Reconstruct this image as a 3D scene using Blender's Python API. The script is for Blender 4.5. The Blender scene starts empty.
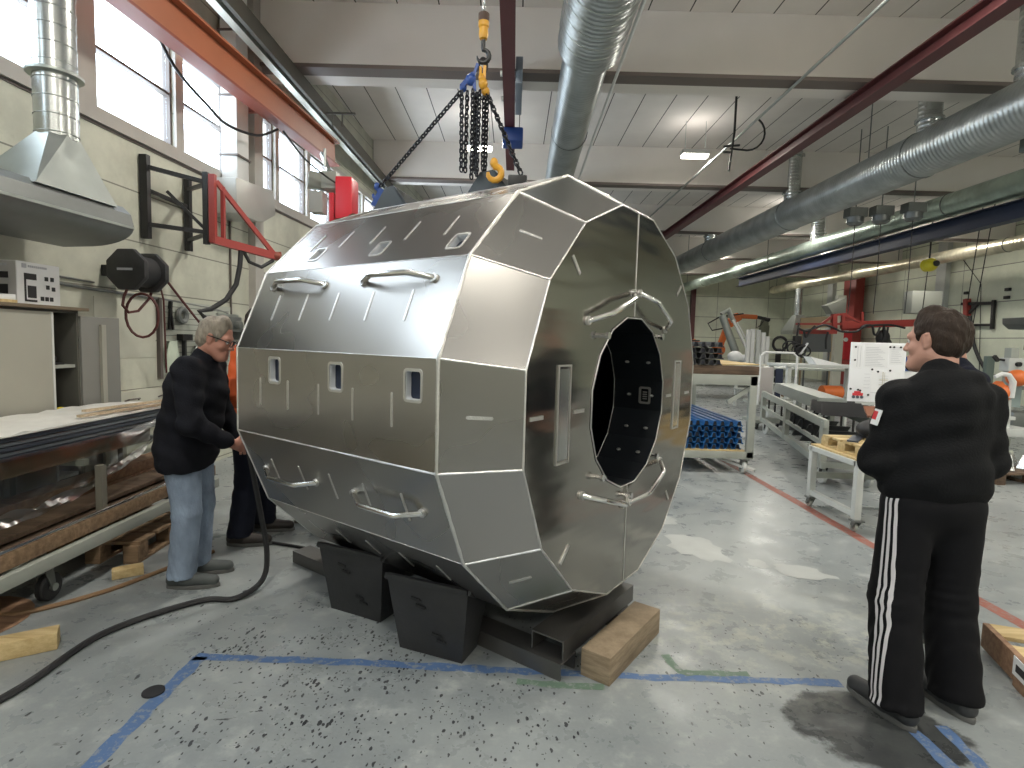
import bpy, math, random
import numpy as np
from mathutils import Vector as V, Matrix
random.seed(4)
PI = math.pi
SC = bpy.context.scene
COL = SC.collection
# ---------------------------------------------------------------- camera
F_PX, PITCH, ROLL, CAM_H = 553.35, 0.078, 0.027, 1.6
cam_d = bpy.data.cameras.new('camera')
cam_d.sensor_fit = 'HORIZONTAL'; cam_d.sensor_width = 36.0
cam_d.lens = 36.0 * F_PX / 1024.0
cam_d.clip_start = 0.05; cam_d.clip_end = 200
cam = bpy.data.objects.new('camera', cam_d); COL.objects.link(cam)
_r0 = V((1, 0, 0)); _u0 = V((0, math.sin(PITCH), math.cos(PITCH))); _f = V((0, math.cos(PITCH), -math.sin(PITCH)))
_r = _r0 * math.cos(ROLL) + _u0 * math.sin(ROLL); _u = _u0 * math.cos(ROLL) - _r0 * math.sin(ROLL)
cam.matrix_world = Matrix(((_r.x, _u.x, -_f.x, 0), (_r.y, _u.y, -_f.y, 0), (_r.z, _u.z, -_f.z, CAM_H), (0, 0, 0, 1)))
SC.camera = cam
# ---------------------------------------------------------------- sky, exposure
world = bpy.data.worlds.new('overcast_sky'); SC.world = world
world.use_nodes = True
_bg = world.node_tree.nodes['Background']
_bg.inputs[0].default_value = (0.93, 0.97, 1.0, 1); _bg.inputs[1].default_value = 13.0
SC.view_settings.view_transform = 'Standard'; SC.view_settings.look = 'None'
SC.view_settings.gamma = 1.0; SC.view_settings.use_curve_mapping = False
SC.view_settings.exposure = 0.0
LAMP_W = 105.0          # watts of one ceiling strip light
ROOM_Z = 6.06
SLOPE = 0.058           # the window wall runs 3.3 degrees off the hall's axis
ML = Matrix.Translation((-4.06, 0, 0)) @ Matrix.Rotation(-math.atan(SLOPE), 4, 'Z')   # local: x into room, y along wall


def area_light(name, loc, size, sy, power, color, direction, portal=False):
    d = bpy.data.lights.new(name, 'AREA'); d.shape = 'RECTANGLE'; d.size = size; d.size_y = sy
    d.energy = power; d.color = color
    if portal: d.cycles.is_portal = True
    o = bpy.data.objects.new(name, d); COL.objects.link(o)
    o.location = loc
    o.rotation_euler = V(direction).to_track_quat('-Z', 'Y').to_euler()
    return o


WINDOWS = [(-5.2, -4.2), (-4.05, -3.05), (-2.9, -1.9), (-0.9, 0.1), (0.25, 1.25), (1.4, 2.4), (3.15, 4.83), (5.08, 6.14), (6.27, 7.17), (7.86, 8.34),
           (8.45, 9.42), (9.55, 10.55), (11.2, 12.2), (12.35, 13.35), (13.5, 14.5), (15.6, 16.6), (16.75, 17.75)]
WZ0, WZ1 = 3.57, 4.66
for a_, b_ in WINDOWS:
    p_ = ML @ V((-0.16, (a_ + b_) / 2, (WZ0 + WZ1) / 2))
    area_light('daylight_portal', p_, b_ - a_, WZ1 - WZ0, 1, (1, 1, 1), ML.to_3x3() @ V((1, 0, 0)), True)


# ---------------------------------------------------------------- mesh helpers
class MB:
    def __init__(s, M=None):
        s.v = []; s.f = []; s.M = M

    def add(s, vs, fs, M=None):
        n = len(s.v)
        for p in vs:
            p = V(p)
            if M is not None: p = M @ p
            if s.M is not None: p = s.M @ p
            s.v.append(p)
        s.f += [tuple(i + n for i in f) for f in fs]
        return s

    def box(s, a, b, M=None):
        x0, y0, z0 = a; x1, y1, z1 = b
        vs = [(x0, y0, z0), (x1, y0, z0), (x1, y1, z0), (x0, y1, z0), (x0, y0, z1), (x1, y0, z1), (x1, y1, z1), (x0, y1, z1)]
        return s.add(vs, [(3, 2, 1, 0), (4, 5, 6, 7), (0, 1, 5, 4), (1, 2, 6, 5), (2, 3, 7, 6), (3, 0, 4, 7)], M)

    def bar(s, p, q, w, h=None, up=(0, 0, 1), M=None):
        """box-section bar from p to q, w wide, h high"""
        h = h or w; p = V(p); q = V(q); d = (q - p).normalized(); up = V(up)
        if abs(d.dot(up)) > .98: up = V((0, 1, 0))
        x = d.cross(up).normalized() * w / 2; z = x.cross(d).normalized() * h / 2
        vs = [p - x - z, p + x - z, p + x + z, p - x + z, q - x - z, q + x - z, q + x + z, q - x + z]
        return s.add(vs, [(0, 1, 2, 3)[::-1][::-1], (7, 6, 5, 4), (1, 0, 4, 5), (2, 1, 5, 6), (3, 2, 6, 7), (0, 3, 7, 4)], M)

    def tube(s, pts, r, n=10, closed=False, M=None):
        pts = [V(p) for p in pts]; m = len(pts); rs = r if isinstance(r, (list, tuple)) else [r] * m
        vs = []; fs = []; prev = None
        for i, p in enumerate(pts):
            if closed: t = (pts[(i + 1) % m] - pts[i - 1])
            else: t = (pts[min(i + 1, m - 1)] - pts[max(i - 1, 0)])
            t.normalize()
            if prev is None:
                a = V((0, 0, 1)) if abs(t.z) < .9 else V((0, 1, 0))
                x = t.cross(a).normalized()
            else:
                x = (prev - t * prev.dot(t)).normalized()
            prev = x; y = t.cross(x)
            for k in range(n):
                an = 2 * PI * k / n
                vs.append(p + (x * math.cos(an) + y * math.sin(an)) * rs[i])
        for i in range(m if closed else m - 1):
            for k in range(n):
                a0 = i * n + k; a1 = i * n + (k + 1) % n; j = (i + 1) % m
                fs.append((a0, a1, j * n + (k + 1) % n, j * n + k))
        if not closed:
            fs.append(tuple(range(n))[::-1]); fs.append(tuple((m - 1) * n + k for k in range(n)))
        return s.add(vs, fs, M)

    def cyl(s, p, q, r, n=16, r2=None, M=None):
        return s.tube([p, q], [r, r if r2 is None else r2], n, M=M)

    def lathe(s, prof, c=(0, 0, 0), n=20, M=None):
        vs = []; fs = []; m = len(prof)
        for r, z in prof:
            for k in range(n):
                an = 2 * PI * k / n
                vs.append((c[0] + r * math.cos(an), c[1] + r * math.sin(an), c[2] + z))
        for i in range(m - 1):
            for k in range(n):
                fs.append((i * n + k, i * n + (k + 1) % n, (i + 1) * n + (k + 1) % n, (i + 1) * n + k))
        fs.append(tuple(range(n))[::-1]); fs.append(tuple((m - 1) * n + k for k in range(n)))
        return s.add(vs, fs, M)

    def prism(s, poly, dvec, M=None):
        """extrude a planar 3-D polygon along dvec"""
        poly = [V(p) for p in poly]; d = V(dvec); n = len(poly)
        vs = poly + [p + d for p in poly]
        fs = [tuple(range(n))[::-1], tuple(range(n, 2 * n))] + [(i, (i + 1) % n, n + (i + 1) % n, n + i) for i in range(n)]
        return s.add(vs, fs, M)

    def ring(s, outer, inner, dvec, M=None):
        """flat ring between two polygons with equal counts, thickness dvec"""
        o = [V(p) for p in outer]; i_ = [V(p) for p in inner]; d = V(dvec); n = len(o)
        vs = o + i_ + [p + d for p in o] + [p + d for p in i_]
        fs = []
        for k in range(n):
            j = (k + 1) % n
            fs += [(k, n + k, n + j, j), (2 * n + k, 2 * n + j, 3 * n + j, 3 * n + k), (k, j, 2 * n + j, 2 * n + k), (n + k, 3 * n + k, 3 * n + j, n + j)]
        return s.add(vs, fs, M)

    def ell(s, c, r, n=14, m=9, R=None, M=None):
        vs = []; fs = []
        for i in range(1, m):
            t = PI * i / m
            for k in range(n):
                a = 2 * PI * k / n
                p = V((r[0] * math.sin(t) * math.cos(a), r[1] * math.sin(t) * math.sin(a), r[2] * math.cos(t)))
                if R is not None: p = R @ p
                vs.append(V(c) + p)
        tp = V((0, 0, r[2])); bt = V((0, 0, -r[2]))
        if R is not None: tp = R @ tp; bt = R @ bt
        vs += [V(c) + tp, V(c) + bt]; T = len(vs) - 2; B = T + 1
        for k in range(n):
            j = (k + 1) % n
            fs.append((T, k, j)); fs.append((B, (m - 2) * n + j, (m - 2) * n + k))
            for i in range(m - 2):
                fs.append((i * n + k, (i + 1) * n + k, (i + 1) * n + j, i * n + j))
        return s.add(vs, fs, M)


ROOTM = {}


def mesh_obj(name, mb, mat, parent=None, bevel=0.0, smooth=35, recalc=True):
    """link a mesh made in world coordinates as ONE object (local to its parent's root)"""
    me = bpy.data.meshes.new(name)
    vs = mb.v
    if parent is not None:
        root = parent
        while root.parent: root = root.parent
        inv = ROOTM.get(root.name)
        if inv is None: inv = root.matrix_basis.inverted()
        vs = [inv @ p for p in vs]
    me.from_pydata([tuple(p) for p in vs], [], mb.f)
    me.validate(); me.update()
    if recalc:
        import bmesh
        bm = bmesh.new(); bm.from_mesh(me)
        bmesh.ops.recalc_face_normals(bm, faces=bm.faces)
        if bevel > 0:
            es = [e for e in bm.edges if len(e.link_faces) == 2 and e.calc_face_angle(0) > .6]
            if es: bmesh.ops.bevel(bm, geom=es, offset=bevel, segments=2, affect='EDGES', profile=.6, clamp_overlap=True)
        bm.to_mesh(me); bm.free()
    if smooth:
        me.shade_smooth(); me.set_sharp_from_angle(angle=math.radians(smooth))
    if mat: me.materials.append(mat)
    o = bpy.data.objects.new(name, me); COL.objects.link(o)
    if parent is not None: o.parent = parent
    return o


def tag(o, label, cat, group=None):
    o['label'] = label; o['category'] = cat
    if group: o['group'] = group
    return o


def thing(name, label, cat, loc=(0, 0, 0), rotz=0.0, group=None):
    o = bpy.data.objects.new(name, None); COL.objects.link(o)
    o.empty_display_size = .1
    o.location = loc; o.rotation_euler = (0, 0, rotz)
    ROOTM[o.name] = (Matrix.Translation(loc) @ Matrix.Rotation(rotz, 4, 'Z')).inverted()
    return tag(o, label, cat, group)


def solo(name, mb, mat, label, cat, group=None, **k):
    """a thing that is one mesh, its origin at the base of the mesh"""
    c = V((sum(p.x for p in mb.v) / len(mb.v), sum(p.y for p in mb.v) / len(mb.v), min(p.z for p in mb.v)))
    mb.v = [p - c for p in mb.v]
    o = mesh_obj(name, mb, mat, None, **k); o.location = c
    return tag(o, label, cat, group)


def struct(name, mb, mat, parent=None, **k):
    o = mesh_obj(name, mb, mat, parent, **k)
    if parent is None: o['kind'] = 'structure'
    return o


def dup(root, loc, rotz=0.0, label=None):
    r = root.copy(); COL.objects.link(r); r.location = loc; r.rotation_euler = (0, 0, rotz)
    if label: r['label'] = label
    for ch in list(root.children):
        c = ch.copy(); COL.objects.link(c); c.parent = r
        for g in list(ch.children):
            d = g.copy(); COL.objects.link(d); d.parent = c
    return r


# ---------------------------------------------------------------- materials
def mat(name, col, rough=.5, metal=0.0, var=0.0, vscale=3.0, bump=0.0, bscale=20.0, stretch=(1, 1, 1), rvar=0.0, spec=.5, bdist=.01, detail=4):
    m = bpy.data.materials.new(name); m.use_nodes = True
    nt = m.node_tree; b = nt.nodes['Principled BSDF']
    b.inputs['Base Color'].default_value = (*col, 1); b.inputs['Roughness'].default_value = rough
    b.inputs['Metallic'].default_value = metal; b.inputs['Specular IOR Level'].default_value = spec
    if var or bump or rvar:
        tc = nt.nodes.new('ShaderNodeTexCoord'); mp = nt.nodes.new('ShaderNodeMapping'); mp.inputs['Scale'].default_value = stretch
        nt.links.new(tc.outputs['Object'], mp.inputs['Vector'])
    if var or rvar:
        nz = nt.nodes.new('ShaderNodeTexNoise'); nz.inputs['Scale'].default_value = vscale; nz.inputs['Detail'].default_value = detail
        nt.links.new(mp.outputs[0], nz.inputs['Vector'])
    if var:
        mx = nt.nodes.new('ShaderNodeMix'); mx.data_type = 'RGBA'
        mx.inputs[6].default_value = (*[c * (1 - var) for c in col], 1); mx.inputs[7].default_value = (*[min(1, c * (1 + var)) for c in col], 1)
        nt.links.new(nz.outputs[0], mx.inputs[0]); nt.links.new(mx.outputs[2], b.inputs['Base Color'])
    if rvar:
        mr = nt.nodes.new('ShaderNodeMapRange'); mr.inputs[1].default_value = .3; mr.inputs[2].default_value = .7
        mr.inputs[3].default_value = max(.02, rough - rvar); mr.inputs[4].default_value = rough + rvar
        nt.links.new(nz.outputs[0], mr.inputs[0]); nt.links.new(mr.outputs[0], b.inputs['Roughness'])
    if bump:
        n2 = nt.nodes.new('ShaderNodeTexNoise'); n2.inputs['Scale'].default_value = bscale; n2.inputs['Detail'].default_value = 3
        nt.links.new(mp.outputs[0], n2.inputs['Vector'])
        bp = nt.nodes.new('ShaderNodeBump'); bp.inputs['Strength'].default_value = bump; bp.inputs['Distance'].default_value = bdist
        nt.links.new(n2.outputs[0], bp.inputs['Height']); nt.links.new(bp.outputs[0], b.inputs['Normal'])
    return m


class NT:
    """tiny node-graph writer"""
    def __init__(s, m): s.m = m; s.t = m.node_tree; s.b = s.t.nodes['Principled BSDF']
    def n(s, ty, **k):
        o = s.t.nodes.new(ty)
        for a, v in k.items(): setattr(o, a, v)
        return o
    def l(s, a, b): s.t.links.new(a, b)
    def math(s, op, a, b=None, c=None):
        o = s.n('ShaderNodeMath', operation=op)
        for i, x in enumerate((a, b, c)):
            if x is None: continue
            if isinstance(x, (int, float)): o.inputs[i].default_value = x
            else: s.l(x, o.inputs[i])
        return o.outputs[0]
    def smooth(s, x, lo, hi, a=0.0, b=1.0):
        o = s.n('ShaderNodeMapRange', interpolation_type='SMOOTHSTEP')
        s.l(x, o.inputs[0])
        for i, v in enumerate((lo, hi, a, b)): o.inputs[i + 1].default_value = v
        return o.outputs[0]
    def noise(s, vec, scale, detail=4, rough=.55):
        o = s.n('ShaderNodeTexNoise'); o.inputs['Scale'].default_value = scale; o.inputs['Detail'].default_value = detail
        o.inputs['Roughness'].default_value = rough
        s.l(vec, o.inputs['Vector']); return o.outputs[0]
    def mix(s, fac, a, b):
        o = s.n('ShaderNodeMix', data_type='RGBA')
        if isinstance(fac, (int, float)): o.inputs[0].default_value = fac
        else: s.l(fac, o.inputs[0])
        for i, x in ((6, a), (7, b)):
            if isinstance(x, tuple): o.inputs[i].default_value = (*x, 1)
            else: s.l(x, o.inputs[i])
        return o.outputs[2]
    def coords(s, scale=(1, 1, 1), rot=(0, 0, 0)):
        tc = s.n('ShaderNodeTexCoord'); mp = s.n('ShaderNodeMapping')
        mp.inputs['Scale'].default_value = scale; mp.inputs['Rotation'].default_value = rot
        s.l(tc.outputs['Object'], mp.inputs[0]); return mp.outputs[0]
    def sep(s, vec):
        o = s.n('ShaderNodeSeparateXYZ'); s.l(vec, o.inputs[0]); return o.outputs


def new_mat(name, rough=.5, metal=0.0):
    m = bpy.data.materials.new(name); m.use_nodes = True
    g = NT(m); g.b.inputs['Roughness'].default_value = rough; g.b.inputs['Metallic'].default_value = metal
    return m, g


def floor_mat():
    m, g = new_mat('painted_concrete', .34)
    c = g.coords(); x, y, z = g.sep(c)
    big = g.noise(c, .9, 6); mid = g.noise(c, 5, 6, .65); fine = g.noise(c, 60, 3)
    base = g.mix(g.smooth(big, .35, .68), (.215, .238, .247), (.325, .35, .35))
    base = g.mix(g.smooth(mid, .5, .75), base, (.385, .405, .40))
    base = g.mix(g.math('MULTIPLY', g.smooth(fine, .45, .8), .25), base, (.33, .34, .35))
    # chipped paint specks, thick in the working area
    def vor(scale, thr, keep, sx=1.0, rot=.5):
        cc = g.coords((scale, scale * sx, scale), (0, 0, rot))
        wob = g.n('ShaderNodeVectorMath', operation='ADD'); g.l(cc, wob.inputs[0])
        nn = g.n('ShaderNodeTexNoise'); nn.inputs['Scale'].default_value = scale * .9; nn.inputs['Detail'].default_value = 2; g.l(c, nn.inputs['Vector'])
        sc_ = g.n('ShaderNodeVectorMath', operation='SCALE'); g.l(nn.outputs['Color'], sc_.inputs[0]); sc_.inputs['Scale'].default_value = .55
        g.l(sc_.outputs[0], wob.inputs[1])
        v = g.n('ShaderNodeTexVoronoi', feature='F1'); v.inputs['Scale'].default_value = 1.0; v.inputs['Randomness'].default_value = 1.0
        g.l(wob.outputs[0], v.inputs['Vector'])
        sp = g.n('ShaderNodeSeparateColor'); g.l(v.outputs['Color'], sp.inputs[0])
        rad = g.math('MULTIPLY', sp.outputs[0], thr)
        inside = g.math('LESS_THAN', v.outputs['Distance'], rad)
        return inside, sp.outputs[1], keep
    def gauss(cx, cy, sx, sy, amp):
        dx = g.math('DIVIDE', g.math('SUBTRACT', x, cx), sx); dy = g.math('DIVIDE', g.math('SUBTRACT', y, cy), sy)
        r2 = g.math('ADD', g.math('MULTIPLY', dx, dx), g.math('MULTIPLY', dy, dy))
        return g.math('MULTIPLY', g.math('EXPONENT', g.math('MULTIPLY', r2, -1.0)), amp)
    dens = gauss(-.75, 2.45, .85, .6, 1.05)
    dens = g.math('ADD', dens, gauss(-1.2, 2.85, .7, .5, .22))
    dens = g.math('ADD', dens, gauss(1.2, 2.62, .55, .38, .42))
    dens = g.math('ADD', dens, gauss(.45, 2.15, .8, .35, .16))
    dens = g.math('MULTIPLY', dens, g.smooth(g.noise(c, 3.1, 3), .36, .62, .10, 1.0))
    sp = None
    for scale, thr, sx, rot in ((26, .25, .5, .7), (40, .32, .5, 1.0), (13, .13, 2.4, .75), (62, .36, .6, .4)):
        ins, rnd, _ = vor(scale, thr, 0, sx, rot)
        k = g.math('MULTIPLY', ins, g.math('LESS_THAN', rnd, dens))
        sp = k if sp is None else g.math('MAXIMUM', sp, k)
    # smears: stretched dark flakes
    ns = g.noise(g.coords((5, 16, 5), (0, 0, -.75)), 1.3, 5, .7)
    sm = g.math('MULTIPLY', g.smooth(ns, .655, .675), g.math('ADD', gauss(-1.0, 2.3, 1.0, .6, 1.0), gauss(1.5, 2.6, .7, .4, .8)))
    sp = g.math('MAXIMUM', sp, g.math('MINIMUM', sm, 1.0))
    col = g.mix(g.math('MULTIPLY', sp, .92), base, (.022, .023, .028))
    # black soaked stain in front of the standing man
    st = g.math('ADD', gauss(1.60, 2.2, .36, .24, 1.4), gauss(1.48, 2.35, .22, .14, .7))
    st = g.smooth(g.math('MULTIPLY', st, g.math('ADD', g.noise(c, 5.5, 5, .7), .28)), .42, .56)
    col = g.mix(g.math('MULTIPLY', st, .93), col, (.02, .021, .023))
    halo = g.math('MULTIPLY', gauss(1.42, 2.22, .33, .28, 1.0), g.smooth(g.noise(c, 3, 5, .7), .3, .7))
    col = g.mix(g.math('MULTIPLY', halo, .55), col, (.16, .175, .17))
    # worn yellowish grey traffic patches
    wr = g.math('MULTIPLY', gauss(1.5, 3.0, .8, .45, 1.0), g.smooth(g.noise(c, 7, 6, .75), .48, .6))
    col = g.mix(g.math('MULTIPLY', wr, .6), col, (.52, .53, .45))
    tr = g.smooth(g.noise(g.coords((1.2, 5, 1), (0, 0, .55)), 1.1, 5, .7), .56, .66)
    col = g.mix(g.math('MULTIPLY', tr, .35), col, (.25, .265, .27))
    g.l(col, g.b.inputs['Base Color'])
    g.b.inputs['Specular IOR Level'].default_value = .38
    rg = g.smooth(mid, .3, .75, .22, .5); g.l(rg, g.b.inputs['Roughness'])
    bp = g.n('ShaderNodeBump'); bp.inputs['Strength'].default_value = .12; bp.inputs['Distance'].default_value = .01
    g.l(mid, bp.inputs['Height']); g.l(bp.outputs[0], g.b.inputs['Normal'])
    return m


def panel_wall_mat(name, col, pitch, zoff, line=.018, vert=None, dirt=.25, rough=.55):
    """cream concrete panels with dark joints (heights in metres)"""
    m, g = new_mat(name, rough)
    c = g.coords(); x, y, z = g.sep(c)
    nz = g.noise(c, 1.3, 6, .65); n2 = g.noise(c, 14, 4)
    b = g.mix(g.smooth(nz, .35, .7), tuple(k * (1 - dirt) for k in col), col)
    b = g.mix(g.math('MULTIPLY', g.smooth(n2, .62, .75), .25), b, tuple(k * .6 for k in col))
    fr = g.math('FRACT', g.math('DIVIDE', g.math('ADD', z, zoff), pitch))
    ln = g.math('LESS_THAN', g.math('MULTIPLY', fr, pitch), line)
    if vert:
        fy = g.math('FRACT', g.math('DIVIDE', g.math('ADD', y, x), vert))
        ln = g.math('MAXIMUM', ln, g.math('LESS_THAN', g.math('MULTIPLY', fy, vert), line * .8))
    b = g.mix(g.math('MULTIPLY', ln, .75), b, (.10, .095, .08))
    g.l(b, g.b.inputs['Base Color'])
    return m


def ceiling_mat():
    m, g = new_mat('ceiling_planks', .8)
    c = g.coords(); x, y, z = g.sep(c)
    nz = g.noise(c, .7, 5)
    b = g.mix(g.smooth(nz, .3, .7), (.72, .675, .635), (.83, .785, .74))
    fr = g.math('FRACT', g.math('DIVIDE', x, .56))
    ln = g.math('LESS_THAN', fr, .032)
    b = g.mix(ln, b, (.075, .07, .065))
    g.l(b, g.b.inputs['Base Color'])
    return m


def alu_mat(name, axis_rot=0.0, base=(.435, .42, .40), rough=.28, bumpk=.16, wscale=(1, 1, 1)):
    m, g = new_mat(name, rough, 1.0)
    oi = g.n('ShaderNodeObjectInfo')
    c0 = g.coords(); 
    off = g.n('ShaderNodeVectorMath', operation='ADD'); g.l(c0, off.inputs[0])
    cmb = g.n('ShaderNodeCombineXYZ'); r = g.math('MULTIPLY', oi.outputs['Random'], 37.0)
    for i in range(3): g.l(r, cmb.inputs[i])
    g.l(cmb.outputs[0], off.inputs[1]); c = off.outputs[0]
    br = g.n('ShaderNodeMapping'); br.inputs['Rotation'].default_value = (0, 0, axis_rot); br.inputs['Scale'].default_value = (3, 3, 90)
    g.l(c, br.inputs[0])
    streak = g.noise(br.outputs[0], 2.2, 4, .7); blot = g.noise(c, 1.6, 2, .45); wm = g.n('ShaderNodeMapping'); wm.inputs['Scale'].default_value = wscale; g.l(c, wm.inputs[0]); wav = g.noise(wm.outputs[0], 1.7, 2, .4)
    rr = g.smooth(blot, .2, .85, rough - .03, rough + .04)
    g.l(rr, g.b.inputs['Roughness'])
    tone = g.math('ADD', .85, g.math('MULTIPLY', oi.outputs['Random'], .15))
    b = g.mix(g.smooth(blot, .25, .8), tuple(k * .93 for k in base), base)
    b2 = g.n('ShaderNodeVectorMath', operation='SCALE'); g.l(b, b2.inputs[0]); g.l(tone, b2.inputs['Scale'])
    g.l(b2.outputs[0], g.b.inputs['Base Color'])
    bp = g.n('ShaderNodeBump'); bp.inputs['Strength'].default_value = bumpk; bp.inputs['Distance'].default_value = .02
    g.l(wav, bp.inputs['Height'])
    g.l(bp.outputs[0], g.b.inputs['Normal'])
    return m


def duct_mat(name, col=(.42, .45, .45), freq=14.0, axis='Y', rough=.34):
    m, g = new_mat(name, rough, .85)
    c = g.coords()
    w = g.n('ShaderNodeTexWave', wave_type='BANDS', bands_direction=axis); w.inputs['Scale'].default_value = freq / 6.28 * 2; w.inputs['Distortion'].default_value = .3
    g.l(c, w.inputs['Vector'])
    nz = g.noise(c, 2.5, 4)
    g.l(g.mix(g.smooth(nz, .3, .7), tuple(k * .8 for k in col), tuple(min(1, k * 1.15) for k in col)), g.b.inputs['Base Color'])
    bp = g.n('ShaderNodeBump'); bp.inputs['Strength'].default_value = .35; bp.inputs['Distance'].default_value = .01
    g.l(w.outputs[0], bp.inputs['Height']); g.l(bp.outputs[0], g.b.inputs['Normal'])
    return m


def wood_mat(name, a, b, axis_scale=(1, 12, 12), rough=.75):
    m, g = new_mat(name, rough)
    c = g.coords(axis_scale)
    n1 = g.noise(c, 2.2, 6, .7); n2 = g.noise(g.coords(), 3, 4)
    k = g.mix(g.smooth(n1, .32, .7), a, b)
    k = g.mix(g.math('MULTIPLY', g.smooth(n2, .5, .75), .45), k, tuple(v * .55 for v in a))
    g.l(k, g.b.inputs['Base Color'])
    bp = g.n('ShaderNodeBump'); bp.inputs['Strength'].default_value = .3; bp.inputs['Distance'].default_value = .005
    g.l(n1, bp.inputs['Height']); g.l(bp.outputs[0], g.b.inputs['Normal'])
    return m


def glass_mat(name, alpha=.12, tint=(.9, .95, 1), rough=.08):
    m = bpy.data.materials.new(name); m.use_nodes = True; nt = m.node_tree
    out = nt.nodes['Material Output']; nt.nodes.remove(nt.nodes['Principled BSDF'])
    t = nt.nodes.new('ShaderNodeBsdfTransparent'); t.inputs[0].default_value = (*tint, 1)
    gl = nt.nodes.new('ShaderNodeBsdfGlossy'); gl.inputs['Roughness'].default_value = rough
    mx = nt.nodes.new('ShaderNodeMixShader'); mx.inputs[0].default_value = alpha
    nt.links.new(t.outputs[0], mx.inputs[1]); nt.links.new(gl.outputs[0], mx.inputs[2]); nt.links.new(mx.outputs[0], out.inputs[0])
    return m


def emit_mat(name, col, st):
    m = bpy.data.materials.new(name); m.use_nodes = True; b = m.node_tree.nodes['Principled BSDF']
    b.inputs['Base Color'].default_value = (*col, 1); b.inputs['Emission Color'].default_value = (*col, 1); b.inputs['Emission Strength'].default_value = st
    return m


M = {}
M['floor'] = floor_mat()
M['wall_l'] = panel_wall_mat('cream_panel_wall', (.62, .625, .525), .485, .445, .014)
M['wall_r'] = panel_wall_mat('pale_green_panel_wall', (.74, .77, .63), 1.2, .3, .03, 3.0, .12)
M['ceil'] = ceiling_mat()
M['beam'] = mat('pale_beam', (.82, .775, .73), .8, 0, .08, 1.2)
M['beam_flange'] = mat('brown_steel_flange', (.17, .14, .125), .6, 0, .1)
M['alu'] = alu_mat('brushed_aluminium')
M['alu_front'] = alu_mat('brushed_aluminium_plate', .5, (.47, .45, .41), .16, .9, (.55, .55, 2.6))
M['weld'] = mat('weld_bead', (.72, .71, .69), .38, 1.0, .1, 60, .6, 160, bdist=.004)
M['alu_tube'] = mat('bright_aluminium_tube', (.80, .80, .79), .2, 1.0, .06, 20)
M['socket'] = mat('pale_socket', (.62, .64, .66), .5, .25, .1, 20)
M['lug'] = mat('dark_lug_plate', (.035, .04, .04), .5, .2, .15, 5)
M['alu_dark'] = mat('dark_mill_steel', (.20, .20, .195), .38, .9, .25, 5, rvar=.1)
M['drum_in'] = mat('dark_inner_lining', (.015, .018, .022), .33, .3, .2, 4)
M['steel'] = mat('raw_steel', (.165, .16, .155), .42, .75, .35, 7, rvar=.12)
M['tub'] = mat('black_plastic', (.03, .03, .032), .5, 0, .3, 9, .15, 50)
M['galv'] = duct_mat('galvanised_spiral', (.44, .47, .47), 14)
M['galv_v'] = duct_mat('galvanised_upright', (.55, .58, .58), 14, 'Z', .26)
M['galv_flue'] = mat('bright_zinc_flue', (.55, .57, .56), .27, .9, .12, 5)
M['galv_flat'] = mat('galvanised_sheet', (.42, .45, .43), .4, .75, .18, 6, rvar=.08)
M['galv_dk'] = mat('dull_grey_hood', (.20, .21, .205), .4, .6, .15, 6)
M['green_duct'] = duct_mat('greenish_duct', (.50, .60, .54), 10)
M['cream_duct'] = duct_mat('cream_duct', (.66, .62, .48), 8)
M['orange'] = mat('orange_paint', (.38, .125, .06), .45, 0, .15, 2.5)
M['orange_dk'] = mat('rusty_red_flange', (.23, .05, .03), .55, 0, .2, 3)
M['red'] = mat('red_paint', (.33, .045, .038), .45, 0, .15, 3)
M['red_b'] = mat('bright_red_enamel', (.62, .02, .035), .4)
M['maroon'] = mat('maroon_steel', (.105, .03, .032), .5, 0, .2, 2)
M['rail'] = mat('zinc_rail', (.52, .52, .47), .4, .7, .15, 3)
M['rail_dk'] = mat('dark_rail_side', (.09, .085, .07), .6, .2, .2)
M['frame_w'] = mat('window_frame_paint', (.42, .40, .37), .6, 0, .12, 5)
M['frame_d'] = mat('window_gasket', (.13, .11, .10), .6)
M['glass'] = glass_mat('window_glass', .08)
M['film'] = glass_mat('cloudy_plastic_film', .2, (.72, .73, .68), .25)
M['lamp'] = emit_mat('lamp_diffuser', (1.0, .97, .84), 14)
M['white'] = mat('white_enamel', (.72, .73, .72), .45, 0, .06, 4)
M['black'] = mat('black_paint', (.016, .016, .017), .45, .1, .2)
M['rubber'] = mat('black_rubber', (.02, .02, .022), .6, 0, .2)
M['hose_red'] = mat('dark_red_hose', (.085, .02, .018), .55)
M['grey_post'] = mat('grey_green_paint', (.33, .35, .315), .5, 0, .12, 5)
M['post_br'] = mat('dirty_brown_grey_post', (.17, .16, .13), .6, 0, .2, 5)
M['grey_lt'] = mat('light_grey_paint', (.55, .57, .55), .5, 0, .1, 5)
M['cab'] = mat('olive_grey_locker', (.34, .335, .285), .5, 0, .08, 3)
M['cab_in'] = mat('locker_inside', (.10, .098, .085), .6)
M['cab_leaf'] = mat('locker_door_back', (.20, .20, .185), .55, 0, .1, 3)
M['timber'] = wood_mat('brown_timber', (.16, .10, .055), (.30, .20, .12))
M['timber_grey'] = wood_mat('weathered_beam', (.20, .15, .095), (.36, .28, .19), (2, 2, 14))
M['timber_y'] = wood_mat('fresh_pine', (.46, .33, .15), (.66, .52, .28))
M['lath'] = wood_mat('pale_lath', (.44, .34, .22), (.60, .50, .36))
M['timber_dk'] = wood_mat('dark_oiled_timber', (.07, .045, .03), (.15, .10, .065))
M['timber_red'] = wood_mat('reddish_pallet', (.20, .11, .065), (.33, .20, .12))
M['sheet_blue'] = mat('dark_blue_sheet_edges', (.095, .11, .14), .36, .6, .5, 3, stretch=(1, .2, 30))
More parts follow.
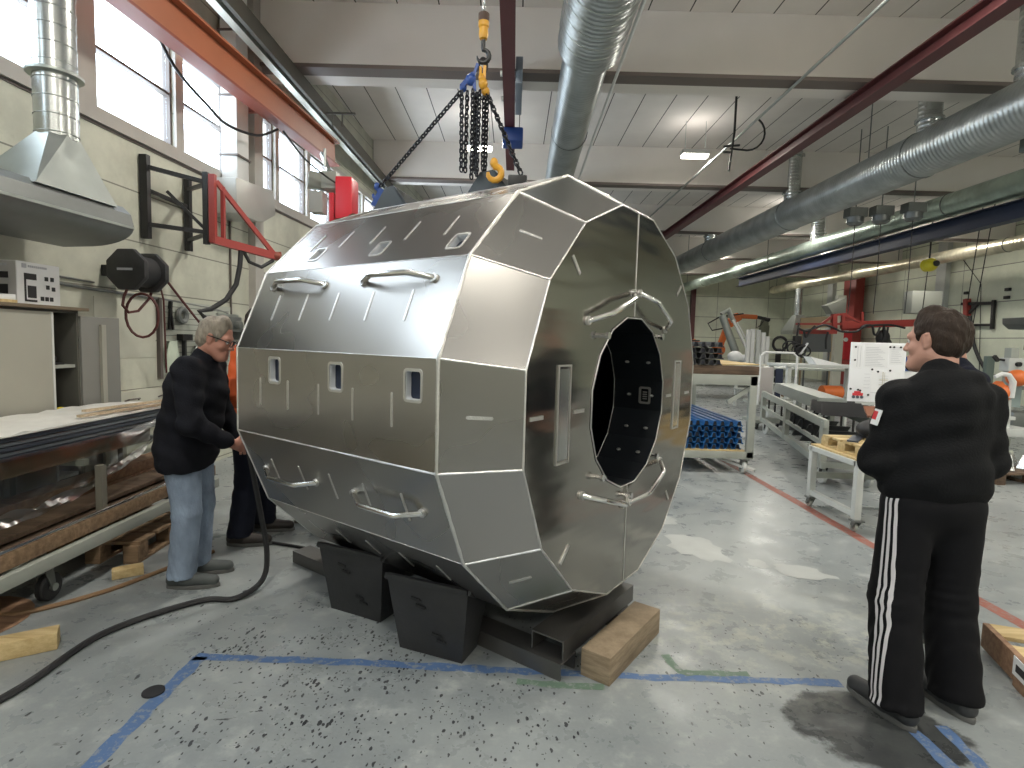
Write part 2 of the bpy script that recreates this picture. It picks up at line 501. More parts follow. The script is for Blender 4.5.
M['sheet_lt'] = mat('grey_blue_sheet_edge', (.21, .235, .26), .34, .6, .4, 3, stretch=(1, .2, 30))
M['wrap'] = mat('white_film_wrap', (.74, .74, .71), .35, 0, .2, 6, .4, 9)
M['card'] = mat('brown_board', (.15, .115, .075), .7, 0, .2, 4)
M['brass'] = mat('yellow_hook_paint', (.66, .33, .03), .4, 0, .2, 12)
M['chain'] = mat('dark_chain_steel', (.03, .03, .034), .4, .8, .3, 30)
M['chain_lt'] = mat('zinc_chain', (.55, .55, .54), .35, .9)
M['blue'] = mat('blue_paint', (.02, .065, .27), .42, 0, .2, 8)
M['navy'] = mat('navy_steel', (.012, .02, .05), .5)
M['blue_prof'] = mat('blue_profile_film', (.02, .13, .36), .35, 0, .2, 5)
M['prof_in'] = mat('profile_inner_shade', (.008, .01, .02), .6)
M['prof_dk'] = mat('black_profile', (.018, .018, .02), .45, .2, .3, 6)
M['yellow'] = mat('yellow_plastic', (.70, .60, .03), .4)
M['robot'] = mat('robot_orange', (.68, .16, .035), .4, 0, .12, 5)
M['skin'] = mat('skin', (.50, .27, .20), .5, 0, .14, 14, .1, 60)
M['skin_b'] = mat('weathered_skin', (.46, .22, .16), .5, 0, .16, 14, .1, 60)
M['hair_br'] = mat('dark_brown_hair', (.035, .024, .018), .55, 0, .45, 22, .8, 90, (1, 1, .35), spec=.15)
M['hair_gr'] = mat('grey_hair', (.27, .235, .19), .6, 0, .5, 24, .9, 70, (1, 1, .4), spec=.2)
M['cloth_bk'] = mat('black_sweatshirt', (.006, .0065, .0075), .85, 0, .25, 6, .3, 120, spec=.2)
M['cloth_nv'] = mat('near_black_jumper', (.0085, .009, .013), .9, 0, .3, 6, .3, 120, spec=.2)
M['cloth_dk'] = mat('navy_work_trousers', (.010, .012, .022), .85, 0, .3, 6, .2, 90, spec=.2)
M['denim'] = mat('washed_denim', (.25, .315, .42), .85, 0, .6, 8, .5, 60, (1, 1, .6), detail=7)
M['hivis'] = mat('orange_hivis', (.85, .14, .03), .7, 0, .1)
M['shoe_dk'] = mat('dark_trainer', (.035, .037, .04), .55, 0, .5, 18)
M['shoe_gr'] = mat('grey_work_shoe', (.075, .085, .085), .6, 0, .4, 18)
M['shoe_br'] = mat('dark_brown_boot', (.032, .025, .022), .55, 0, .3, 12)
M['sole'] = mat('shoe_sole', (.12, .12, .115), .7, 0, .2, 20)
M['eye'] = mat('eye_white', (.7, .68, .65), .3)
def worn(name, col, wear):
    m, g = new_mat(name, .55); c = g.coords(); n = g.noise(c, 26, 5, .7)
    g.l(g.mix(g.smooth(n, .50, .62), g.mix(g.noise(c, 5, 3), tuple(k * .8 for k in col), tuple(k * 1.2 for k in col)), wear), g.b.inputs['Base Color']); return m
M['tape_b'] = worn('worn_blue_tape', (.085, .155, .31), (.22, .25, .29))
M['tape_g'] = worn('worn_green_tape', (.13, .20, .15), (.26, .29, .27))
M['tape_r'] = worn('worn_red_line', (.29, .10, .075), (.25, .21, .19))
M['patch'] = mat('pale_filler', (.43, .45, .44), .5, 0, .15, 8)
M['paper'] = mat('paper', (.78, .79, .80), .6, 0, .03, 8)
M['board'] = mat('whiteboard', (.80, .81, .83), .3, 0, .02)
M['ink'] = mat('dark_ink', (.02, .02, .022), .6)
M['ink_lt'] = mat('pale_print', (.45, .46, .50), .6)
M['ink_gold'] = mat('faint_ochre_print', (.52, .48, .36), .6)
M['ink_red'] = mat('red_print', (.6, .04, .05), .6)
M['hazel'] = mat('pegboard_paint', (.40, .42, .37), .5, 0, .08, 3)
M['peg_line'] = mat('pegboard_slots', (.19, .20, .18), .6)
M['box_side'] = mat('carton_grey_side', (.47, .46, .46), .55, 0, .05)
M['rag'] = mat('pale_green_rag', (.55, .62, .52), .8, 0, .2, 8, .4, 20)

# ---------------------------------------------------------------- room shell
X_R, Y_F, Y_B = 16.0, 33.0, -9.0
def wx(y): return -4.06 + SLOPE * y
mb = MB().prism([(wx(Y_B) - .3, Y_B - .2, -.2), (X_R + .2, Y_B - .2, -.2), (X_R + .2, Y_F + .2, -.2), (wx(Y_F) - .3, Y_F + .2, -.2)], (0, 0, .2))
struct('floor', mb, M['floor'], smooth=0)
mb = MB().prism([(wx(Y_B) - .3, Y_B - .2, ROOM_Z), (X_R + .2, Y_B - .2, ROOM_Z), (X_R + .2, Y_F + .2, ROOM_Z), (wx(Y_F) - .3, Y_F + .2, ROOM_Z)], (0, 0, .2))
struct('ceiling', mb, M['ceil'], smooth=0)
# window wall with real openings
mb = MB(ML)
y0, y1 = -9.2, 33.3
mb.box((-.2, y0, 0), (0, y1, WZ0)); mb.box((-.2, y0, WZ1), (0, y1, ROOM_Z))
cur = y0
for a, b in WINDOWS:
    mb.box((-.2, cur, WZ0), (0, a, WZ1)); cur = b
mb.box((-.2, cur, WZ0), (0, y1, WZ1))
struct('wall_left', mb, M['wall_l'], smooth=0)
struct('wall_right', MB().box((X_R, Y_B - .2, 0), (X_R + .2, Y_F + .2, ROOM_Z)), M['wall_r'], smooth=0)
struct('wall_far', MB().box((wx(Y_F) - .1, Y_F, 0), (X_R, Y_F + .2, ROOM_Z)), M['wall_r'], smooth=0)
struct('wall_rear', MB().box((wx(Y_B), Y_B - .2, 0), (X_R, Y_B, ROOM_Z)), M['wall_l'], smooth=0)
for i, (a, b) in enumerate(WINDOWS):
    mb = MB(ML); zc = (WZ0 + WZ1) / 2; t = .028
    for p, q in (((-.1, a, WZ0), (-.02, a + t, WZ1)), ((-.1, b - t, WZ0), (-.02, b, WZ1)), ((-.1, a, WZ0), (-.02, b, WZ0 + t)), ((-.1, a, WZ1 - t), (-.02, b, WZ1)),
                 ((-.1, a, zc - .014), (-.02, b, zc + .014))): mb.box(p, q)
    w = struct('window_%d' % (i + 1), mb, M['frame_d'], smooth=0)
    mesh_obj('pane', MB(ML).box((-.066, a + t, WZ0 + t), (-.058, b - t, WZ1 - t)), M['glass'], w, smooth=0)
mb = MB(ML); mb.box((0, -9, WZ0 - .13), (.035, 7.2, WZ0 - .0)); mb.box((0, 7.84, WZ0 - .13), (.035, 33, WZ0))
mb.box((0, -9, WZ1), (.035, 33, WZ1 + .1))
for a, b in zip([w[1] for w in WINDOWS[:-1]], [w[0] for w in WINDOWS[1:]]):
    if b - a < .4: mb.box((0, a, WZ0), (.03, b, WZ1))
struct('trim_1', mb, M['frame_w'], smooth=0)
struct('trim_2', MB(ML).box((0, -9, WZ0 - .155), (.012, 33, WZ0 - .131)), M['frame_d'], smooth=0)
# pilaster between the windows
struct('trim_3', MB(ML).box((0, 7.62, 0), (.10, 7.84, ROOM_Z)), M['frame_w'], smooth=0)
# deep ceiling beams with a brown lower flange
for k in range(-3, 5):
    y = 7.78 + 5.15 * k
    if y > Y_F - .6 or y < Y_B + .2: continue
    bmo = struct('ceiling_beam', MB().box((wx(y) + .02, y, 5.25), (X_R - .02, y + .62, ROOM_Z - .002)), M['beam'], smooth=0)
    mesh_obj('flange', MB().box((wx(y) + .03, y - .03, 5.2), (X_R - .03, y + .22, 5.249)), M['beam_flange'], bmo, smooth=0)
# right wall columns (pale strips), far corner post
for i, y in enumerate((13.2, 20.6, 27.8)):
    struct('trim_%d' % (10 + i), MB().box((15.8, y, 0), (15.99, y + .45, ROOM_Z)), M['grey_lt'], smooth=0)

# ---------------------------------------------------------------- floor lines (paint and tape)
def floor_strip(name, pts, w, m, z=.0012, jag=.012, seg=.06):
    mb = MB(); P = [V((p[0], p[1], z)) for p in pts]; L = []
    for a, b in zip(P[:-1], P[1:]):
        n = max(2, int((b - a).length / seg))
        for i in range(n + (1 if b is P[-1] else 0)): L.append((a.lerp(b, i / n)))
    vs = []; fs = []
    for i, p in enumerate(L):
        d = (L[min(i + 1, len(L) - 1)] - L[max(i - 1, 0)]).normalized(); s = V((-d.y, d.x, 0))
        vs += [p + s * (w / 2 + random.uniform(-jag, jag * .3)), p - s * (w / 2 + random.uniform(-jag, jag * .3))]
    for i in range(len(L) - 1): fs.append((2 * i, 2 * i + 2, 2 * i + 3, 2 * i + 1))
    mb.add(vs, fs)
    return struct(name, mb, m, smooth=0)
floor_strip('floor_line', [(-1.53, 1.5), (-1.51, 2.0), (-1.50, 2.62)], .075, M['tape_b'])
floor_strip('floor_line', [(-1.53, 2.62), (-.6, 2.605), (-.08, 2.58)], .065, M['tape_b'])
floor_strip('floor_line', [(-.08, 2.58), (.6, 2.555), (1.4, 2.55), (1.62, 2.54)], .062, M['tape_b'])
floor_strip('floor_line', [(.06, 2.49), (.30, 2.47), (.47, 2.462)], .05, M['tape_g'])
floor_strip('floor_line', [(.83, 2.75), (.86, 2.60), (.93, 2.59), (1.2, 2.60)], .05, M['tape_g'], .0016)
floor_strip('floor_line', [(1.73, 2.30), (1.745, 1.7)], .065, M['tape_b'])
floor_strip('floor_line', [(1.88, 2.26), (1.85, 1.7)], .06, M['tape_b'])
floor_strip('floor_line', [(3.06, 1.5), (3.07, 3.4), (3.0, 4.5), (3.02, 12.0)], .11, M['tape_r'], seg=.2)
def blob_patch(cx, cy, rx, ry, rot, seed):
    rnd = random.Random(seed); mb = MB(); n = 22; vs = [(cx, cy, .0015)]
    for k in range(n):
        a = 2 * PI * k / n; r = 1 + rnd.uniform(-.22, .18)
        x, y = rx * r * math.cos(a), ry * r * math.sin(a)
        vs.append((cx + x * math.cos(rot) - y * math.sin(rot), cy + x * math.sin(rot) + y * math.cos(rot), .0015))
    mb.add(vs, [(0, 1 + k, 1 + (k + 1) % n) for k in range(n)])
    struct('floor_patch', mb, M['patch'], smooth=0)
blob_patch(1.50, 4.30, .20, .30, .35, 1); blob_patch(2.12, 3.86, .2, .12, -.5, 2); blob_patch(1.86, 4.0, .07, .09, 0, 3); blob_patch(1.38, 4.95, .16, .13, 0, 5)

# ---------------------------------------------------------------- ceiling strip lights
lamp0 = None
def strip_light(x, y, z, label):
    global lamp0
    if lamp0 is None:
        t = thing('ceiling_light', label, 'ceiling light', (x, y, z), 0, 'white strip lights under the ceiling')
        mesh_obj('housing', MB().box((x - .27, y - .11, z + .05), (x + .27, y + .11, z + .13)), M['white'], t, bevel=.01)
        mesh_obj('diffuser', MB().box((x - .25, y - .09, z), (x + .25, y + .09, z + .05)), M['lamp'], t, bevel=.008)
        mb = MB(); mb.cyl((x - .2, y, z + .13), (x - .2, y, ROOM_Z), .006, 6); mb.cyl((x + .2, y, z + .13), (x + .2, y, ROOM_Z), .006, 6)
        mesh_obj('suspension_rod', mb, M['galv_flat'], t)
        lamp0 = t
    else: t = dup(lamp0, (x, y, z), 0, label)
    area_light('lamp_light', (x, y, z - .02), .5, .18, LAMP_W, (1.0, .95, .85), (0, 0, -1))
    area_light('ceiling_fill', (x, y, z + .15), .5, .18, LAMP_W * .04, (1.0, .95, .88), (0, 0, 1))  # added upward fill to brighten the ceiling; the fixture itself only shines down
Z_L = 5.35
for x, y, lab in ((3.53, 11.4, 'large-looking strip light lit above the middle of the hall, right of the big spiral duct'),
                  (-.78, 11.3, 'lit strip light glimpsed behind the hanging chains'),
                  (12.85, 17.5, 'lit strip light between the navy girder and the yellow hoist'),
                  (12.87, 23.2, 'lit strip light just beyond the end of the navy girder bracket'),
                  (12.75, 27.5, 'lit strip light deepest along the wall with the red column'),
                  (8.05, 27.3, 'lit strip light showing just past the edge of the aluminium drum'),
                  (8.3, 23.2, 'lit strip light peeping under the large duct, farther of two'),
                  (8.2, 17.2, 'lit strip light peeping under the large duct, nearer of two')):
    strip_light(x, y, Z_L, lab)
for x in (-.9, 3.5, 8.1, 12.8):
    for y in (5.6, .2, -5.2):
        strip_light(x, y, Z_L, 'white strip light on the ceiling beyond the edge of the picture')
# ---------------------------------------------------------------- the aluminium drum (16-sided)
CC = V((.612, 2.832, 1.302)); R1, R0, DCH, LEN, RH = 1.1434, .9707, .288, 1.480, .436
YW = -.63
NX = V((math.cos(YW), math.sin(YW), 0)); AX = V((-math.sin(YW), math.cos(YW), 0)); UP = V((0, 0, 1))
def ang(k): return PI + (k - 2.5) * PI / 8
def rp(R, k, ap): t = ang(k); return CC + NX * ap + (AX * math.cos(t) + UP * math.sin(t)) * R
def da(s, a, u): return CC + NX * s + AX * a + UP * u          # drum axes: along axis, across, up
S0, S1 = -DCH, -DCH - LEN; SB = S1 - DCH
drum = thing('aluminium_drum', 'huge sixteen-sided welded aluminium drum with a round hole in its front plate', 'metal drum', (CC.x + NX.x * -1.03, CC.y + NX.y * -1.03, .18))
TH = .006
WELDS = []
def frame_of(k, kind):
    """origin (mid of the panel at the front edge), axial dir, transverse (up) dir, outward normal"""
    if kind == 'body': A, B = rp(R1, k, S0), rp(R1, k + 1, S0); ax = NX.copy()
    else:
        A, B = rp(R1, k, S0), rp(R1, k + 1, S0); A0, B0 = rp(R0, k, 0), rp(R0, k + 1, 0); ax = ((A0 + B0) / 2 - (A + B) / 2).normalized()
    tr = (A - B).normalized(); n = ax.cross(tr)
    mid = (A + B) / 2
    if n.dot(mid - CC - NX * S0) < 0: n = -n
    return mid, ax, tr, n
def slit(mb, mid, ax, tr, n, c, half, along, w=.011, h=.003):
    """weld-filled stitch slot: a slim rounded bead"""
    p = mid + ax * c[0] + tr * c[1]; d = (ax if along else tr) * half; s = (tr if along else ax) * w / 2
    poly = []
    for sg in (1, -1):
        for j in range(7):
            a = -PI / 2 + PI * j / 6
            poly.append(p + d * sg + (d.normalized() * math.cos(a) * sg * w / 2) + s * 2 * math.sin(a) * sg * .5)
    mb.prism([q - n * .002 for q in poly], n * (h + .002))
def rrect(c, ax, tr, a, b, r=.018, n=4):
    out = []
    for sx, sy, st in ((1, 1, 0), (-1, 1, 1), (-1, -1, 2), (1, -1, 3)):
        for j in range(n + 1):
            t = PI / 2 * (st + j / n)
            out.append(c + ax * (sx * (a - r) + r * math.cos(t)) + tr * (sy * (b - r) + r * math.sin(t)))
    return out
def plate_with_windows(A, B, C_, D_, n, wins, name, m, parent, ax, tr):
    """panel quad with real rectangular openings (list of centre,a,b); strips along tr"""
    mid = (A + B) / 2; w2 = (A - B).length / 2
    x1 = 0.0; x0 = (D_ - A).dot(ax)
    xs = sorted([x0, x1] + [c[0] - a for c, a, b in wins] + [c[0] + a for c, a, b in wins])
    mb = MB()
    P = lambda x, y: mid + ax * x + tr * y
    for i in range(len(xs) - 1):
        xa, xb = xs[i], xs[i + 1]; win = None
        for c, a, b in wins:
            if abs(xa - (c[0] - a)) < 1e-6: win = (c[1] - b, c[1] + b)
        spans = [(-w2, w2)] if win is None else [(-w2, win[0]), (win[1], w2)]
        for ya, yb in spans:
            mb.prism([P(xa, ya), P(xb, ya), P(xb, yb), P(xa, yb)], -n * TH)
    return mesh_obj(name, mb, m, parent, smooth=0)
for k in range(-3, 13):
    mid, ax, tr, n = frame_of(k, 'body')
    A, B, C_, D_ = rp(R1, k, S0), rp(R1, k + 1, S0), rp(R1, k + 1, S1), rp(R1, k, S1)
    wins = []
    if k in (0, 2, 8, 6): wins = [((c - S0 - .288 + .0, (.117 if k in (2, 6) else -.108) * (1 if k < 5 else -1)), .045, .062 if k in (2, 6) else .048) for c in (0, 0, 0)][:0]
    cs = {0: [(-1.14, -.096), (-.634, -.107), (-.132, -.116)], 2: [(-1.12, .119), (-.628, .115), (-.134, .111)]}.get(k, [])
    hb = .050 if k == 0 else .061; ha = .040 if k == 0 else .047
    wins = [(c, ha, hb) for c in cs]
    pan = plate_with_windows(A, B, C_, D_, n, wins, 'side_panel', M['alu'], drum, ax, tr)
    if k in (0, 1, 2, 3, 4, -1):
        for c in (-.256, -.507, -.756, -1.003, -1.25):
            mb = MB(); slit(mb, mid, ax, tr, n, (c, {0: .017, 1: .006, 2: .004, 3: .008}.get(k, 0)), .066, False, .012)
            mesh_obj('stitch_weld', mb, M['weld'], pan)
    for (c, a, b) in wins:
        c3 = mid + ax * c[0] + tr * c[1]
        mb = MB(); o = rrect(c3 + n * .003, ax, tr, a + .007, b + .007, .02); i_ = rrect(c3 + n * .003, ax, tr, a - .004, b - .004, .014)
        mb.ring(o, i_, -n * .01)
        mesh_obj('window_edge_weld', mb, M['weld'], pan)
        # short tube socket behind the opening
        mb = MB(); o = rrect(c3 - n * .004, ax, tr, a + .002, b + .002, .016); i_ = rrect(c3 - n * .004, ax, tr, a - .006, b - .006, .012)
        mb.ring(o, i_, -n * .11); mb.prism([p - n * .105 for p in i_], -n * .004)
        mesh_obj('tube_socket', mb, M['socket'], drum)
    # front and rear bevelled panels
    for s_e, s_f, nm in ((S0, 0.0, 'front_bevel_panel'), (S1, SB, 'rear_bevel_panel')):
        q = [rp(R1, k, s_e), rp(R1, k + 1, s_e), rp(R0, k + 1, s_f), rp(R0, k, s_f)]
        c = sum(q, V()) / 4; nn = (q[1] - q[0]).cross(q[3] - q[0]).normalized()
        if nn.dot(c - (CC + NX * -1.0)) < 0: nn = -nn
        bp = mesh_obj(nm, MB().prism(q, -nn * TH), M['alu'], drum, smooth=0)
        if s_f == 0.0 and k % 2 == 0:
            m2, a2, t2, n2 = frame_of(k, 'bevel')
            mb = MB(); slit(mb, m2, a2, t2, n2, (.163, .002), .046, True, .013)
            mesh_obj('stitch_weld', mb, M['weld'], bp)
    def bead(nm, p, q, r=.0048, step=.035):
        mb = MB(); n_ = max(2, int((q - p).length / step)); pts = [p.lerp(q, i / n_) for i in range(n_ + 1)]
        mb.tube(pts, [r * random.uniform(.8, 1.2) for _ in pts], 6); mesh_obj(nm, mb, M['weld'], drum)
    bead('front_bevel_weld', rp(R1, k, S0), rp(R0, k, 0), .0048); bead('rear_bevel_weld', rp(R1, k, S1), rp(R0, k, SB))
    if k in (3, 2, 1, 0, -1, 4): bead('panel_weld', rp(R1, k, S0), rp(R1, k, S1), .0045 if k in (3, -1) else .0022)
for r_, s_, rad, nm in ((R1, S0, .0078, 'ridge_weld'), (R1, S1, .0048, 'ridge_weld'), (R0, 0, .0042, 'rim_weld'), (R0, SB, .0042, 'rim_weld')):
    pts = [rp(r_, k, s_).lerp(rp(r_, k + 1, s_), j / 12) for k in range(16) for j in range(12)]
    mesh_obj(nm, MB().tube(pts, [rad * random.uniform(.8, 1.2) for _ in pts], 6, True), M['weld'], drum)
# front and rear plates with their holes (two half plates joined on the centre seam)
for s, nm, dv in ((0.0, 'front_plate', -NX), (SB, 'rear_plate', NX)):
    for half in (0, 1):
        ks = list(range(-1, 7)) if half == 0 else list(range(7, 15))
        top_o, bot_o = da(s, 0, R0 * math.cos(PI / 16)), da(s, 0, -R0 * math.cos(PI / 16))
        top_i, bot_i = da(s, 0, RH * math.cos(PI / 16)), da(s, 0, -RH * math.cos(PI / 16))
        if half == 0: o = [top_o] + [rp(R0, k, s) for k in ks] + [bot_o]; i_ = [top_i] + [rp(RH, k, s) for k in ks] + [bot_i]
        else: o = [bot_o] + [rp(R0, k, s) for k in ks] + [top_o]; i_ = [bot_i] + [rp(RH, k, s) for k in ks] + [top_i]
        mb = MB(); n_ = len(o)
        for j in range(n_ - 1): mb.prism([o[j], o[j + 1], i_[j + 1], i_[j]], dv * TH)
        mesh_obj(nm, mb, M['alu_front'], drum, smooth=0)
# hole lining: short 16-sided tunnel, then the dark inner drum
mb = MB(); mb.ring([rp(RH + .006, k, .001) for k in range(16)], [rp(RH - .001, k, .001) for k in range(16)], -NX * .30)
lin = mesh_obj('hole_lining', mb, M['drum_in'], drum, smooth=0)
for s_ in (.003, -.30): mesh_obj('hole_rim_weld', MB().tube([rp(RH, k, s_) for k in range(16)], .0035, 6, True), M['weld'], drum)
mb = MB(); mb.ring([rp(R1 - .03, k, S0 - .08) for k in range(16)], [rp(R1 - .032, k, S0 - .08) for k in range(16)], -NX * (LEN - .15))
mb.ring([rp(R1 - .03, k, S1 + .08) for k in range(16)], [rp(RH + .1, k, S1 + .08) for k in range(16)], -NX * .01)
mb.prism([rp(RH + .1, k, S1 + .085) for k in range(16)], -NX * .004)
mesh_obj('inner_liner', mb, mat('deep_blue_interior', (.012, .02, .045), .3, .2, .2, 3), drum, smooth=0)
# marks in the tunnel wall: small socket frame and tack marks on the far side
mb = MB()
for (s, kk, ww, hh) in ((-.10, 10.5, .036, .05),):
    t = ang(kk); rad = AX * math.cos(t) + UP * math.sin(t); tan = NX.cross(rad)
    c = CC + NX * s + rad * (RH * math.cos(PI / 16) - .004)
    mb.ring(rrect(c, NX, tan, ww, hh, .012), rrect(c, NX, tan, ww - .012, hh - .012, .006), -rad * .006)
    mb.box((0, 0, 0), (0, 0, 0)) if False else None
    for q in (-.02, -.007, .006, .019): mb.bar(c + tan * q - NX * .012, c + tan * q + NX * .012, .006)
mesh_obj('socket_frame', mb, M['weld'], lin)
mb = MB()
for s, kk in ((-.06, 10.5), (-.2, 10.5), (-.07, 9.35), (-.19, 9.35), (-.07, 11.7), (-.2, 11.7), (-.07, 8.4), (-.19, 8.4)):
    mb = MB(); t = ang(kk); rad = AX * math.cos(t) + UP * math.sin(t); kr = round(kk - .5) + .5; dt = ang(kk) - ang(kr)
    c = CC + NX * s + rad * (RH * math.cos(PI / 16) / math.cos(dt) - .003)
    mb.ell(c, (.014, .014, .008), 8, 5); mesh_obj('tack_mark', mb, M['weld'], lin)
# centre seam weld, stitch marks and slots on the front plate
for sg in (1, -1): mesh_obj('centre_seam_weld', MB().tube([da(.0012, 0, sg * RH), da(.0012, 0, sg * .6), da(.0012, 0, sg * R0 * .98)], .0032, 6), M['weld'], drum)
mb = MB()
for a0, u0, a1, u1 in ((-.918, 0, -.827, 0), (-.586, 0, -.496, 0), (.492, 0, .572, 0), (.813, 0, .89, 0), (-.656, -.65, -.587, -.584), (-.639, .654, -.574, .586), (.595, .592, .657, .651), (.569, -.583, .614, -.643)):
    p, q = da(.0005, a0, u0), da(.0005, a1, u1); d = (q - p).normalized(); s_ = NX.cross(d) * .008
    mesh_obj('stitch_weld', MB().prism([p - s_, q - s_, q + s_, p + s_], NX * .0035), M['weld'], drum)
for sg in (-1, 1):
    c = da(.001, sg * .675 if sg < 0 else .662, -.003)
    mb = MB(); hw, hh = .052, .208
    mb.ring([c - AX * hw - UP * hh, c + AX * hw - UP * hh, c + AX * hw + UP * hh, c - AX * hw + UP * hh],
            [c - AX * (hw - .008) - UP * (hh - .008), c + AX * (hw - .008) - UP * (hh - .008), c + AX * (hw - .008) + UP * (hh - .008), c - AX * (hw - .008) + UP * (hh - .008)], NX * .006)
    sl = mesh_obj('slot_frame', mb, M['weld'], drum)
    h = hw - .012
    mesh_obj('slot_strip', MB().prism([c - AX * h - UP * .19, c + AX * h - UP * .19, c + AX * h + UP * .19, c - AX * h + UP * .19], NX * .003), M['alu_tube'], sl)
# bent tube handles
def handle(p, q, n, lift_, frac=.25, r=.0145):
    d = q - p; pts = [p, p + n * lift_ * .12 + d * .005, p + d * frac * .9 + n * lift_ * .93, p + d * frac * 1.05 + n * lift_, q - d * frac * 1.05 + n * lift_, q - d * frac * .9 + n * lift_ * .93, q + n * lift_ * .12 - d * .005, q]
    mb = MB().tube(pts, r, 10)
    h = mesh_obj('handle', mb, M['alu_tube'], drum)
    for e in (p, q): mesh_obj('handle_weld', MB().cyl(e - n * .002, e + n * .012, r * 1.55, 12), M['weld'], h)
for k, tz in ((1, .125), (3, .005), (6, .005), (8, .125)):
    mid, ax, tr, n = frame_of(k, 'body')
    for x0, x1 in ((-1.34, -.892), (-.602, -.154)): handle(mid + ax * x0 + tr * tz, mid + ax * x1 + tr * tz, n, .062, .25, .0125)
for (a0, u0), (a1, u1) in (((-.494, .395), (-.035, .552)), ((.05, .558), (.425, .385)), ((-.49, -.385), (-.05, -.525)), ((.437, -.373), (.03, -.53))):
    handle(da(0, a0, u0), da(0, a1, u1), NX, .07, .25, .013)
for a, u in ((-.359, .333), (.30, .341), (-.358, -.323), (.30, -.323), (-.03, -.478)):
    mb = MB(); mb.cyl(da(0, a, u), da(.035, a, u), .011, 8); mb.cyl(da(.03, a, u), da(.044, a, u), .018, 6); mesh_obj('rim_stud', mb, M['alu_tube'], drum)
# lifting lugs on the top
def lug(s, a, size, nm='lifting_lug'):
    z0 = R1 * math.cos(PI / 16) - .01; mb = MB()
    mb.prism([da(s - .24 * size, a, z0), da(s + .22 * size, a, z0), da(s + .18 * size, a, z0 + .05), da(s + .04 * size, a, z0 + .20 * size), da(s - .06 * size, a, z0 + .20 * size)], AX * .02)
    mb.prism([da(s + .20 * size, a, z0), da(s + .20 * size, a + .26 * size, z0), da(s + .12 * size, a + .18 * size, z0 + .10 * size), da(s + .04 * size, a, z0 + .19 * size)], NX * .015)
    mesh_obj(nm, mb, M['lug'], drum)
lug(-.98, 0.0, 1.0); lug(-1.62, -.20, .75); lug(-.60, .28, .8); lug(-1.62, .30, .75)

# ---------------------------------------------------------------- supports under the drum
def channel(mb, p, d, w, h, L, t=.008, up=True):
    """U channel along d: web on top (up) or at the bottom"""
    d = V(d).normalized(); s = V((-d.y, d.x, 0)); p = V(p)
    zb = V((0, 0, h)); o = s * w / 2
    mb.prism([p - o, p - o + s * t, p - o + s * t + zb, p - o + zb], d * L)
    mb.prism([p + o - s * t, p + o, p + o + zb, p + o - s * t + zb], d * L)
    z0 = V((0, 0, h - t)) if up else V()
    mb.prism([p - o + s * t + z0, p + o - s * t + z0, p + o - s * t + z0 + V((0, 0, t)), p - o + s * t + z0 + V((0, 0, t))], d * L)
mb = MB(); channel(mb, V((.305, 2.555, 0)), -NX, .14, .082, 2.2)
solo('steel_channel', mb, M['steel'], 'long dark steel channel lying on the floor nearest the viewer, under the drum', 'steel profile')
mb = MB(); channel(mb, V((.305, 2.555, 0)) + AX * .62, -NX, .14, .082, 2.2)
solo('steel_channel', mb, M['steel'], 'long steel channel on the floor beneath the far side of the drum', 'steel profile')
mb = MB(); channel(mb, V((.205, 2.585, .084)), AX, .185, .094, .80)
solo('steel_channel', mb, M['steel'], 'short upturned steel channel lying crosswise under the drum front, open end showing', 'steel profile')
mb = MB(); channel(mb, V((-.82, 3.30, .084)), AX, .185, .094, .80)
solo('steel_channel', mb, M['steel'], 'short crosswise steel channel hidden beneath the back of the drum', 'steel profile')
p = V((.43, 2.512, 0)); d = (AX * .62); s = NX * .155
mb = MB().prism([p - s * .5, p + s * .5, p + s * .5 + V((0, 0, .138)), p - s * .5 + V((0, 0, .138))], d)
solo('wooden_beam', mb, M['timber_grey'], 'squared weathered timber block on the floor against the steel channels', 'timber', bevel=.006)
# black tubs
def tub(o, fx, label):
    """tapered bin, its long front lying along fx at floor point o (near bottom corner)"""
    fx = V(fx).normalized(); fy = V((-fx.y, fx.x, 0)); o = V(o)
    P = lambda x, y, z: o + fx * x + fy * y + V((0, 0, z))
    L, D, H, f = .36, .17, .405, .05
    t = thing('plastic_tub', label, 'tub', tuple(P(L / 2, D / 2, 0)), 0, 'black tubs under the drum')
    HH = lambda y: H - .125 * (y + f) / (D + f)
    bot = [(0, 0), (L, 0), (L, D), (0, D)]; top = [(-f, -f), (L + f, -f), (L + f, D), (-f, D)]
    mb = MB(); vs = [P(x, y, .0) for x, y in bot] + [P(x, y, HH(y)) for x, y in top] + [P(x * .96 + .008, y * .96 + .008, .02) for x, y in bot] + [P(x * .97 + .006, y * .97 + .006, HH(y)) for x, y in top]
    fs = [(3, 2, 1, 0), (8, 9, 10, 11)]
    for i in range(4):
        j = (i + 1) % 4; fs += [(i, j, 4 + j, 4 + i), (8 + j, 8 + i, 12 + i, 12 + j), (4 + i, 4 + j, 12 + j, 12 + i)]
    mb.add(vs, fs); mesh_obj('shell', mb, M['tub'], t, bevel=.008)
    mb = MB()
    for i in range(4):
        a, b = top[i], top[(i + 1) % 4]
        mb.bar(P(a[0], a[1], HH(a[1]) - .01), P(b[0], b[1], HH(b[1]) - .01), .03, .028)
    mesh_obj('rim', mb, M['tub'], t, bevel=.005)
    for (x, z) in ((.09, .30), (.115, .265), (.20, .125), (.225, .095)):
        yy = -f * z / H - .006
        mesh_obj('grip_slot', MB().bar(P(x, yy, z + .004), P(x + .055, yy, z - .004), .006, .013), M['black'], t)
tub((-.545, 2.755, 0), (.93, -.37, 0), 'black plastic tub under the drum, the nearer one beside the steel channel end')
tub((-1.03, 3.15, 0), (.90, -.42, 0), 'black plastic tub under the drum, the one farther back by the loose cable')

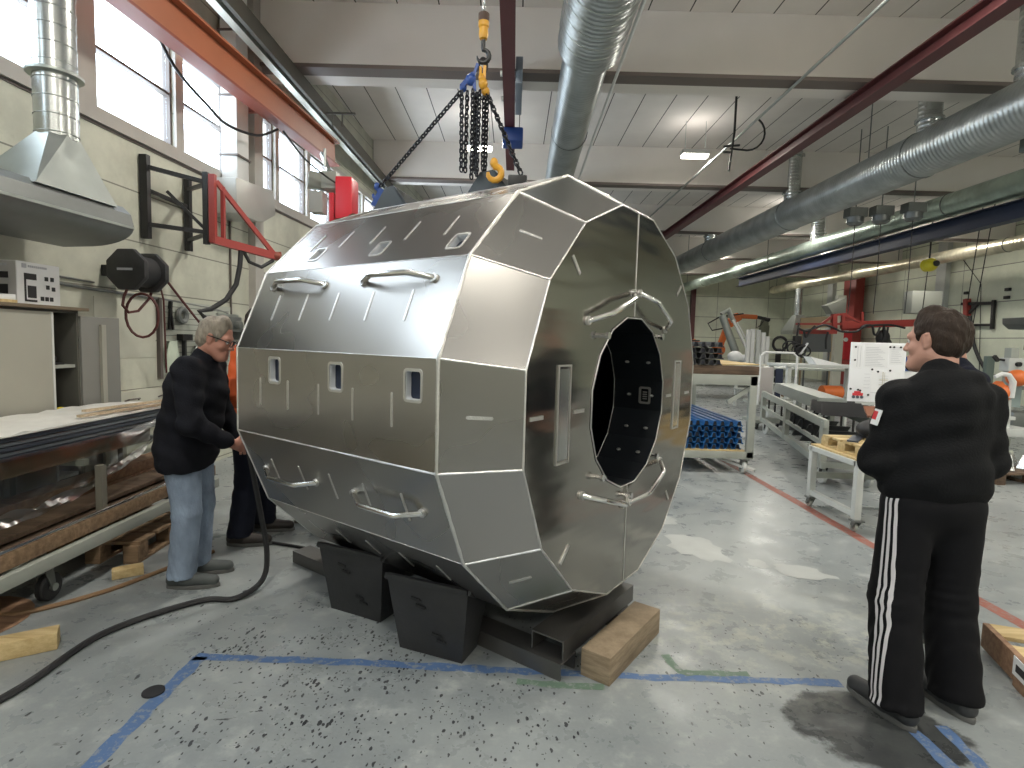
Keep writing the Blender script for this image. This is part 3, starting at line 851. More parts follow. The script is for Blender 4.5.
# ---------------------------------------------------------------- chain sling and hook
def chain_mesh(mb, pts, pitch=.026, wire=.0042, w=.017):
    pts = [V(p) for p in pts]; acc = 0; i = 0; flip = 0
    segs = []
    tot = sum((b - a).length for a, b in zip(pts[:-1], pts[1:])); n = max(1, int(tot / pitch))
    def at_len(s):
        for a, b in zip(pts[:-1], pts[1:]):
            l = (b - a).length
            if s <= l or b is pts[-1]: return a.lerp(b, min(1, s / l)), (b - a).normalized()
            s -= l
    for j in range(n):
        p, t = at_len((j + .5) * pitch)
        a = V((0, 0, 1)) if abs(t.z) < .9 else V((.8, .6, 0))
        x = t.cross(a).normalized(); y = t.cross(x)
        if j % 2: x = y
        hl = pitch * .72; rr = w / 2; loop = []
        for sgn in (1, -1):
            for q in range(4):
                an = -PI / 2 + PI * q / 3
                loop.append(p + t * (sgn * (hl - rr + rr * math.cos(an))) + x * (rr * math.sin(an) * sgn))
        mb.tube(loop, wire, 5, closed=True)
    return mb
HX, HY = -.225, 3.44
hook = thing('crane_hook', 'yellow crane hook block hanging on a zinc chain above the drum', 'crane hook', (HX, HY, 3.26))
mb = MB(); mb.lathe([(.008, .0), (.024, .008), (.029, .035), (.026, .07), (.032, .078), (.032, .105), (.014, .115)], (HX, HY, 3.375), 16)
mesh_obj('swivel_block', mb, M['brass'], hook)
mb = MB(); mb.lathe([(.033, 0), (.033, .045), (.02, .055)], (HX, HY, 3.48), 14); mesh_obj('block_cap', mb, mat('brown_cap', (.08, .045, .03), .6), hook)
pts = [(HX, HY, 3.39), (HX, HY, 3.33)] + [(HX + .036 * math.sin(a), HY, 3.285 + .036 * math.cos(a)) for a in [PI * 1.5 * j / 10 for j in range(11)]]
mesh_obj('hook', MB().tube(pts, [.013] * 4 + [.015] * 6 + [.010, .007, .004], 10), M['black'], hook)
mb = MB(); chain_mesh(mb, [(HX, HY, 3.525), (HX - .005, HY, 4.6), (HX - .005, HY + .0, 5.15)], .03, .0045, .018)
solo('hoist_chain', mb, M['chain_lt'], 'thin zinc hoist chain running from the yellow hook block to the ceiling crane', 'chain')
# overhead crane that carries the chain (above the picture)
mb = MB(); mb.box((-.55, HY - .2, 5.15), (.1, HY + .2, 5.5))
solo('hoist_trolley', mb, M['blue'], 'blue hoist body above the picture that holds the zinc chain', 'hoist', bevel=.02)
mb = MB(); mb.box((wx(HY) + .5, HY - .08, 5.5), (8.0, HY + .08, 5.52)); mb.box((wx(HY) + .5, HY - .01, 5.52), (8.0, HY + .01, 5.76)); mb.box((wx(HY) + .5, HY - .08, 5.76), (8.0, HY + .08, 6.055))
solo('crane_girder', mb, M['orange'], 'orange cross girder carrying the hoist above the picture', 'girder')
# sling: master ring, blue and yellow shorteners, chains
sling = thing('chain_sling', 'dark multi-leg chain sling with blue and yellow shorteners on the crane hook', 'chain sling', (HX, HY, 3.0))
mb = MB(); mb.tube([(HX + .024 * math.sin(a), HY + .01, 3.235 + .045 * math.cos(a)) for a in [2 * PI * j / 16 for j in range(16)]], .008, 8, True)
mesh_obj('master_ring', mb, M['black'], sling)
mb = MB(); mb.bar((HX - .03, HY, 3.24), (HX - .055, HY, 3.17), .018); mb.bar((HX - .055, HY, 3.18), (HX - .125, HY - .01, 3.10), .036, .026); mb.ell((HX - .07, HY - .01, 3.145), (.032, .025, .036)); mb.ell((HX - .115, HY, 3.10), (.022, .026, .024)); mb.bar((HX - .045, HY - .01, 3.08), (HX - .05, HY - .01, 3.16), .02)
mesh_obj('shortening_clutch', mb, M['blue'], sling)
mb = MB(); mb.bar((HX + .012, HY, 3.23), (HX + .008, HY, 3.12), .018); mb.bar((HX - .012, HY - .01, 3.22), (HX - .015, HY, 3.13), .014); mb.ell((HX + .005, HY - .015, 3.12), (.028, .025, .036)); mb.ell((HX + .018, HY, 3.085), (.026, .024, .026)); mb.ell((HX - .006, HY - .01, 3.155), (.020, .02, .028))
mesh_obj('shortening_clutch', mb, M['brass'], sling)
P_L = V((-.985, 4.01, 2.575)); P_R = V((.02, 3.28, 2.53))
mb = MB(); chain_mesh(mb, [(HX - .125, HY, 3.08), P_L + V((0, 0, .07))], .032, .0056, .023)
mesh_obj('leg_chain', mb, M['chain'], sling)
mb = MB(); chain_mesh(mb, [(HX + .03, HY, 3.07), P_R + V((0, 0, .03))], .032, .0056, .023); mesh_obj('leg_chain', mb, M['chain'], sling)
for dx, dy, z0, z1 in ((-.122, -.01, 3.08, 2.60), (-.09, 0, 3.08, 2.60), (-.056, -.01, 3.09, 2.55), (-.035, .02, 3.08, 2.60), (-.014, -.015, 3.08, 2.57), (.010, .01, 3.07, 2.62), (-.046, .03, 3.08, 2.62), (.030, .02, 3.07, 2.58)):
    mb = MB(); chain_mesh(mb, [(HX + dx, HY + dy, z0), (HX + dx + random.uniform(-.01, .01), HY + dy, z1)], .026, .0052, .021); mesh_obj('hanging_chain', mb, M['chain'], sling)
def grab_hook(mb, c, R, r=.016):
    c = V(c); mb.tube([c + V((R * math.sin(a), 0, R * math.cos(a))) for a in [PI * 1.6 * j / 10 - .2 for j in range(11)]], [r] * 7 + [r * .9, r * .8, r * .7, r * .5], 9)
    mb.ell(c + V((-.005, 0, R + .02)), (.024, .02, .03))
mb = MB(); grab_hook(mb, (-.135, 3.33, 2.575), .04, .02); mesh_obj('grab_hook', mb, M['brass'], sling)
mb = MB(); grab_hook(mb, P_L + V((0, 0, .03)), .035, .016); mb.bar(P_L + V((-.03, 0, -.05)), P_L + V((.03, 0, .07)), .035); mesh_obj('grab_hook', mb, M['blue'], sling)
mb = MB(); mb.box(tuple(P_R + V((-.075, -.03, -.06))), tuple(P_R + V((.035, .03, .02)))); mesh_obj('sling_clamp', mb, M['black'], sling, bevel=.01)

# ---------------------------------------------------------------- overhead steel and ducts
def ibeam_y(mb, x, y0, y1, z, w, h, tf=.016, tw=.012):
    mb.box((x - w / 2, y0, z), (x + w / 2, y1, z + tf)); mb.box((x - w / 2, y0, z + h - tf), (x + w / 2, y1, z + h)); mb.box((x - tw / 2, y0, z + tf), (x + tw / 2, y1, z + h - tf))
mb = MB(); ibeam_y(mb, -.15, 4.4, 11.4, 5.0, .16, .19)
solo('monorail_beam', mb, M['maroon'], 'maroon monorail beam overhead, running straight behind the chains', 'steel beam')
t = thing('monorail_trolley', 'grey and blue trolley riding on the overhead monorail beam', 'hoist trolley', (-.05, 8.0, 4.75))
mesh_obj('side_plate', MB().box((-.06, 7.3, 4.86), (.03, 8.3, 5.19)), mat('grey_blue_plate', (.20, .235, .28), .5), t, bevel=.01)
mesh_obj('motor', MB().box((-.26, 9.1, 4.78), (.07, 9.5, 5.0)), M['blue'], t, bevel=.03)
for y in (7.45, 8.2): mesh_obj('roller', MB().cyl((-.26, y, 5.04), (-.02, y, 5.04), .035, 12), M['grey_lt'], t)
mb = MB(); ibeam_y(mb, 4.78, 4.4, 32.8, 5.0, .2, .19)
solo('steel_beam', mb, M['maroon'], 'maroon steel I-beam overhead to the right of the big spiral duct', 'steel beam')
mb = MB(); mb.tube([(3.72, 4.6, 5.17), (3.75, 12, 5.17), (3.7, 32, 5.17)], .02, 8)
solo('conduit', mb, M['galv_flat'], 'slim grey conduit pipe running beside the maroon I-beam', 'pipe')
# centre spiral duct
t = thing('spiral_duct', 'big galvanised spiral duct overhead, straight above the drum', 'duct', (.78, 9, 4.6))
mb = MB(); mb.cyl((.745, 3.3, 4.845), (.745, 6.25, 4.845), .352, 28); sl = mesh_obj('sleeve', mb, M['galv'], t)
mb = MB()
for i in range(14): 
    y = 3.35 + i * .2; mb.tube([(.745 + .354 * math.cos(a), y + .02 * math.sin(a), 4.845 + .354 * math.sin(a)) for a in [2 * PI * j / 24 for j in range(24)]], .005, 5, True)
mesh_obj('spiral_rib', mb, M['galv_flat'], sl)
mb = MB(); mb.tube([(.75, 6.2, 4.90), (.79, 9.0, 4.90), (.86, 13.0, 4.90), (1.2, 32.0, 4.90)], .275, 28); mesh_obj('duct_run', mb, M['galv'], t)
for y in (6.24, 9.0, 12, 15, 20):
    mb = MB(); x = .75 + .0175 * (y - 6.3); mb.tube([(x + (.279) * math.cos(a), y, 4.90 + .279 * math.sin(a)) for a in [2 * PI * j / 24 for j in range(24)]], .009, 6, True); mesh_obj('joint_ring', mb, M['galv_dk'], t)
mb = MB(); mb.tube([(1.12, 3.2, 4.80), (1.17, 9, 4.80), (1.25, 14, 4.8)], .02, 8)
solo('conduit', mb, M['white'], 'thin pale pipe hugging the right side of the overhead spiral duct', 'pipe')
def run_duct(name, label, x, z, r, y0, y1, m, joints, stubs=(), ring_m=None):
    t = thing(name, label, 'duct', (x, (y0 + y1) / 2, z - r))
    for y in (10.3, 20.6, 30.0): mesh_obj('hanger_rod', MB().cyl((x + .03, y, z + r - .01), (x + .03, y, ROOM_Z), .012, 6), M['galv_dk'], t)
    mesh_obj('duct_run', MB().cyl((x, y0, z), (x, y1, z), r, 28), m, t)
    for y in joints: mb = MB(); mb.tube([(x + (r + .004) * math.cos(a), y, z + (r + .004) * math.sin(a)) for a in [2 * PI * j / 24 for j in range(24)]], .012, 6, True); mesh_obj('joint_ring', mb, ring_m or M['galv_dk'], t)
    for y, sr in stubs:
        mb = MB(); mb.cyl((x, y, z), (x, y, ROOM_Z), sr, 18); mb.cyl((x, y, z + r + .12), (x, y, z + r + .16), sr * 1.22, 18); mb.cyl((x, y, ROOM_Z - .12), (x, y, ROOM_Z - .08), sr * 1.3, 18)
        mesh_obj('riser', mb, M['galv_v'], t)
run_duct('ventilation_duct', 'largest grey ventilation duct running along the hall on the side of the standing man', 6.3, 4.66, .345, 3.0, 31.5, M['galv'], [4.6, 8.9, 13, 18, 24], [(7.15, .14), (8.8, .16), (13.0, .17), (18.3, .17)])
run_duct('ventilation_duct', 'greenish ventilation duct with a navy girder slung beneath it', 9.2, 4.72, .24, 5.0, 32.0, M['green_duct'], [12, 20, 27], [(17.2, .2)])
run_duct('ventilation_duct', 'slim cream duct lit along the top of the far side wall', 14.0, 4.70, .2, 8.0, 30.4, M['cream_duct'], [16, 23, 30.3])
mb = MB(); ibeam_y(mb, 9.2, 6.0, 23.0, 4.06, .24, .34)
solo('crane_runway', mb, M['navy'], 'navy blue crane girder slung below the greenish duct', 'girder')
for i, (x, y) in enumerate(((5.2, 7.9), (5.55, 8.1), (6.3, 9.6))):
    pass
# grey extractor clusters under the big duct with their wires
def drop_unit(x, y, label, zz=4.15):
    t = thing('reel_drop', label, 'cable reel', (x, y, zz), 0, 'ceiling cable reels in the hall')
    mb = MB(); mb.lathe([(.1, 0), (.16, .05), (.16, .16), (.09, .2)], (x, y, zz), 14); mb.box((x - .18, y - .12, zz + .16), (x + .18, y + .12, zz + .34)); mesh_obj('housing', mb, M['galv_dk'], t)
    mb = MB(); mb.cyl((x, y, zz + .3), (x, y, ROOM_Z), .012, 6); mesh_obj('hanger', mb, M['galv_dk'], t)
    mesh_obj('drop_cable', MB().tube([(x, y, zz + .05), (x + .01, y, 3.2), (x - .01, y, 2.35)], .009, 5), M['black'], t)
drop_unit(6.95, 11.6, 'grey cable reel hanging under the big duct, leftmost of the middle cluster'); drop_unit(7.35, 11.4, 'grey cable reel hanging under the big duct, middle one of the cluster'); drop_unit(7.78, 11.1, 'grey cable reel hanging under the big duct, rightmost of the middle cluster')
drop_unit(6.86, 7.5, 'brown-grey cable reel at the picture edge under the big duct, left of two', 4.12); drop_unit(7.26, 7.5, 'brown-grey cable reel at the picture edge under the big duct, right of two', 4.15)
# thin black hanger bracket with a hoop, right of the spiral duct
mb = MB(); mb.bar((3.62, 9.6, ROOM_Z), (3.62, 9.6, 5.18), .03); mb.bar((3.62, 9.6, 5.2), (3.56, 9.6, 4.55), .03); mb.bar((3.45, 9.6, 4.95), (3.72, 9.6, 4.98), .03); mb.bar((3.45, 9.6, 4.86), (3.6, 9.6, 4.86), .03)
mb.tube([(3.56, 9.6, 4.92), (3.85, 9.6, 4.9)] + [(3.85 + .28 * math.sin(a), 9.6, 5.18 - .28 * math.cos(a)) for a in [PI * j / 8 * .8 for j in range(1, 9)]], .016, 6)
solo('pipe_hanger', mb, M['black'], 'black ceiling hanger with a bent hoop beside a lit strip light', 'hanger')
# ---------------------------------------------------------------- left wall: girder, rail, hoist
def lw(o, y, z): return ML @ V((o, y, z))            # o metres off the window wall
GA, GB = lw(.55, 4.45, 4.215), lw(.55, 9.26, 4.33)
t = thing('crane_jib', 'long orange painted girder running along the top of the windows', 'girder', tuple(GA))
d = (GB - GA); s = V((1, -SLOPE, 0)).normalized(); z = V((0, 0, 1))
def gprism(mb, pts): mb.prism([GA + s * a + z * b for a, b in pts], d)
mb = MB(); gprism(mb, [(-.012, .03), (.012, .03), (.012, .36), (-.012, .36)]); gprism(mb, [(-.09, .36), (.09, .36), (.09, .385), (-.09, .385)]); mesh_obj('web', mb, M['orange'], t)
mb = MB(); gprism(mb, [(-.09, 0), (.09, 0), (.09, .028), (-.09, .028)]); mesh_obj('lower_flange', mb, M['orange_dk'], t)
for f_ in (.61,): mesh_obj('wall_bracket', MB().bar(GA + d * f_ + z * .18, GA + d * f_ + z * .18 - s * .54, .05, .07), M['orange_dk'], t)
RA, RB = V((-3.30, 2.0, 5.0)), V((-3.12, 16, 5.0))
mb = MB(); d2 = RB - RA
mb.prism([RA, RA + V((.10, 0, 0)), RA + V((.10, 0, .16)), RA + V((0, 0, .16))], d2)
rl = solo('crane_rail', mb, M['rail'], 'zinc crane rail high along the window side, beside the orange girder', 'rail')
mb = MB(); q = V((.16, 0, .0)); mb.prism([RA + q, RA + q + V((.05, 0, 0)), RA + q + V((.05, 0, .2)), RA + q + V((0, 0, .2))], d2)
solo('cable_track', mb, M['rail_dk'], 'dark cable track running alongside the zinc crane rail', 'rail')
RA2 = V((-3.38, 2.0, 5.22)); mb = MB(); mb.prism([RA2, RA2 + V((.03, 0, 0)), RA2 + V((.03, 0, .24)), RA2 + V((0, 0, .24))], V((.18, 14, 0)))
solo('crane_rail', mb, M['orange'], 'narrow orange upper rail beside the zinc crane rail', 'rail')
mb = MB(); mb.bar((-3.1, 8.9, 5.05), (-2.55, 8.9, 5.05), .03); mb.bar((-2.9, 8.9, 5.05), (-2.9, 8.9, 4.8), .02); mb.bar((-2.75, 8.9, 5.05), (-2.75, 8.9, 4.85), .02)
solo('rail_bracket', mb, M['rail_dk'], 'small dark bracket reaching from the crane rail under the first pale beam', 'bracket')
# electric chain hoist at the girder end
t = thing('chain_hoist', 'grey and red electric chain hoist hanging from the orange girder end', 'hoist', (-2.6, 8.2, 3.3))
mb = MB(); mb.cyl((-2.98, 8.1, 3.82), (-2.64, 8.2, 3.78), .125, 18); mb.box((-2.78, 8.02, 3.68), (-2.56, 8.3, 3.92)); mesh_obj('motor_housing', mb, M['galv_dk'] if False else mat('hoist_grey', (.33, .34, .30), .45, 0, .1), t, bevel=.012)
mesh_obj('control_box', MB().box((-2.94, 8.0, 3.34), (-2.75, 8.2, 3.64)), mat('control_grey', (.36, .36, .34), .5), t, bevel=.012)
mesh_obj('red_body', MB().box((-2.56, 7.95, 3.25), (-2.32, 8.3, 3.84)), M['red_b'], t, bevel=.03)
mesh_obj('red_guard', MB().box((-2.66, 8.0, 3.2), (-2.59, 8.12, 3.62)), M['red_b'], t, bevel=.01)
mb = MB(); mb.bar((-2.7, 8.1, 3.95), (-2.86, 8.3, 4.25), .05); mb.cyl((-2.75, 8.1, 4.0), (-2.75, 8.1, 4.25), .02, 8); mb.cyl((-2.55, 8.05, 3.25), (-2.55, 8.05, 3.62), .022, 8)
mesh_obj('suspension', mb, M['galv_flat'], t)
mb = MB(); mb.tube([(-2.62, 8.02, 3.2), (-2.5, 7.98, 3.24), (-2.36, 7.98, 3.30), (-2.2, 8.0, 3.30)], .03, 8); mb.ell((-2.3, 7.97, 3.28), (.08, .05, .05)); mesh_obj('clamp', mb, mat('rust_clamp', (.10, .06, .03), .5, .4), t)
# ---------------------------------------------------------------- local exhaust hood with its duct
t = thing('exhaust_hood', 'dull grey half-round exhaust hood on the wall with a duct rising from it', 'exhaust hood', tuple(lw(.5, 3.2, 2.2)))
prof = [(.72, 2.56), (.785, 2.50), (.81, 2.40)] + [(.80 - .42 * (1 - math.cos(a)), 2.39 - .14 * math.sin(a)) for a in [PI / 2 * j / 8 for j in range(1, 9)]] + [(.22, 2.245), (.22, 2.27)] + [(.78 - .40 * (1 - math.cos(a)), 2.41 - .12 * math.sin(a)) for a in [PI / 2 * j / 8 for j in range(8, 0, -1)]] + [(.76, 2.48), (.24, 2.535), (.24, 2.56)]
mb = MB(); mb.prism([lw(o, 2.4, z) for o, z in prof], lw(0, 4.46, 0) - lw(0, 2.4, 0)); mesh_obj('trough', mb, M['galv_dk'], t, smooth=30)
mb = MB(); mb.prism([lw(o, 4.455, z) for o, z in prof[:12] + [(.22, 2.55)]], lw(0, 4.47, 0) - lw(0, 4.455, 0)); mesh_obj('end_plate', mb, M['galv_dk'], t, smooth=0)
mesh_obj('lip_strip', MB().bar(lw(.812, 2.4, 2.395), lw(.812, 4.46, 2.395), .012, .018), M['galv_flat'], t)
mb = MB(); cy, co = 4.03, .60
bs = [lw(.30, 3.66, 2.53), lw(.78, 3.66, 2.53), lw(.78, 4.34, 2.53), lw(.30, 4.34, 2.53)]; tp = [lw(co + .13 * math.cos(a), cy + .13 * math.sin(a), 2.93) for a in [2 * PI * j / 8 - 3 * PI / 4 - PI / 8 for j in range(8)]]
vs = bs + tp; fs = [(3, 2, 1, 0), tuple(range(4, 12))]
for i in range(4):
    j = (i + 1) % 4; a0 = 4 + 2 * i; a1 = 4 + (2 * i + 1) % 8; a2 = 4 + (2 * i + 2) % 8
    fs += [(i, a1, a0), (i, j, a1), (j, a2, a1)]
mb.add(vs, fs); mesh_obj('transition', mb, M['galv_flat'], t, smooth=15)
mb = MB(); mb.tube([lw(co, cy, 2.91), lw(co, cy, 4.45), lw(co - .02, cy, 4.66), lw(co - .12, cy, 4.80), lw(co - .3, cy, 4.86), lw(.01, cy, 4.86)], .127, 24); du = mesh_obj('flue', mb, M['galv_flue'], t)
for z_ in [2.94 + i * .118 for i in range(13)]: mesh_obj('spiral_rib', MB().lathe([(.128, 0), (.1315, .003), (.128, .006)], tuple(lw(co, cy, z_)), 24), M['galv_flat'], du)
mb = MB(); mb.lathe([(.126, 0), (.165, .006), (.165, .024), (.126, .03)], tuple(lw(co, cy, 3.33)), 24); mesh_obj('flange_ring', mb, M['galv_flat'], du)
mb = MB(); mb.box((.02, 3.3, 2.17), (.4, 3.62, 2.19), ML)
mesh_obj('mount_bracket', mb, M['navy'], t)
# galvanised box and white riser by the pilaster
t = thing('wall_air_box', 'pale galvanised air box with a chamfered corner below the windows', 'ventilation box', tuple(lw(.4, 7.1, 3.2)))
y0_, y1_ = 6.62, 7.42
poly = [(y0_, 3.18 - .05), (7.18, 3.05), (y1_, 3.25), (y1_, 3.74), (y0_ + .0, 3.78)]
mb = MB(); mb.prism([lw(.05, a, b) for a, b in [(6.62, 3.0), (7.1, 3.0), (7.24, 3.03), (7.55, 3.18), (7.50, 3.48), (6.60, 3.40)]], lw(.42, 0, 0) - lw(.05, 0, 0)); mesh_obj('casing', mb, mat('pale_zinc', (.50, .50, .475), .42, .4, .12, 3), t, bevel=.01, smooth=20)
mb = MB(); mb.box((.05, 6.93, 3.42), (.25, 7.2, 5.9), ML); mesh_obj('white_riser', mb, M['white'], t, bevel=.01)
mb = MB()
for z_ in (3.75, 4.45, 5.2): mesh_obj('riser_clamp', MB().box((.03, 6.91, z_), (.27, 7.22, z_ + .02), ML), M['frame_d'], t)
# ---------------------------------------------------------------- black wall frame with red swing arm
t = thing('wall_bracket', 'black steel ladder frame bolted to the wall carrying a red swing arm', 'wall bracket', tuple(lw(.1, 6.0, 2.5)))
mb = MB()
A1, A2, A3 = (.05, 5.62), (.05, 6.28), (.56, 5.80)
def wp(a, z): return lw(a[0], a[1], z)
mesh_obj('wall_post', MB().bar(wp(A1, 2.52), wp(A1, 3.33), .075, .06), M['black'], t); mesh_obj('wall_post', MB().bar(wp(A2, 2.5), wp(A2, 3.30), .06, .06), M['black'], t)
for a_, b_, w_ in ((wp(A1, 3.22), wp(A3, 3.12), .04), (wp(A1, 2.66), wp(A3, 2.62), .04), (wp(A2, 3.17), wp(A3, 3.10), .035), (wp(A2, 2.62), wp(A3, 2.60), .035), (wp(A2, 2.98), wp(A1, 3.0), .035), (wp((.22, 5.7), 3.0), wp(A3, 2.64), .03)): mesh_obj('stay', MB().bar(a_, b_, w_), M['black'], t)
mesh_obj('pivot_post', MB().bar(wp(A3, 2.50), wp(A3, 3.22), .05), M['black'], t)
t = thing('swing_arm', 'red triangular swing arm with black hose hinged on the wall frame', 'swing arm', tuple(lw(.85, 6.05, 2.55)))
Q0 = lw(.63, 5.80, 0); Q1 = lw(1.02, 6.34, 0); dq = Q1 - Q0
def qp(f, z_): return Q0 + dq * f + V((0, 0, z_))
mb = MB(); mb.bar(qp(0, 2.52), qp(0, 3.20), .06, .05); mb.bar(qp(.15, 2.55), qp(.15, 3.1), .035); mesh_obj('upright', mb, M['red'], t)
mb = MB(); mb.bar(qp(-.02, 2.55), qp(.98, 2.47), .06, .08); mesh_obj('boom', mb, M['red'], t)
mb = MB(); mb.bar(qp(.05, 3.14), qp(.95, 2.50), .035, .045); mesh_obj('diagonal_brace', mb, M['red'], t)
mb = MB(); mb.ell(qp(1.0, 2.47), (.05, .05, .05)); mb.bar(qp(.9, 2.48), qp(1.08, 2.50), .045, .05); mesh_obj('joint', mb, M['orange_dk'], t)
mb = MB(); mb.tube([qp(.42, 2.50), qp(.40, 2.32), qp(.34, 2.12), qp(.18, 1.95), qp(-.05, 1.84), qp(-.22, 1.81), qp(-.12, 1.74), qp(.02, 1.66)], .026, 9); mb.tube([qp(.44, 2.50), qp(.55, 2.37), qp(.75, 2.33), qp(.95, 2.42)], .02, 8)
mesh_obj('hose', mb, M['rubber'], t)
# ---------------------------------------------------------------- hose reel
t = thing('hose_reel', 'black twin-disc hose reel on the wall with dark red hose looping below', 'hose reel', tuple(lw(.2, 5.25, 1.95)))
def hexdisc(mb, y, r, th, cz=2.14, o=.33):
    pts = [lw(o + r * math.sin(a), y, cz + r * math.cos(a)) for a in [2 * PI * j / 8 + PI / 8 for j in range(8)]]; mb.prism(pts, lw(0, th, 0) - lw(0, 0, 0))
mb = MB(); hexdisc(mb, 4.97, .195, .06); mesh_obj('side_plate', mb, M['tub'], t, bevel=.02)
mb = MB(); hexdisc(mb, 5.24, .195, .06); mesh_obj('side_plate', mb, M['tub'], t, bevel=.02)
mb = MB(); mb.cyl(lw(.33, 5.03, 2.14), lw(.33, 5.24, 2.14), .14, 20); mb.box((.001, 5.10, 2.09), (.24, 5.2, 2.19), ML); mesh_obj('drum_core', mb, M['rubber'], t)
mesh_obj('badge', MB().box((.26, 4.962, 2.13), (.40, 4.969, 2.15), ML), M['ink_lt'], t)
mb = MB(); c0 = lw(.36, 5.1, 0)
loop = [lw(.33, 5.0, 1.98), lw(.33, 4.95, 1.9), lw(.33, 4.93, 1.82), lw(.33, 5.0, 1.76), lw(.33, 5.12, 1.78), lw(.33, 5.26, 1.9), lw(.33, 5.30, 1.97)]
mb.tube(loop, .012, 7)
mb.tube([lw(.35 + .12 * math.sin(a), 5.14 + .05 * math.sin(a), 1.74 + .20 * math.cos(a)) for a in [2 * PI * j / 18 for j in range(19)]], .012, 7)
mb.tube([lw(.4, 5.30, 2.08), lw(.4, 5.36, 1.9), lw(.4, 5.38, 1.2)], .009, 6); mb.tube([lw(.4, 5.33, 2.15), lw(.42, 5.55, 1.95), lw(.5, 5.75, 1.7), lw(.75, 5.9, 1.5)], .012, 7)
mesh_obj('hose', mb, M['hose_red'], t)
# ---------------------------------------------------------------- wall cables, boards
def cable(name, pts, r, m, label, n=7, cat='cable'):
    P = [V(p) for p in pts]; out = []
    for i in range(len(P) - 1):                      # Catmull-Rom through the points
        p0, p1, p2, p3 = P[max(i - 1, 0)], P[i], P[i + 1], P[min(i + 2, len(P) - 1)]
        for j in range(8):
            u = j / 8; out.append(.5 * ((2 * p1) + (p2 - p0) * u + (2 * p0 - 5 * p1 + 4 * p2 - p3) * u * u + (3 * p1 - p0 - 3 * p2 + p3) * u ** 3))
    out.append(P[-1])
    return solo(name, MB().tube(out, r, n), m, label, cat)
cable('hanging_cable', [lw(.45, 4.75, 5.3), lw(.42, 5.05, 4.75), lw(.40, 5.5, 4.2), lw(.36, 6.2, 4.02), lw(.34, 6.6, 3.98), lw(.42, 7.1, 4.05), lw(.5, 7.45, 4.25)], .016, M['rubber'], 'black cable sagging across the tall windows')
cable('hanging_cable', [lw(.55, 7.5, 4.25), lw(.7, 7.8, 4.0), lw(.95, 8.0, 3.8), lw(1.1, 8.1, 3.72)], .013, M['rubber'], 'short black cable from the orange girder to the grey hoist motor')
cable('wall_cable', [lw(.02, 4.2, 2.02), lw(.02, 4.7, 1.97), lw(.02, 5.4, 1.95), lw(.02, 6.0, 1.93), lw(.02, 7.0, 1.86), lw(.02, 7.15, 1.7), lw(.02, 7.2, 1.4)], .014, M['galv_dk'], 'grey cable clipped along the wall below the hose reel')
cable('wall_cable', [lw(.012, 2.6, 2.06), lw(.012, 4.0, 2.05), lw(.012, 5.0, 2.02)], .009, M['galv_dk'], 'thin grey cable on the wall behind the printed carton')
solo('wall_cable', MB().bar(lw(.015, 7.16, 1.0), lw(.015, 7.16, 3.6), .02), M['frame_d'], 'upright dark conduit on the wall beneath the galvanised air box', 'cable')
solo('plywood_lining', MB().box((.001, 5.0, 1.33), (.006, 5.78, 1.90), ML), M['wall_l'] if False else mat('plain_cream_board', (.60, .60, .51), .55, 0, .12, 5), 'cream plywood lining on the wall below the hose reel', 'plywood', bevel=.004)
t = thing('tool_pegboard', 'grey slotted tool board on the wall behind the grey-haired man', 'tool board', tuple(lw(.03, 6.5, 1.05)))
mesh_obj('panel', MB().box((.01, 5.84, 1.12), (.03, 7.12, 1.93), ML), M['hazel'], t, bevel=.003)
mb = MB()
for i in range(12): mb.box((.0305, 5.9, 1.18 + i * .062), (.032, 7.08, 1.19 + i * .062), ML)
mesh_obj('slot_rows', mb, M['peg_line'], t, smooth=0)
mesh_obj('frame_edge', MB().box((.0, 5.80, 1.1), (.04, 5.84, 1.95), ML), M['frame_d'], t)
def wall_tool(name, parts, m, label, cat='tool'): 
    mb = MB()
    for f in parts: f(mb)
    return solo(name, mb, m, label, cat)
wall_tool('tape_roll', [lambda b: b.tube([lw(.07, 6.12 + .07 * math.cos(a), 1.78 + .07 * math.sin(a)) for a in [2 * PI * j / 16 for j in range(16)]], .028, 8, True)], M['galv_dk'], 'grey round roll hung high on the tool board')
wall_tool('pliers', [lambda b: b.bar(lw(.05, 5.93, 1.62), lw(.05, 5.95, 1.85), .02), lambda b: b.bar(lw(.05, 5.99, 1.62), lw(.05, 5.96, 1.85), .02), lambda b: b.bar(lw(.05, 5.95, 1.84), lw(.05, 5.96, 1.92), .03)], M['black'], 'dark long-handled pliers at the corner of the tool board nearest the hose reel')
wall_tool('mallet', [lambda b: b.bar(lw(.07, 6.14, 1.20), lw(.07, 6.14, 1.52), .035), lambda b: b.bar(lw(.07, 6.07, 1.54), lw(.07, 6.24, 1.54), .07)], M['black'], 'black rubber mallet hanging head up on the tool board')
mb = MB()
def rag(mb, y, z0, z1, w):
    n = 9; vs = []; fs = []
    for i in range(n):
        f = i / (n - 1); ww = w * (.45 + .55 * math.sin(PI * (.2 + .7 * f)))
        for j in range(9):
            u = j / 8 - .5; vs.append(lw(.05 + .02 * math.sin(9 * u + 3 * f), y + u * ww, z1 + (z0 - z1) * f))
    for i in range(n - 1):
        for j in range(8): fs.append((i * 9 + j, i * 9 + j + 1, (i + 1) * 9 + j + 1, (i + 1) * 9 + j))
    k = len(vs); vs2 = [p + (lw(.02, 0, 0) - lw(0, 0, 0)) for p in vs]
    mb.add(vs + vs2, fs + [tuple(i + k for i in f[::-1]) for f in fs] + [(j, j + 1, k + j + 1, k + j) for j in range(8)] + [((n - 1) * 9 + j, (n - 1) * 9 + j + 1, k + (n - 1) * 9 + j + 1, k + (n - 1) * 9 + j) for j in range(8)])
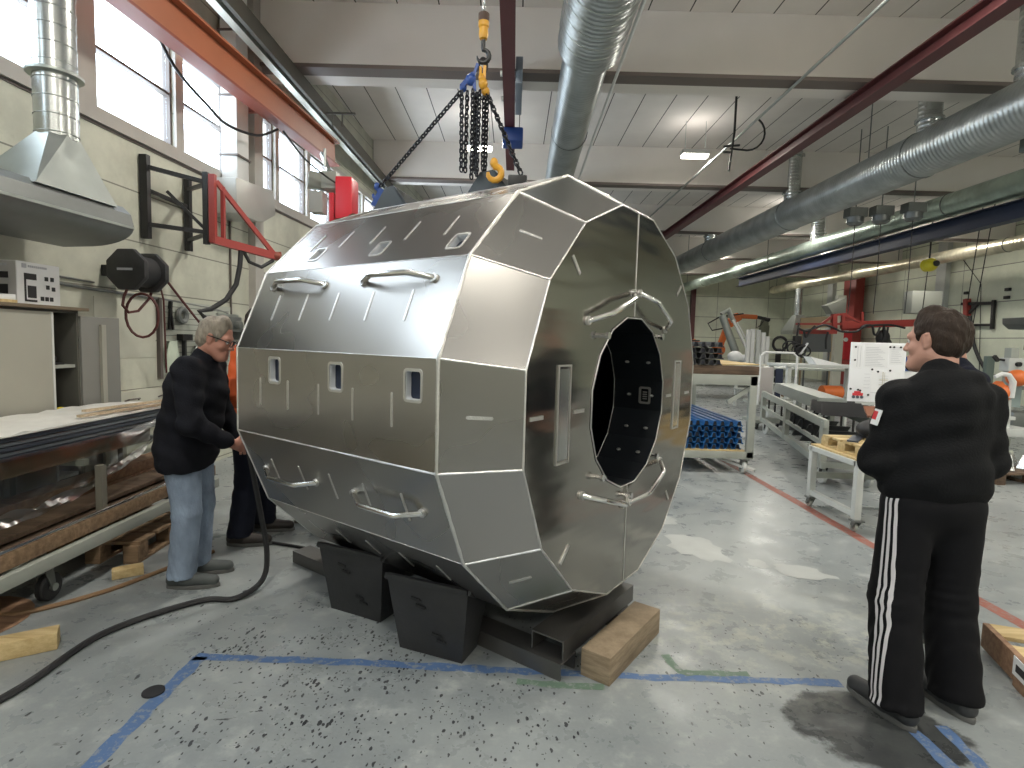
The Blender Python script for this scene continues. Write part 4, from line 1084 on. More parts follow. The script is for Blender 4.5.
rag(mb, 5.96, 1.14, 1.5, .22); solo('work_glove', mb, M['rag'], 'pale green work glove hanging on the tool board', 'glove')
mb = MB(); rag(mb, 6.1, .96, 1.16, .18); solo('cleaning_rag', mb, M['rag'], 'pale green rag hanging below the tool board', 'rag')
mb = MB(); rag(mb, 6.4, 1.16, 1.44, .22); solo('paper_bag', mb, M['paper'], 'white paper packet pinned on the tool board beside the mallet', 'packet')
solo('tool_shelf', MB().box((.03, 5.85, .93), (.25, 6.9, .96), ML), M['frame_d'], 'narrow dark shelf on the wall below the tool board', 'shelf', bevel=.004)
t = thing('bench_vice', 'grey bench tool block on the wall past the tool board', 'vice', tuple(lw(.2, 7.0, 1.6)))
mb = MB(); mb.box((.05, 6.75, 1.62), (.25, 7.0, 1.80), ML); mb.cyl(lw(.25, 6.85, 1.7), lw(.33, 6.85, 1.7), .05, 12); mb.box((.04, 7.03, 1.52), (.3, 7.3, 1.66), ML); mesh_obj('body', mb, M['galv_dk'], t, bevel=.015)
mesh_obj('mount', MB().box((0, 6.8, 1.5), (.06, 7.25, 1.84), ML), M['galv_flat'], t)
# radiator strip below (long low panels on wall)
t = thing('wall_radiator', 'cream ribbed radiator panel low on the wall behind the stacked sheets', 'radiator', tuple(lw(.05, 5.7, .3)))
mesh_obj('panel', MB().box((.02, 4.95, .42), (.10, 6.9, 1.02), ML), mat('radiator_cream', (.52, .52, .44), .5, 0, .12, 4), t, bevel=.01)
mb = MB()
for i in range(3): mb.box((.10, 4.95, .50 + i * .19), (.112, 6.9, .515 + i * .19), ML)
mesh_obj('rib', mb, M['frame_d'], t)
mb = MB()
for y in (5.2, 5.65): mb.tube([lw(.11, y, .93), lw(.14, y + .02, .945), lw(.14, y + .16, .945), lw(.11, y + .18, .93)], .008, 6)
mesh_obj('handle', mb, M['frame_d'], t)
# ---------------------------------------------------------------- locker with open door
t = thing('steel_locker', 'olive grey steel locker with one door swung open showing dark shelves', 'locker', (-3.6, 3.6, .0))
xf, xb = -3.40, -3.80; ya, yb, yc, zt = 2.9, 4.06, 4.34, 1.74
mb = MB(); mb.box((xb, ya, .05), (xb + .02, yc, zt)); mb.box((xb, ya, zt - .02), (xf, yc, zt)); mb.box((xb, ya, .05), (xf, yc, .08)); mb.box((xb, ya, .05), (xf, ya + .02, zt)); mb.box((xb, yc - .02, .05), (xf, yc, zt)); mb.box((xb, 3.98, .05), (xf - .02, 4.0, zt))
mesh_obj('carcass', mb, M['cab_in'], t)
mesh_obj('door', MB().box((xf, 3.45, .06), (xf + .02, yb, zt - .02)), M['cab'], t, bevel=.004)
mesh_obj('door', MB().box((xf, 2.92, .06), (xf + .02, 3.43, zt - .02)), M['cab'], t, bevel=.004)
mesh_obj('door_edge', MB().box((xf - .01, yb, .06), (xf + .022, yb + .02, zt - .02)), M['grey_lt'], t)
dl = mesh_obj('open_door', MB().prism([(xf + .0, yc, .06), (xf + .02, yc, .06), (xf + .05, yc + .38, .06), (xf + .03, yc + .38, .06)], (0, 0, zt - .10)), M['cab_leaf'], t, bevel=.003)
mesh_obj('stiffener', MB().box((xf + .03, yc + .17, .1), (xf + .055, yc + .22, zt - .1)), M['cab'], dl)
mb = MB()
for z_ in (.45, .87, 1.30): mb.box((xb + .02, 4.0, z_), (xf - .02, yc - .02, z_ + .025))
mesh_obj('shelf', mb, M['grey_post'], t)
mesh_obj('top_board', MB().box((xb - .02, ya, zt), (xf + .05, yc + .05, zt + .025)), M['card'], t, bevel=.003)
solo('folded_hat', MB().ell((-3.55, 4.16, 1.37), (.10, .09, .05)).box((-3.60, 4.08, 1.326), (-3.44, 4.24, 1.34)), M['black'], 'black folded hat on the middle shelf of the open locker', 'hat')
solo('tool_case', MB().box((-3.68, 4.03, .897), (-3.46, 4.28, .96)), M['black'], 'flat black case on the lower shelf of the open locker', 'case', bevel=.015)
solo('yellow_grip', MB().box((-3.42, 4.10, .897), (-3.365, 4.165, 1.01)), M['yellow'], 'small bright yellow item on the low shelf of the open locker', 'item', bevel=.02)
# printed carton on the locker
t = thing('appliance_carton', 'white and grey printed coffee maker carton standing on the locker', 'carton', (-3.5, 3.95, 1.765), 0)
bx0, bx1, by0, by1, bz0, bz1 = -3.78, -3.36, 3.84, 4.10, 1.766, 2.06
def cpt(o, y, z): return V((o, y, z))
mesh_obj('box', MB().box((-3.72, 3.84, bz0), (-3.42, 4.20, bz1)), M['paper'], t, bevel=.002)
# faces: printed motif on the side facing the hall and on the end facing the viewer
mb = MB(); mb.box((-3.715, 3.835, bz0 + .004), (-3.425, 3.8395, bz1 - .004)); mesh_obj('grey_side', mb, M['box_side'], t, smooth=0)
def maker(mb, P):
    """coffee maker picture: jug, column, top"""
    for a, b, c, d_ in ((-.06, .0, .05, .045), (-.05, .05, .035, .13), (-.065, .16, .06, .05)):
        pass
def pr_rect(mb, plane, u0, u1, v0, v1):
    if plane == 'end': mb.box((-3.57 + u0, 3.832, bz0 + v0), (-3.57 + u1, 3.8348, bz0 + v1))
    else: mb.box((-3.4198, 4.02 + u0, bz0 + v0), (-3.4175, 4.02 + u1, bz0 + v1))
mb = MB()
for pl in ('end', 'side'):
    sh = .045 if pl == 'end' else -.075
    for u0, u1, v0, v1 in ((-.024, .046, .045, .13), (-.05, .05, .018, .032), (-.05, -.036, .03, .19), (-.05, .05, .172, .215)): pr_rect(mb, pl, u0 + sh, u1 + sh, v0, v1)
for u, v in ((.06, .19), (.11, .19), (.07, .13), (.12, .12), (.02, .045), (.06, .045), (.1, .045)): pr_rect(mb, 'side', u - .015, u + .015, v - .015, v + .015)
mesh_obj('product_picture', mb, M['ink'], t, smooth=0)
mb = MB()
for pl in ('end', 'side'):
    s_ = -.12 if pl == 'end' else -.14
    pr_rect(mb, pl, s_, s_ + .035, .25, .28); 
    for j in range(10): pr_rect(mb, pl, s_ + .05 + j * .016, s_ + .061 + j * .016, .257, .272)
for j in range(7): pr_rect(mb, 'end', -.12 + j * .012, -.111 + j * .012, .205, .212)
mesh_obj('wordmark', mb, M['ink_lt'], t, smooth=0)
# things beside the carton
solo('paper_roll', MB().cyl((-3.52, 3.68, 1.795), (-3.40, 3.80, 1.795), .03, 12), M['paper'], 'short white roll lying beside the printed carton', 'roll')
solo('green_case', MB().box((-3.75, 3.3, 1.766), (-3.5, 3.66, 1.90)), mat('dark_green', (.05, .085, .06), .5), 'dark green case at the picture edge on the locker top', 'case', bevel=.02)
solo('wood_strip', MB().box((-3.46, 3.2, 1.766), (-3.37, 3.78, 1.785)), M['timber_y'], 'pale wooden strip lying on the front of the locker top', 'wood strip')

# ---------------------------------------------------------------- trolley of stacked sheets and timber
def rx(y): return -2.62 + .06 * (y - 1.6) / 3.15
t = thing('material_trolley', 'grey steel material trolley loaded with sheets along the window wall', 'trolley', (-3.0, 3.4, 0))
mb = MB(); mb.bar((-2.62, 1.6, .27), (-2.56, 4.75, .30), .05, .075); mesh_obj('side_rail', mb, M['grey_post'], t, bevel=.004)
mb = MB(); mb.bar((-3.33, 1.6, .27), (-3.28, 4.95, .30), .05, .075); mesh_obj('side_rail', mb, M['grey_post'], t, bevel=.004)
for y in (1.7, 3.0, 4.4): mesh_obj('cross_member', MB().bar((-3.28, y, .28), (-2.6, y, .28), .05, .06), M['grey_post'], t)
for x, y in ((-2.66, 3.55), (-2.62, 4.25), (-3.25, 3.55), (-3.22, 4.6), (-2.66, 1.75)):
    mesh_obj('post', MB().bar((rx(y) - .085 if x > -3 else -3.27, y, .30), (rx(y) - .085 if x > -3 else -3.27, y, .72), .045), M['post_br'], t)
for y in (1.75, 3.55, 4.45): mesh_obj('upper_arm', MB().bar((-3.31, y, .735), (-2.76, y, .735), .05, .04), M['grey_post'], t)
def caster(parent, x, y, r, w, m1, m2, ztop):
    mb = MB(); mb.box((x - .05, y - .04, ztop - .012), (x + .05, y + .04, ztop)); mb.prism([(x - w / 2 - .014, y - .03, ztop - .01), (x - w / 2 - .014, y + .03, ztop - .01), (x - w / 2 - .014, y + .05, r * .8), (x - w / 2 - .014, y + .02, r * .8)], (.008, 0, 0)); mb.prism([(x + w / 2 + .006, y - .03, ztop - .01), (x + w / 2 + .006, y + .03, ztop - .01), (x + w / 2 + .006, y + .05, r * .8), (x + w / 2 + .006, y + .02, r * .8)], (.008, 0, 0))
    f = mesh_obj('caster_fork', mb, m1, parent)
    mb = MB(); mb.tube([(x - w / 2, y + .035, r), (x - w / 2 + .008, y + .035, r), (x + w / 2 - .008, y + .035, r), (x + w / 2, y + .035, r)], [r * .88, r, r, r * .88], 20); mesh_obj('wheel', mb, m2, f)
    mb = MB(); mb.cyl((x - w / 2 - .02, y + .035, r), (x + w / 2 + .02, y + .035, r), r * .28, 10); mesh_obj('axle', mb, M['galv_flat'], f)
for x, y in ((-2.70, 3.12), (-2.63, 4.70), (-3.25, 3.12), (-3.22, 4.75)): caster(t, x, y, .082, .045, M['galv_dk'], M['rubber'], .235)
# lower load: dark timbers and boards
k = 0
def pl(off, z, y0_=1.6, y1_=4.75): return (rx(y0_) - off, y0_, z), (rx(y1_) - off, y1_, z + .045)
TL = [(*pl(.028, .36), .045, .085, 'timber', 'long brown plank standing on edge along the trolley rail'),
      (*pl(.175, .345), .10, .07, 'timber_dk', 'dark oiled beam on the trolley behind the outermost brown plank'),
      (*pl(.31, .355), .13, .09, 'timber', 'wide brown beam in the middle of the trolley floor'),
      (*pl(.47, .37), .15, .12, 'timber_red', 'reddish beam on the trolley floor nearest the wall'),
      (*pl(.25, .415), .20, .03, 'timber_dk', 'thin dark board laid on top of the lower timbers'),
      (*pl(.47, .475), .15, .08, 'timber_red', 'reddish board laid high at the back of the lower timbers')]
for a, b, w, h, m, lab in TL: solo('timber_plank', MB().bar(a, b, w, h), M[m], lab, 'timber', 'long timbers on the trolley', bevel=.004)
solo('metal_tube', MB().cyl((rx(1.7) - .02, 1.7, .415), (rx(4.7) - .02, 4.7, .459), .011, 8), M['alu_tube'], 'bright thin metal tube lying along the brown plank edge', 'tube')
# upper load: brown boards, dark sheets, white wrap
mb = MB(); mb.prism([(-2.80, 1.5, .76), (-3.31, 1.5, .76), (-3.31, 1.5, .86), (-2.80, 1.5, .86)], (-.0, 2.75, -.005)); solo('board_stack', mb, M['card'], 'brown boards packed under the dark blue sheets', 'board stack')
for i in range(5):
    x = -2.76 - .006 * (i % 2); z0 = .862 + i * .027
    mb = MB(); mb.prism([(x, 1.5, z0), (-3.31, 1.5, z0), (-3.31, 1.5, z0 + .022), (x, 1.5, z0 + .022)], (.0, 3.05 + .04 * (i % 3), .0))
    solo('metal_sheet', mb, M['sheet_lt'] if i in (1, 3) else M['sheet_blue'], ('dark blue metal sheet stack layer: lowest sheet', 'second dark metal sheet up from the brown boards', 'middle dark metal sheet of the stack', 'fourth dark metal sheet, second below the white wrap', 'top dark metal sheet directly under the white wrap')[i], 'metal sheet', 'dark metal sheets on the trolley', bevel=.003)
mb = MB(); n1, n2 = 40, 10; vs = []; fs = []
rr = random.Random(7)
for i in range(n1):
    for j in range(n2):
        y = 1.5 + i * 2.95 / (n1 - 1); u = j / (n2 - 1); x = -2.75 - u * .57
        vs.append((x, y, 1.004 + rr.uniform(0, .014) + .015 * math.sin(u * PI)))
for i in range(n1 - 1):
    for j in range(n2 - 1): fs.append((i * n2 + j, i * n2 + j + 1, (i + 1) * n2 + j + 1, (i + 1) * n2 + j))
k = len(vs); vs += [(x, y, .998) for x, y, z in vs]; fs += [tuple(q + k for q in f[::-1]) for f in fs]
for i in range(n1 - 1): fs.append((i * n2, (i + 1) * n2, k + (i + 1) * n2, k + i * n2))
mb.add(vs, fs); solo('film_wrap', mb, M['wrap'], 'crumpled whitish protective wrap covering the top of the sheet stack', 'wrap', recalc=True)
for (a, b, w, lab) in (((-2.80, 3.55, 1.036), (-2.76, 4.62, 1.02), .03, 'pale wooden lath lying along the edge of the sheet stack'), ((-2.92, 3.75, 1.043), (-2.86, 4.65, 1.03), .035, 'second pale lath, just behind the edge one on the stack')):
    solo('wood_lath', MB().bar(a, b, w, .016), M['lath'], lab, 'lath')
# clear film hanging off the stack front
mb = MB(); vs = []; fs = []; n1, n2 = 46, 9
for i in range(n1):
    f = i / (n1 - 1); y = 2.2 + f * 2.1
    zt_ = .885 + .05 * max(0, f - .8) * 5; zl = .50 + .34 * max(0, (f - .42) / .58) ** 1.25 + .03 * math.sin(6 * f)
    for j in range(n2):
        u = j / (n2 - 1); z = zt_ + (zl - zt_) * u
        x = -2.735 + .04 * math.sin(u * 3.0) + .018 * math.sin(22 * f + 7 * u) * u + rr.uniform(-.006, .006)
        vs.append((x, y, z))
for i in range(n1 - 1):
    for j in range(n2 - 1): fs.append((i * n2 + j, i * n2 + j + 1, (i + 1) * n2 + j + 1, (i + 1) * n2 + j))
mb.add(vs, fs)
t2 = solo('plastic_film', mb, M['film'], 'clear plastic film drooping from the front of the sheet stack', 'plastic film', smooth=180)
fp = []
for i in range(n1):
    f = i / (n1 - 1); fp.append((-2.715 + .015 * math.sin(22 * f), 2.2 + f * 2.1, .50 + .34 * max(0, (f - .42) / .58) ** 1.25 + .03 * math.sin(6 * f) + .006))
c_ = V(t2.location); mbx = MB().tube([V(p) - c_ for p in fp], [.005 + .004 * random.random() for p in fp], 6)
mbx = MB(); vs = []; fs = []
for i in range(n1 * 3):
    f = i / (n1 * 3 - 1); y = 2.2 + f * 2.1; zl = .50 + .34 * max(0, (f - .42) / .58) ** 1.25 + .03 * math.sin(6 * f); w_ = .085 * (1 - .45 * f)
    for j in range(5): vs.append(V((-2.70 + .012 * math.sin(25 * f + 1.3 * j) + .006 * math.sin(61 * f + 2.1 * j) + rr.uniform(-.002, .002), y, zl + w_ * j / 4 + (.012 * math.sin(40 * f) if j == 4 else 0))) - c_)
for i in range(n1 * 3 - 1):
    for j in range(4): fs.append((i * 5 + j, i * 5 + j + 1, (i + 1) * 5 + j + 1, (i + 1) * 5 + j))
mbx.add(vs, fs)
e_ = mesh_obj('crumpled_edge', mbx, glass_mat('crumpled_film', .48, (.80, .82, .80), .28), None); e_.parent = t2
# pallet wood under the trolley end and blocks on the floor
def pallet(name, label, loc, rotz, sx, sy, m, h=.13, slats=5):
    t = thing(name, label, 'pallet', loc, rotz); Mx = Matrix.Translation(loc) @ Matrix.Rotation(rotz, 4, 'Z')
    for i in range(slats):
        y = -sy / 2 + (i + .5) * sy / slats; mesh_obj('deck_board', MB().box((-sx / 2, y - sy / slats * .40, h - .022), (sx / 2, y + sy / slats * .40, h), Mx), m, t, bevel=.003)
    for x in (-sx / 2 + .05, 0, sx / 2 - .05):
        for y in (-sy / 2 + .06, 0, sy / 2 - .06): mesh_obj('block', MB().box((x - .05, y - .06, .022), (x + .05, y + .06, h - .0225), Mx), m, t, bevel=.003)
        mesh_obj('skid', MB().box((x - .05, -sy / 2, 0), (x + .05, sy / 2, .0215), Mx), m, t, bevel=.002)
    return t
pallet('wooden_pallet', 'dark worn pallet on the floor beyond the trolley wheel', (-2.86, 4.12, 0), .06, .6, .9, M['timber'], .15, 4)
solo('wood_offcut', MB().bar((-2.90, 2.28, .045), (-2.26, 2.69, .045), .10, .088), M['timber_y'], 'fresh squared timber offcut on the floor at the picture edge', 'wood block', bevel=.006)
solo('wood_offcut', MB().bar((-2.55, 3.46, .03), (-2.41, 3.56, .03), .08, .058), M['timber_y'], 'small pale wood block on the floor by the trolley', 'wood block', bevel=.004)
cable('strap', [(-3.0, 3.1, .012), (-2.78, 2.95, .012), (-2.6, 3.06, .012), (-2.42, 3.30, .012), (-2.28, 3.62, .012), (-2.14, 3.92, .012)], .014, mat('brown_strap', (.22, .13, .065), .65, 0, .2, 8), 'brown strap snaking over the floor by the trolley', cat='strap')
mb = MB(); mb.lathe([(.30, 0), (.32, .004), (.31, .010), (.1, .012)], (-2.95, 2.86, 0), 24); solo('floor_mat', mb, M['timber_red'], 'reddish brown round mat on the floor beneath the trolley end', 'mat')
solo('plastic_disc', MB().lathe([(.045, 0), (.045, .006), (.02, .008)], (-1.555, 2.34, .002), 18), M['rubber'], 'small dark disc lying on the blue tape line', 'disc')
# black welding cable over the floor and up to the drum
cable('welding_cable', [(-2.35, 1.75, .018), (-2.14, 2.26, .018), (-2.10, 2.78, .018), (-1.82, 3.15, .018), (-1.62, 3.20, .018), (-1.535, 3.36, .06), (-1.53, 3.42, .22), (-1.575, 3.42, .52), (-1.635, 3.42, .85), (-1.66, 3.41, 1.0)], .017, M['rubber'], 'thick black cable running across the floor and up to the drum')
cable('welding_cable', [(-1.86, 4.14, .012), (-1.6, 4.06, .012), (-1.37, 3.97, .012), (-1.15, 3.86, .012)], .011, M['rubber'], 'thinner black cable on the floor vanishing behind the tubs')
# ---------------------------------------------------------------- profile rack trolley behind the drum
t = thing('profile_rack', 'grey-green rack trolley holding black profiles above and blue profiles below', 'rack trolley', (2.45, 7.9, 0))
XA, XB, YA, YBk = 1.80, 3.02, 6.92, 9.2
for x in (XA, XB):
    for y in (YA, YBk): mesh_obj('post', MB().box((x - .045, y - .03, .2), (x + .045, y + .03, 1.24)), M['grey_post'], t, bevel=.005)
for x in (2.25, 2.60): mesh_obj('post', MB().box((x - .05, YBk - .6, .2), (x + .05, YBk - .54, 1.2)), M['grey_post'], t)
mesh_obj('top_beam', MB().box((XA - .05, YA - .03, 1.12), (XB + .05, YA + .03, 1.25)), M['grey_post'], t, bevel=.004)
mesh_obj('top_beam', MB().box((XA - .05, YBk - .03, 1.12), (XB + .05, YBk + .03, 1.25)), M['grey_post'], t)
for x in (XA, XB): mesh_obj('side_beam', MB().box((x - .03, YA, 1.14), (x + .03, YBk, 1.22)), M['grey_post'], t)
mesh_obj('lower_frame', MB().box((XA - .05, YA - .03, .19), (XB + .05, YA + .03, .28)).box((XA - .05, YBk - .03, .19), (XB + .05, YBk + .03, .28)).box((XB - .04, YA, .19), (XB + .04, YBk, .26)), M['grey_post'], t, bevel=.004)
mesh_obj('brace', MB().bar((XB - .01, YA + .02, 1.1), (XB - .30, YA + .02, .9), .05), M['grey_post'], t)
mesh_obj('tow_bar', MB().bar((XB - .45, YA + .3, .2), (XB + .05, YA - .08, .06), .09, .03), M['grey_lt'], t)
for x, y in ((XB - .06, YA - .02), (XB + .02, YBk - .1), (XA + .1, YA + .05)): caster(t, x, y, .085, .05, M['galv_dk'], M['grey_lt'], .19)
solo('timber_bearer', MB().box((XA, YA - .02, 1.252), (XB + .06, YA + .14, 1.36)), M['timber_dk'], 'dark timber bearer on top of the rack trolley under the black profiles', 'timber', bevel=.004)
solo('timber_bearer', MB().box((XA, YBk - .14, 1.252), (XB + .06, YBk, 1.36)), M['timber_dk'], 'dark timber bearer at the far end of the rack trolley top', 'timber', bevel=.004)
solo('ply_sheet', MB().prism([(2.58, 6.96, 1.362), (3.12, 7.0, 1.375), (3.2, 8.6, 1.38), (2.62, 8.6, 1.362)], (0, 0, .014)), M['timber_y'], 'pale plywood sheet on the rack top beside the black profiles', 'sheet')
def hat_profile(L=1.9, w=.094, h=.066, t_=.006):
    """trapezoid roof-like profile, open below, along +y from 0"""
    o = [(-w / 2, 0), (-w / 2, .012), (-w * .34, .016), (-w * .22, h), (w * .22, h), (w * .34, .016), (w / 2, .012), (w / 2, 0)]
    i_ = [(w * .36, 0), (w * .30, .008), (w * .19, h - t_), (-w * .19, h - t_), (-w * .30, .008), (-w * .36, 0)]
    return [(x, 0, z) for x, z in o + i_], L
def profile_stack(name, x0, z0, rows, cols, dx, dz, m, group, lab, y0, L, shade_core):
    first = None; rowname = ['bottom', 'second', 'third', 'top', 'fifth']
    for r in range(rows):
        for c in range(cols):
            x = x0 + c * dx + (r % 2) * .012; z = z0 + r * dz; y = y0 + random.uniform(-.03, .03)
            label = lab % (rowname[r] if r < rows - 1 else 'top', ['first', 'second', 'third', 'fourth', 'fifth', 'sixth', 'seventh', 'eighth', 'ninth', 'tenth', 'eleventh', 'twelfth'][cols - 1 - c])
            if first is None:
                first = thing(name, label, 'profile', (x, y, z), 0, group); poly, _ = hat_profile(L)
                Mx = Matrix.Translation((x, y, z)); mesh_obj('shell', MB(Mx).prism(poly, (0, L, 0)), m, first, smooth=0)
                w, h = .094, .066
                mesh_obj('shade_core', MB(Mx).prism([(-w * .30, .012, .009), (w * .30, .012, .009), (w * .19, .012, h - .007), (-w * .19, .012, h - .007)], (0, L - .05, 0)), shade_core, first, smooth=0)  # near-black solid paints the shade inside the open profile
            else: dup(first, (x, y, z), 0, label)
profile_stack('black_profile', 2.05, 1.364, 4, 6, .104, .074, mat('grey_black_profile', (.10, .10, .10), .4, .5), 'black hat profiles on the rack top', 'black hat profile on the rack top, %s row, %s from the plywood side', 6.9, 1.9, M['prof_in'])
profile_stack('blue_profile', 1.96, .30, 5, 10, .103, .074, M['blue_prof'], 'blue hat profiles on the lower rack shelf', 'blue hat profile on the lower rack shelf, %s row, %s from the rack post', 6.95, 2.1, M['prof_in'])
solo('timber_bearer', MB().box((XA + .05, YA - .01, .282), (XB - .06, YA + .10, .298)), M['timber_y'], 'pale wooden slat under the front ends of the blue profiles', 'timber')
# ---------------------------------------------------------------- long sheet trolley beside the rack
def at(px, py, Y):                                        # a real point Y metres ahead, seen at that pixel
    x = (px - 512) / F_PX; y = -(py - 384) / F_PX; d = _f + _r * x + _u * y
    return V((0, 0, CAM_H)) + d * (Y / d.y)
t = thing('sheet_trolley', 'long grey trolley with two side rails stacked with black sheets beside the rack', 'trolley', (4.3, 8.8, 0))
Pa, Pb = V((4.72, 10.35, 0)), V((3.62, 6.3, 0)); dd = (Pb - Pa); sd = V((dd.y, -dd.x, 0)).normalized()
if sd.x < 0: sd = -sd
def tp_(f, s_, z_): return Pa + dd * f + sd * s_ + V((0, 0, z_))
for s_ in (0, .6):
    mesh_obj('top_rail', MB().bar(tp_(0, s_, .74), tp_(1, s_, .74), .05, .10), M['grey_post'], t, bevel=.004)
    mesh_obj('lower_rail', MB().bar(tp_(0, s_, .5), tp_(1, s_, .5), .04, .05), M['grey_post'], t)
    mesh_obj('base_rail', MB().bar(tp_(0, s_, .26), tp_(1, s_, .26), .05, .08), M['grey_post'], t)
    for f in (.02, .5, .98): mesh_obj('post', MB().bar(tp_(f, s_, .22), tp_(f, s_, .76), .07), M['grey_post'], t)
    for f in (.15, .28, .41, .62, .74, .86): mesh_obj('stake', MB().bar(tp_(f, s_, .5), tp_(f, s_, .71), .02), M['black'], t)
for f in (.02, .98): mesh_obj('cross_bar', MB().bar(tp_(f, 0, .26), tp_(f, .6, .26), .05, .07), M['grey_post'], t)
for f in (.05, .95):
    for s_ in (.06, .54): p = tp_(f, s_, 0); caster(t, p.x, p.y, .095, .045, M['black'], mat('cream_wheel', (.45, .42, .33), .6) if False else M['grey_lt'], .222)
for i in range(6):
    a = tp_(.30 + .12 * i, .06, .315); b = tp_(.30 + .12 * i, .54, .315)
    solo('black_sheet', MB().prism([a, b, b + V((-.16, -.5, .30)), a + V((-.16, -.5, .30))], V((.01, .04, .0))), M['prof_dk'], 'black bent sheet leaning in the long trolley, %s from its near end' % ['sixth', 'fifth', 'fourth', 'third', 'second', 'first'][i], 'sheet metal', 'black sheets in the long trolley')
for i in range(3):
    a = tp_(.78 + .06 * i, .04, .796); b = tp_(.78 + .06 * i, .56, .796)
    solo('dark_sheet', MB().prism([a, b, b + V((.16, .3, .11)), a + V((.16, .3, .11))], V((.02, .01, .01))), M['prof_dk'], 'dark sheet tilted across the near end of the long trolley, %s of three' % ['rearmost', 'middle', 'foremost'][i], 'sheet metal', 'dark sheets on the long trolley')
solo('grey_trough', MB().prism([tp_(.0, .16, .796), tp_(.0, .56, .796), tp_(.0, .52, .95), tp_(.0, .20, .95)], dd * .72), M['galv_flat'], 'long grey folded channel lying on the trolley rails', 'profile')
# ---------------------------------------------------------------- light grey workbench trolley
t = thing('work_trolley', 'small light grey bench trolley on casters standing on the red floor line', 'trolley', (3.5, 5.1, 0))
X0, X1, Y0, Y1, ZT = 3.06, 3.95, 4.78, 5.52, .63
for x in (X0, X1):
    for y in (Y0, Y1): mesh_obj('leg', MB().box((x - .03, y - .03, .11), (x + .03, y + .03, ZT - .05)), M['grey_lt'], t, bevel=.004)
mesh_obj('top_frame', MB().box((X0 - .035, Y0 - .035, ZT - .05), (X1 + .035, Y0 + .03, ZT)).box((X0 - .035, Y1 - .03, ZT - .05), (X1 + .035, Y1 + .035, ZT)).box((X0 - .035, Y0, ZT - .05), (X0 + .03, Y1, ZT)).box((X1 - .03, Y0, ZT - .05), (X1 + .035, Y1, ZT)), M['grey_lt'], t, bevel=.004)
mesh_obj('table_top', MB().box((X0 - .02, Y0 - .02, ZT), (X1 + .02, Y1 + .02, ZT + .018)), M['timber_y'], t)
for x in (X0, X1): mesh_obj('lower_rail', MB().box((x - .025, Y0, .13), (x + .025, Y1, .18)), M['grey_lt'], t)
mesh_obj('lower_rail', MB().box((X0, Y1 - .02, .30), (X1, Y1 + .02, .36)), M['grey_post'], t)
for x in (X0, X1):
    for y in (Y0, Y1): caster(t, x, y - .02, .045, .03, M['galv_dk'], M['grey_post'], .112)
t2 = pallet('small_pallet', 'small raw wooden pallet on top of the light grey bench trolley', (3.30, 5.12, ZT + .0185), 0, .42, .66, M['timber_y'], .11, 4)
solo('power_grinder', MB().cyl((3.42, 4.88, ZT + .20), (3.60, 5.0, ZT + .22), .045, 12).cyl((3.60, 5.0, ZT + .2), (3.68, 5.06, ZT + .2), .06, 14).ell((3.40, 4.86, ZT + .2), (.06, .06, .05)), M['black'], 'black angle grinder lying on the small pallet', 'grinder')
solo('tool_bag', MB().ell((3.50, 5.22, ZT + .22), (.2, .16, .10)).box((3.36, 5.12, ZT + .14), (3.64, 5.34, ZT + .20)), M['rubber'], 'dark tool bag heaped on the bench trolley', 'bag')
solo('brown_case', MB().prism([(3.42, 5.28, ZT + .325), (3.78, 5.2, ZT + .325), (3.84, 5.40, ZT + .40), (3.50, 5.48, ZT + .40)], (0, 0, .02)), mat('red_brown_leather', (.20, .075, .04), .5), 'reddish brown flat case on the tool bag', 'case', bevel=.004)
solo('flat_bars', MB().bar((3.12, 5.0, ZT + .138), (3.36, 5.3, ZT + .138), .09, .014), M['sheet_blue'], 'short dark flat bars on the small pallet', 'metal bars')
cable('power_cable', [(3.42, 4.86, ZT + .17), (3.32, 4.74, ZT + .10), (3.29, 4.72, ZT - .1), (3.27, 4.72, .34), (3.29, 4.72, .2)], .010, M['rubber'], 'black power cable hanging down from the grinder in front of the bench trolley')
# ---------------------------------------------------------------- whiteboard stand
t = thing('whiteboard_stand', 'white notice board on a grey stand covered with pinned drawings', 'whiteboard', (5.2, 8.0, 0))
Bo = V((4.86, 7.98, .86)); bu = V((.72, -.10, 0)).normalized(); bv = V((.06, .10, 1)).normalized(); bn = bu.cross(bv)
if bn.y > 0: bn = -bn
def bp_(u, v, d=0): return Bo + bu * u + bv * v + bn * d
mesh_obj('board', MB().prism([bp_(0, 0), bp_(.74, 0), bp_(.74, .86), bp_(0, .86)], -bn * .02), M['board'], t, bevel=.002)
mb = MB(); mb.bar(bp_(0, 0, -.03), bp_(0, 0, -.03) + V((0, 0, -.83)), .03); mb.bar(bp_(.74, 0, -.03), bp_(.74, 0, -.03) + V((0, 0, -.83)), .03); mb.bar(bp_(0, -.02, -.03), bp_(.74, -.02, -.03), .035); mb.bar(bp_(.0, -.78, .2), bp_(.0, -.78, -.3), .03); mb.bar(bp_(.74, -.78, .2), bp_(.74, -.78, -.3), .03)
mesh_obj('stand', mb, M['grey_lt'], t)
def on_board(mb, u0, u1, v0, v1, d=.001): mb.prism([bp_(u0, v0, d), bp_(u1, v0, d), bp_(u1, v1, d), bp_(u0, v1, d)], bn * .002)
for (a, b, c, d_) in ((.18, .50, .50, .84), (.30, .68, .12, .44), (.52, .72, .55, .83), (.03, .16, .48, .82)):
    pp = MB(); on_board(pp, a, b, c, d_); mesh_obj('paper_sheet', pp, M['paper'], t)
mb = MB()
for j in range(12): on_board(mb, .20, .46 - (j % 4) * .03, .52 + j * .024, .524 + j * .024, .004)
for j in range(8): on_board(mb, .54, .68 - (j % 3) * .02, .58 + j * .03, .584 + j * .03, .004)
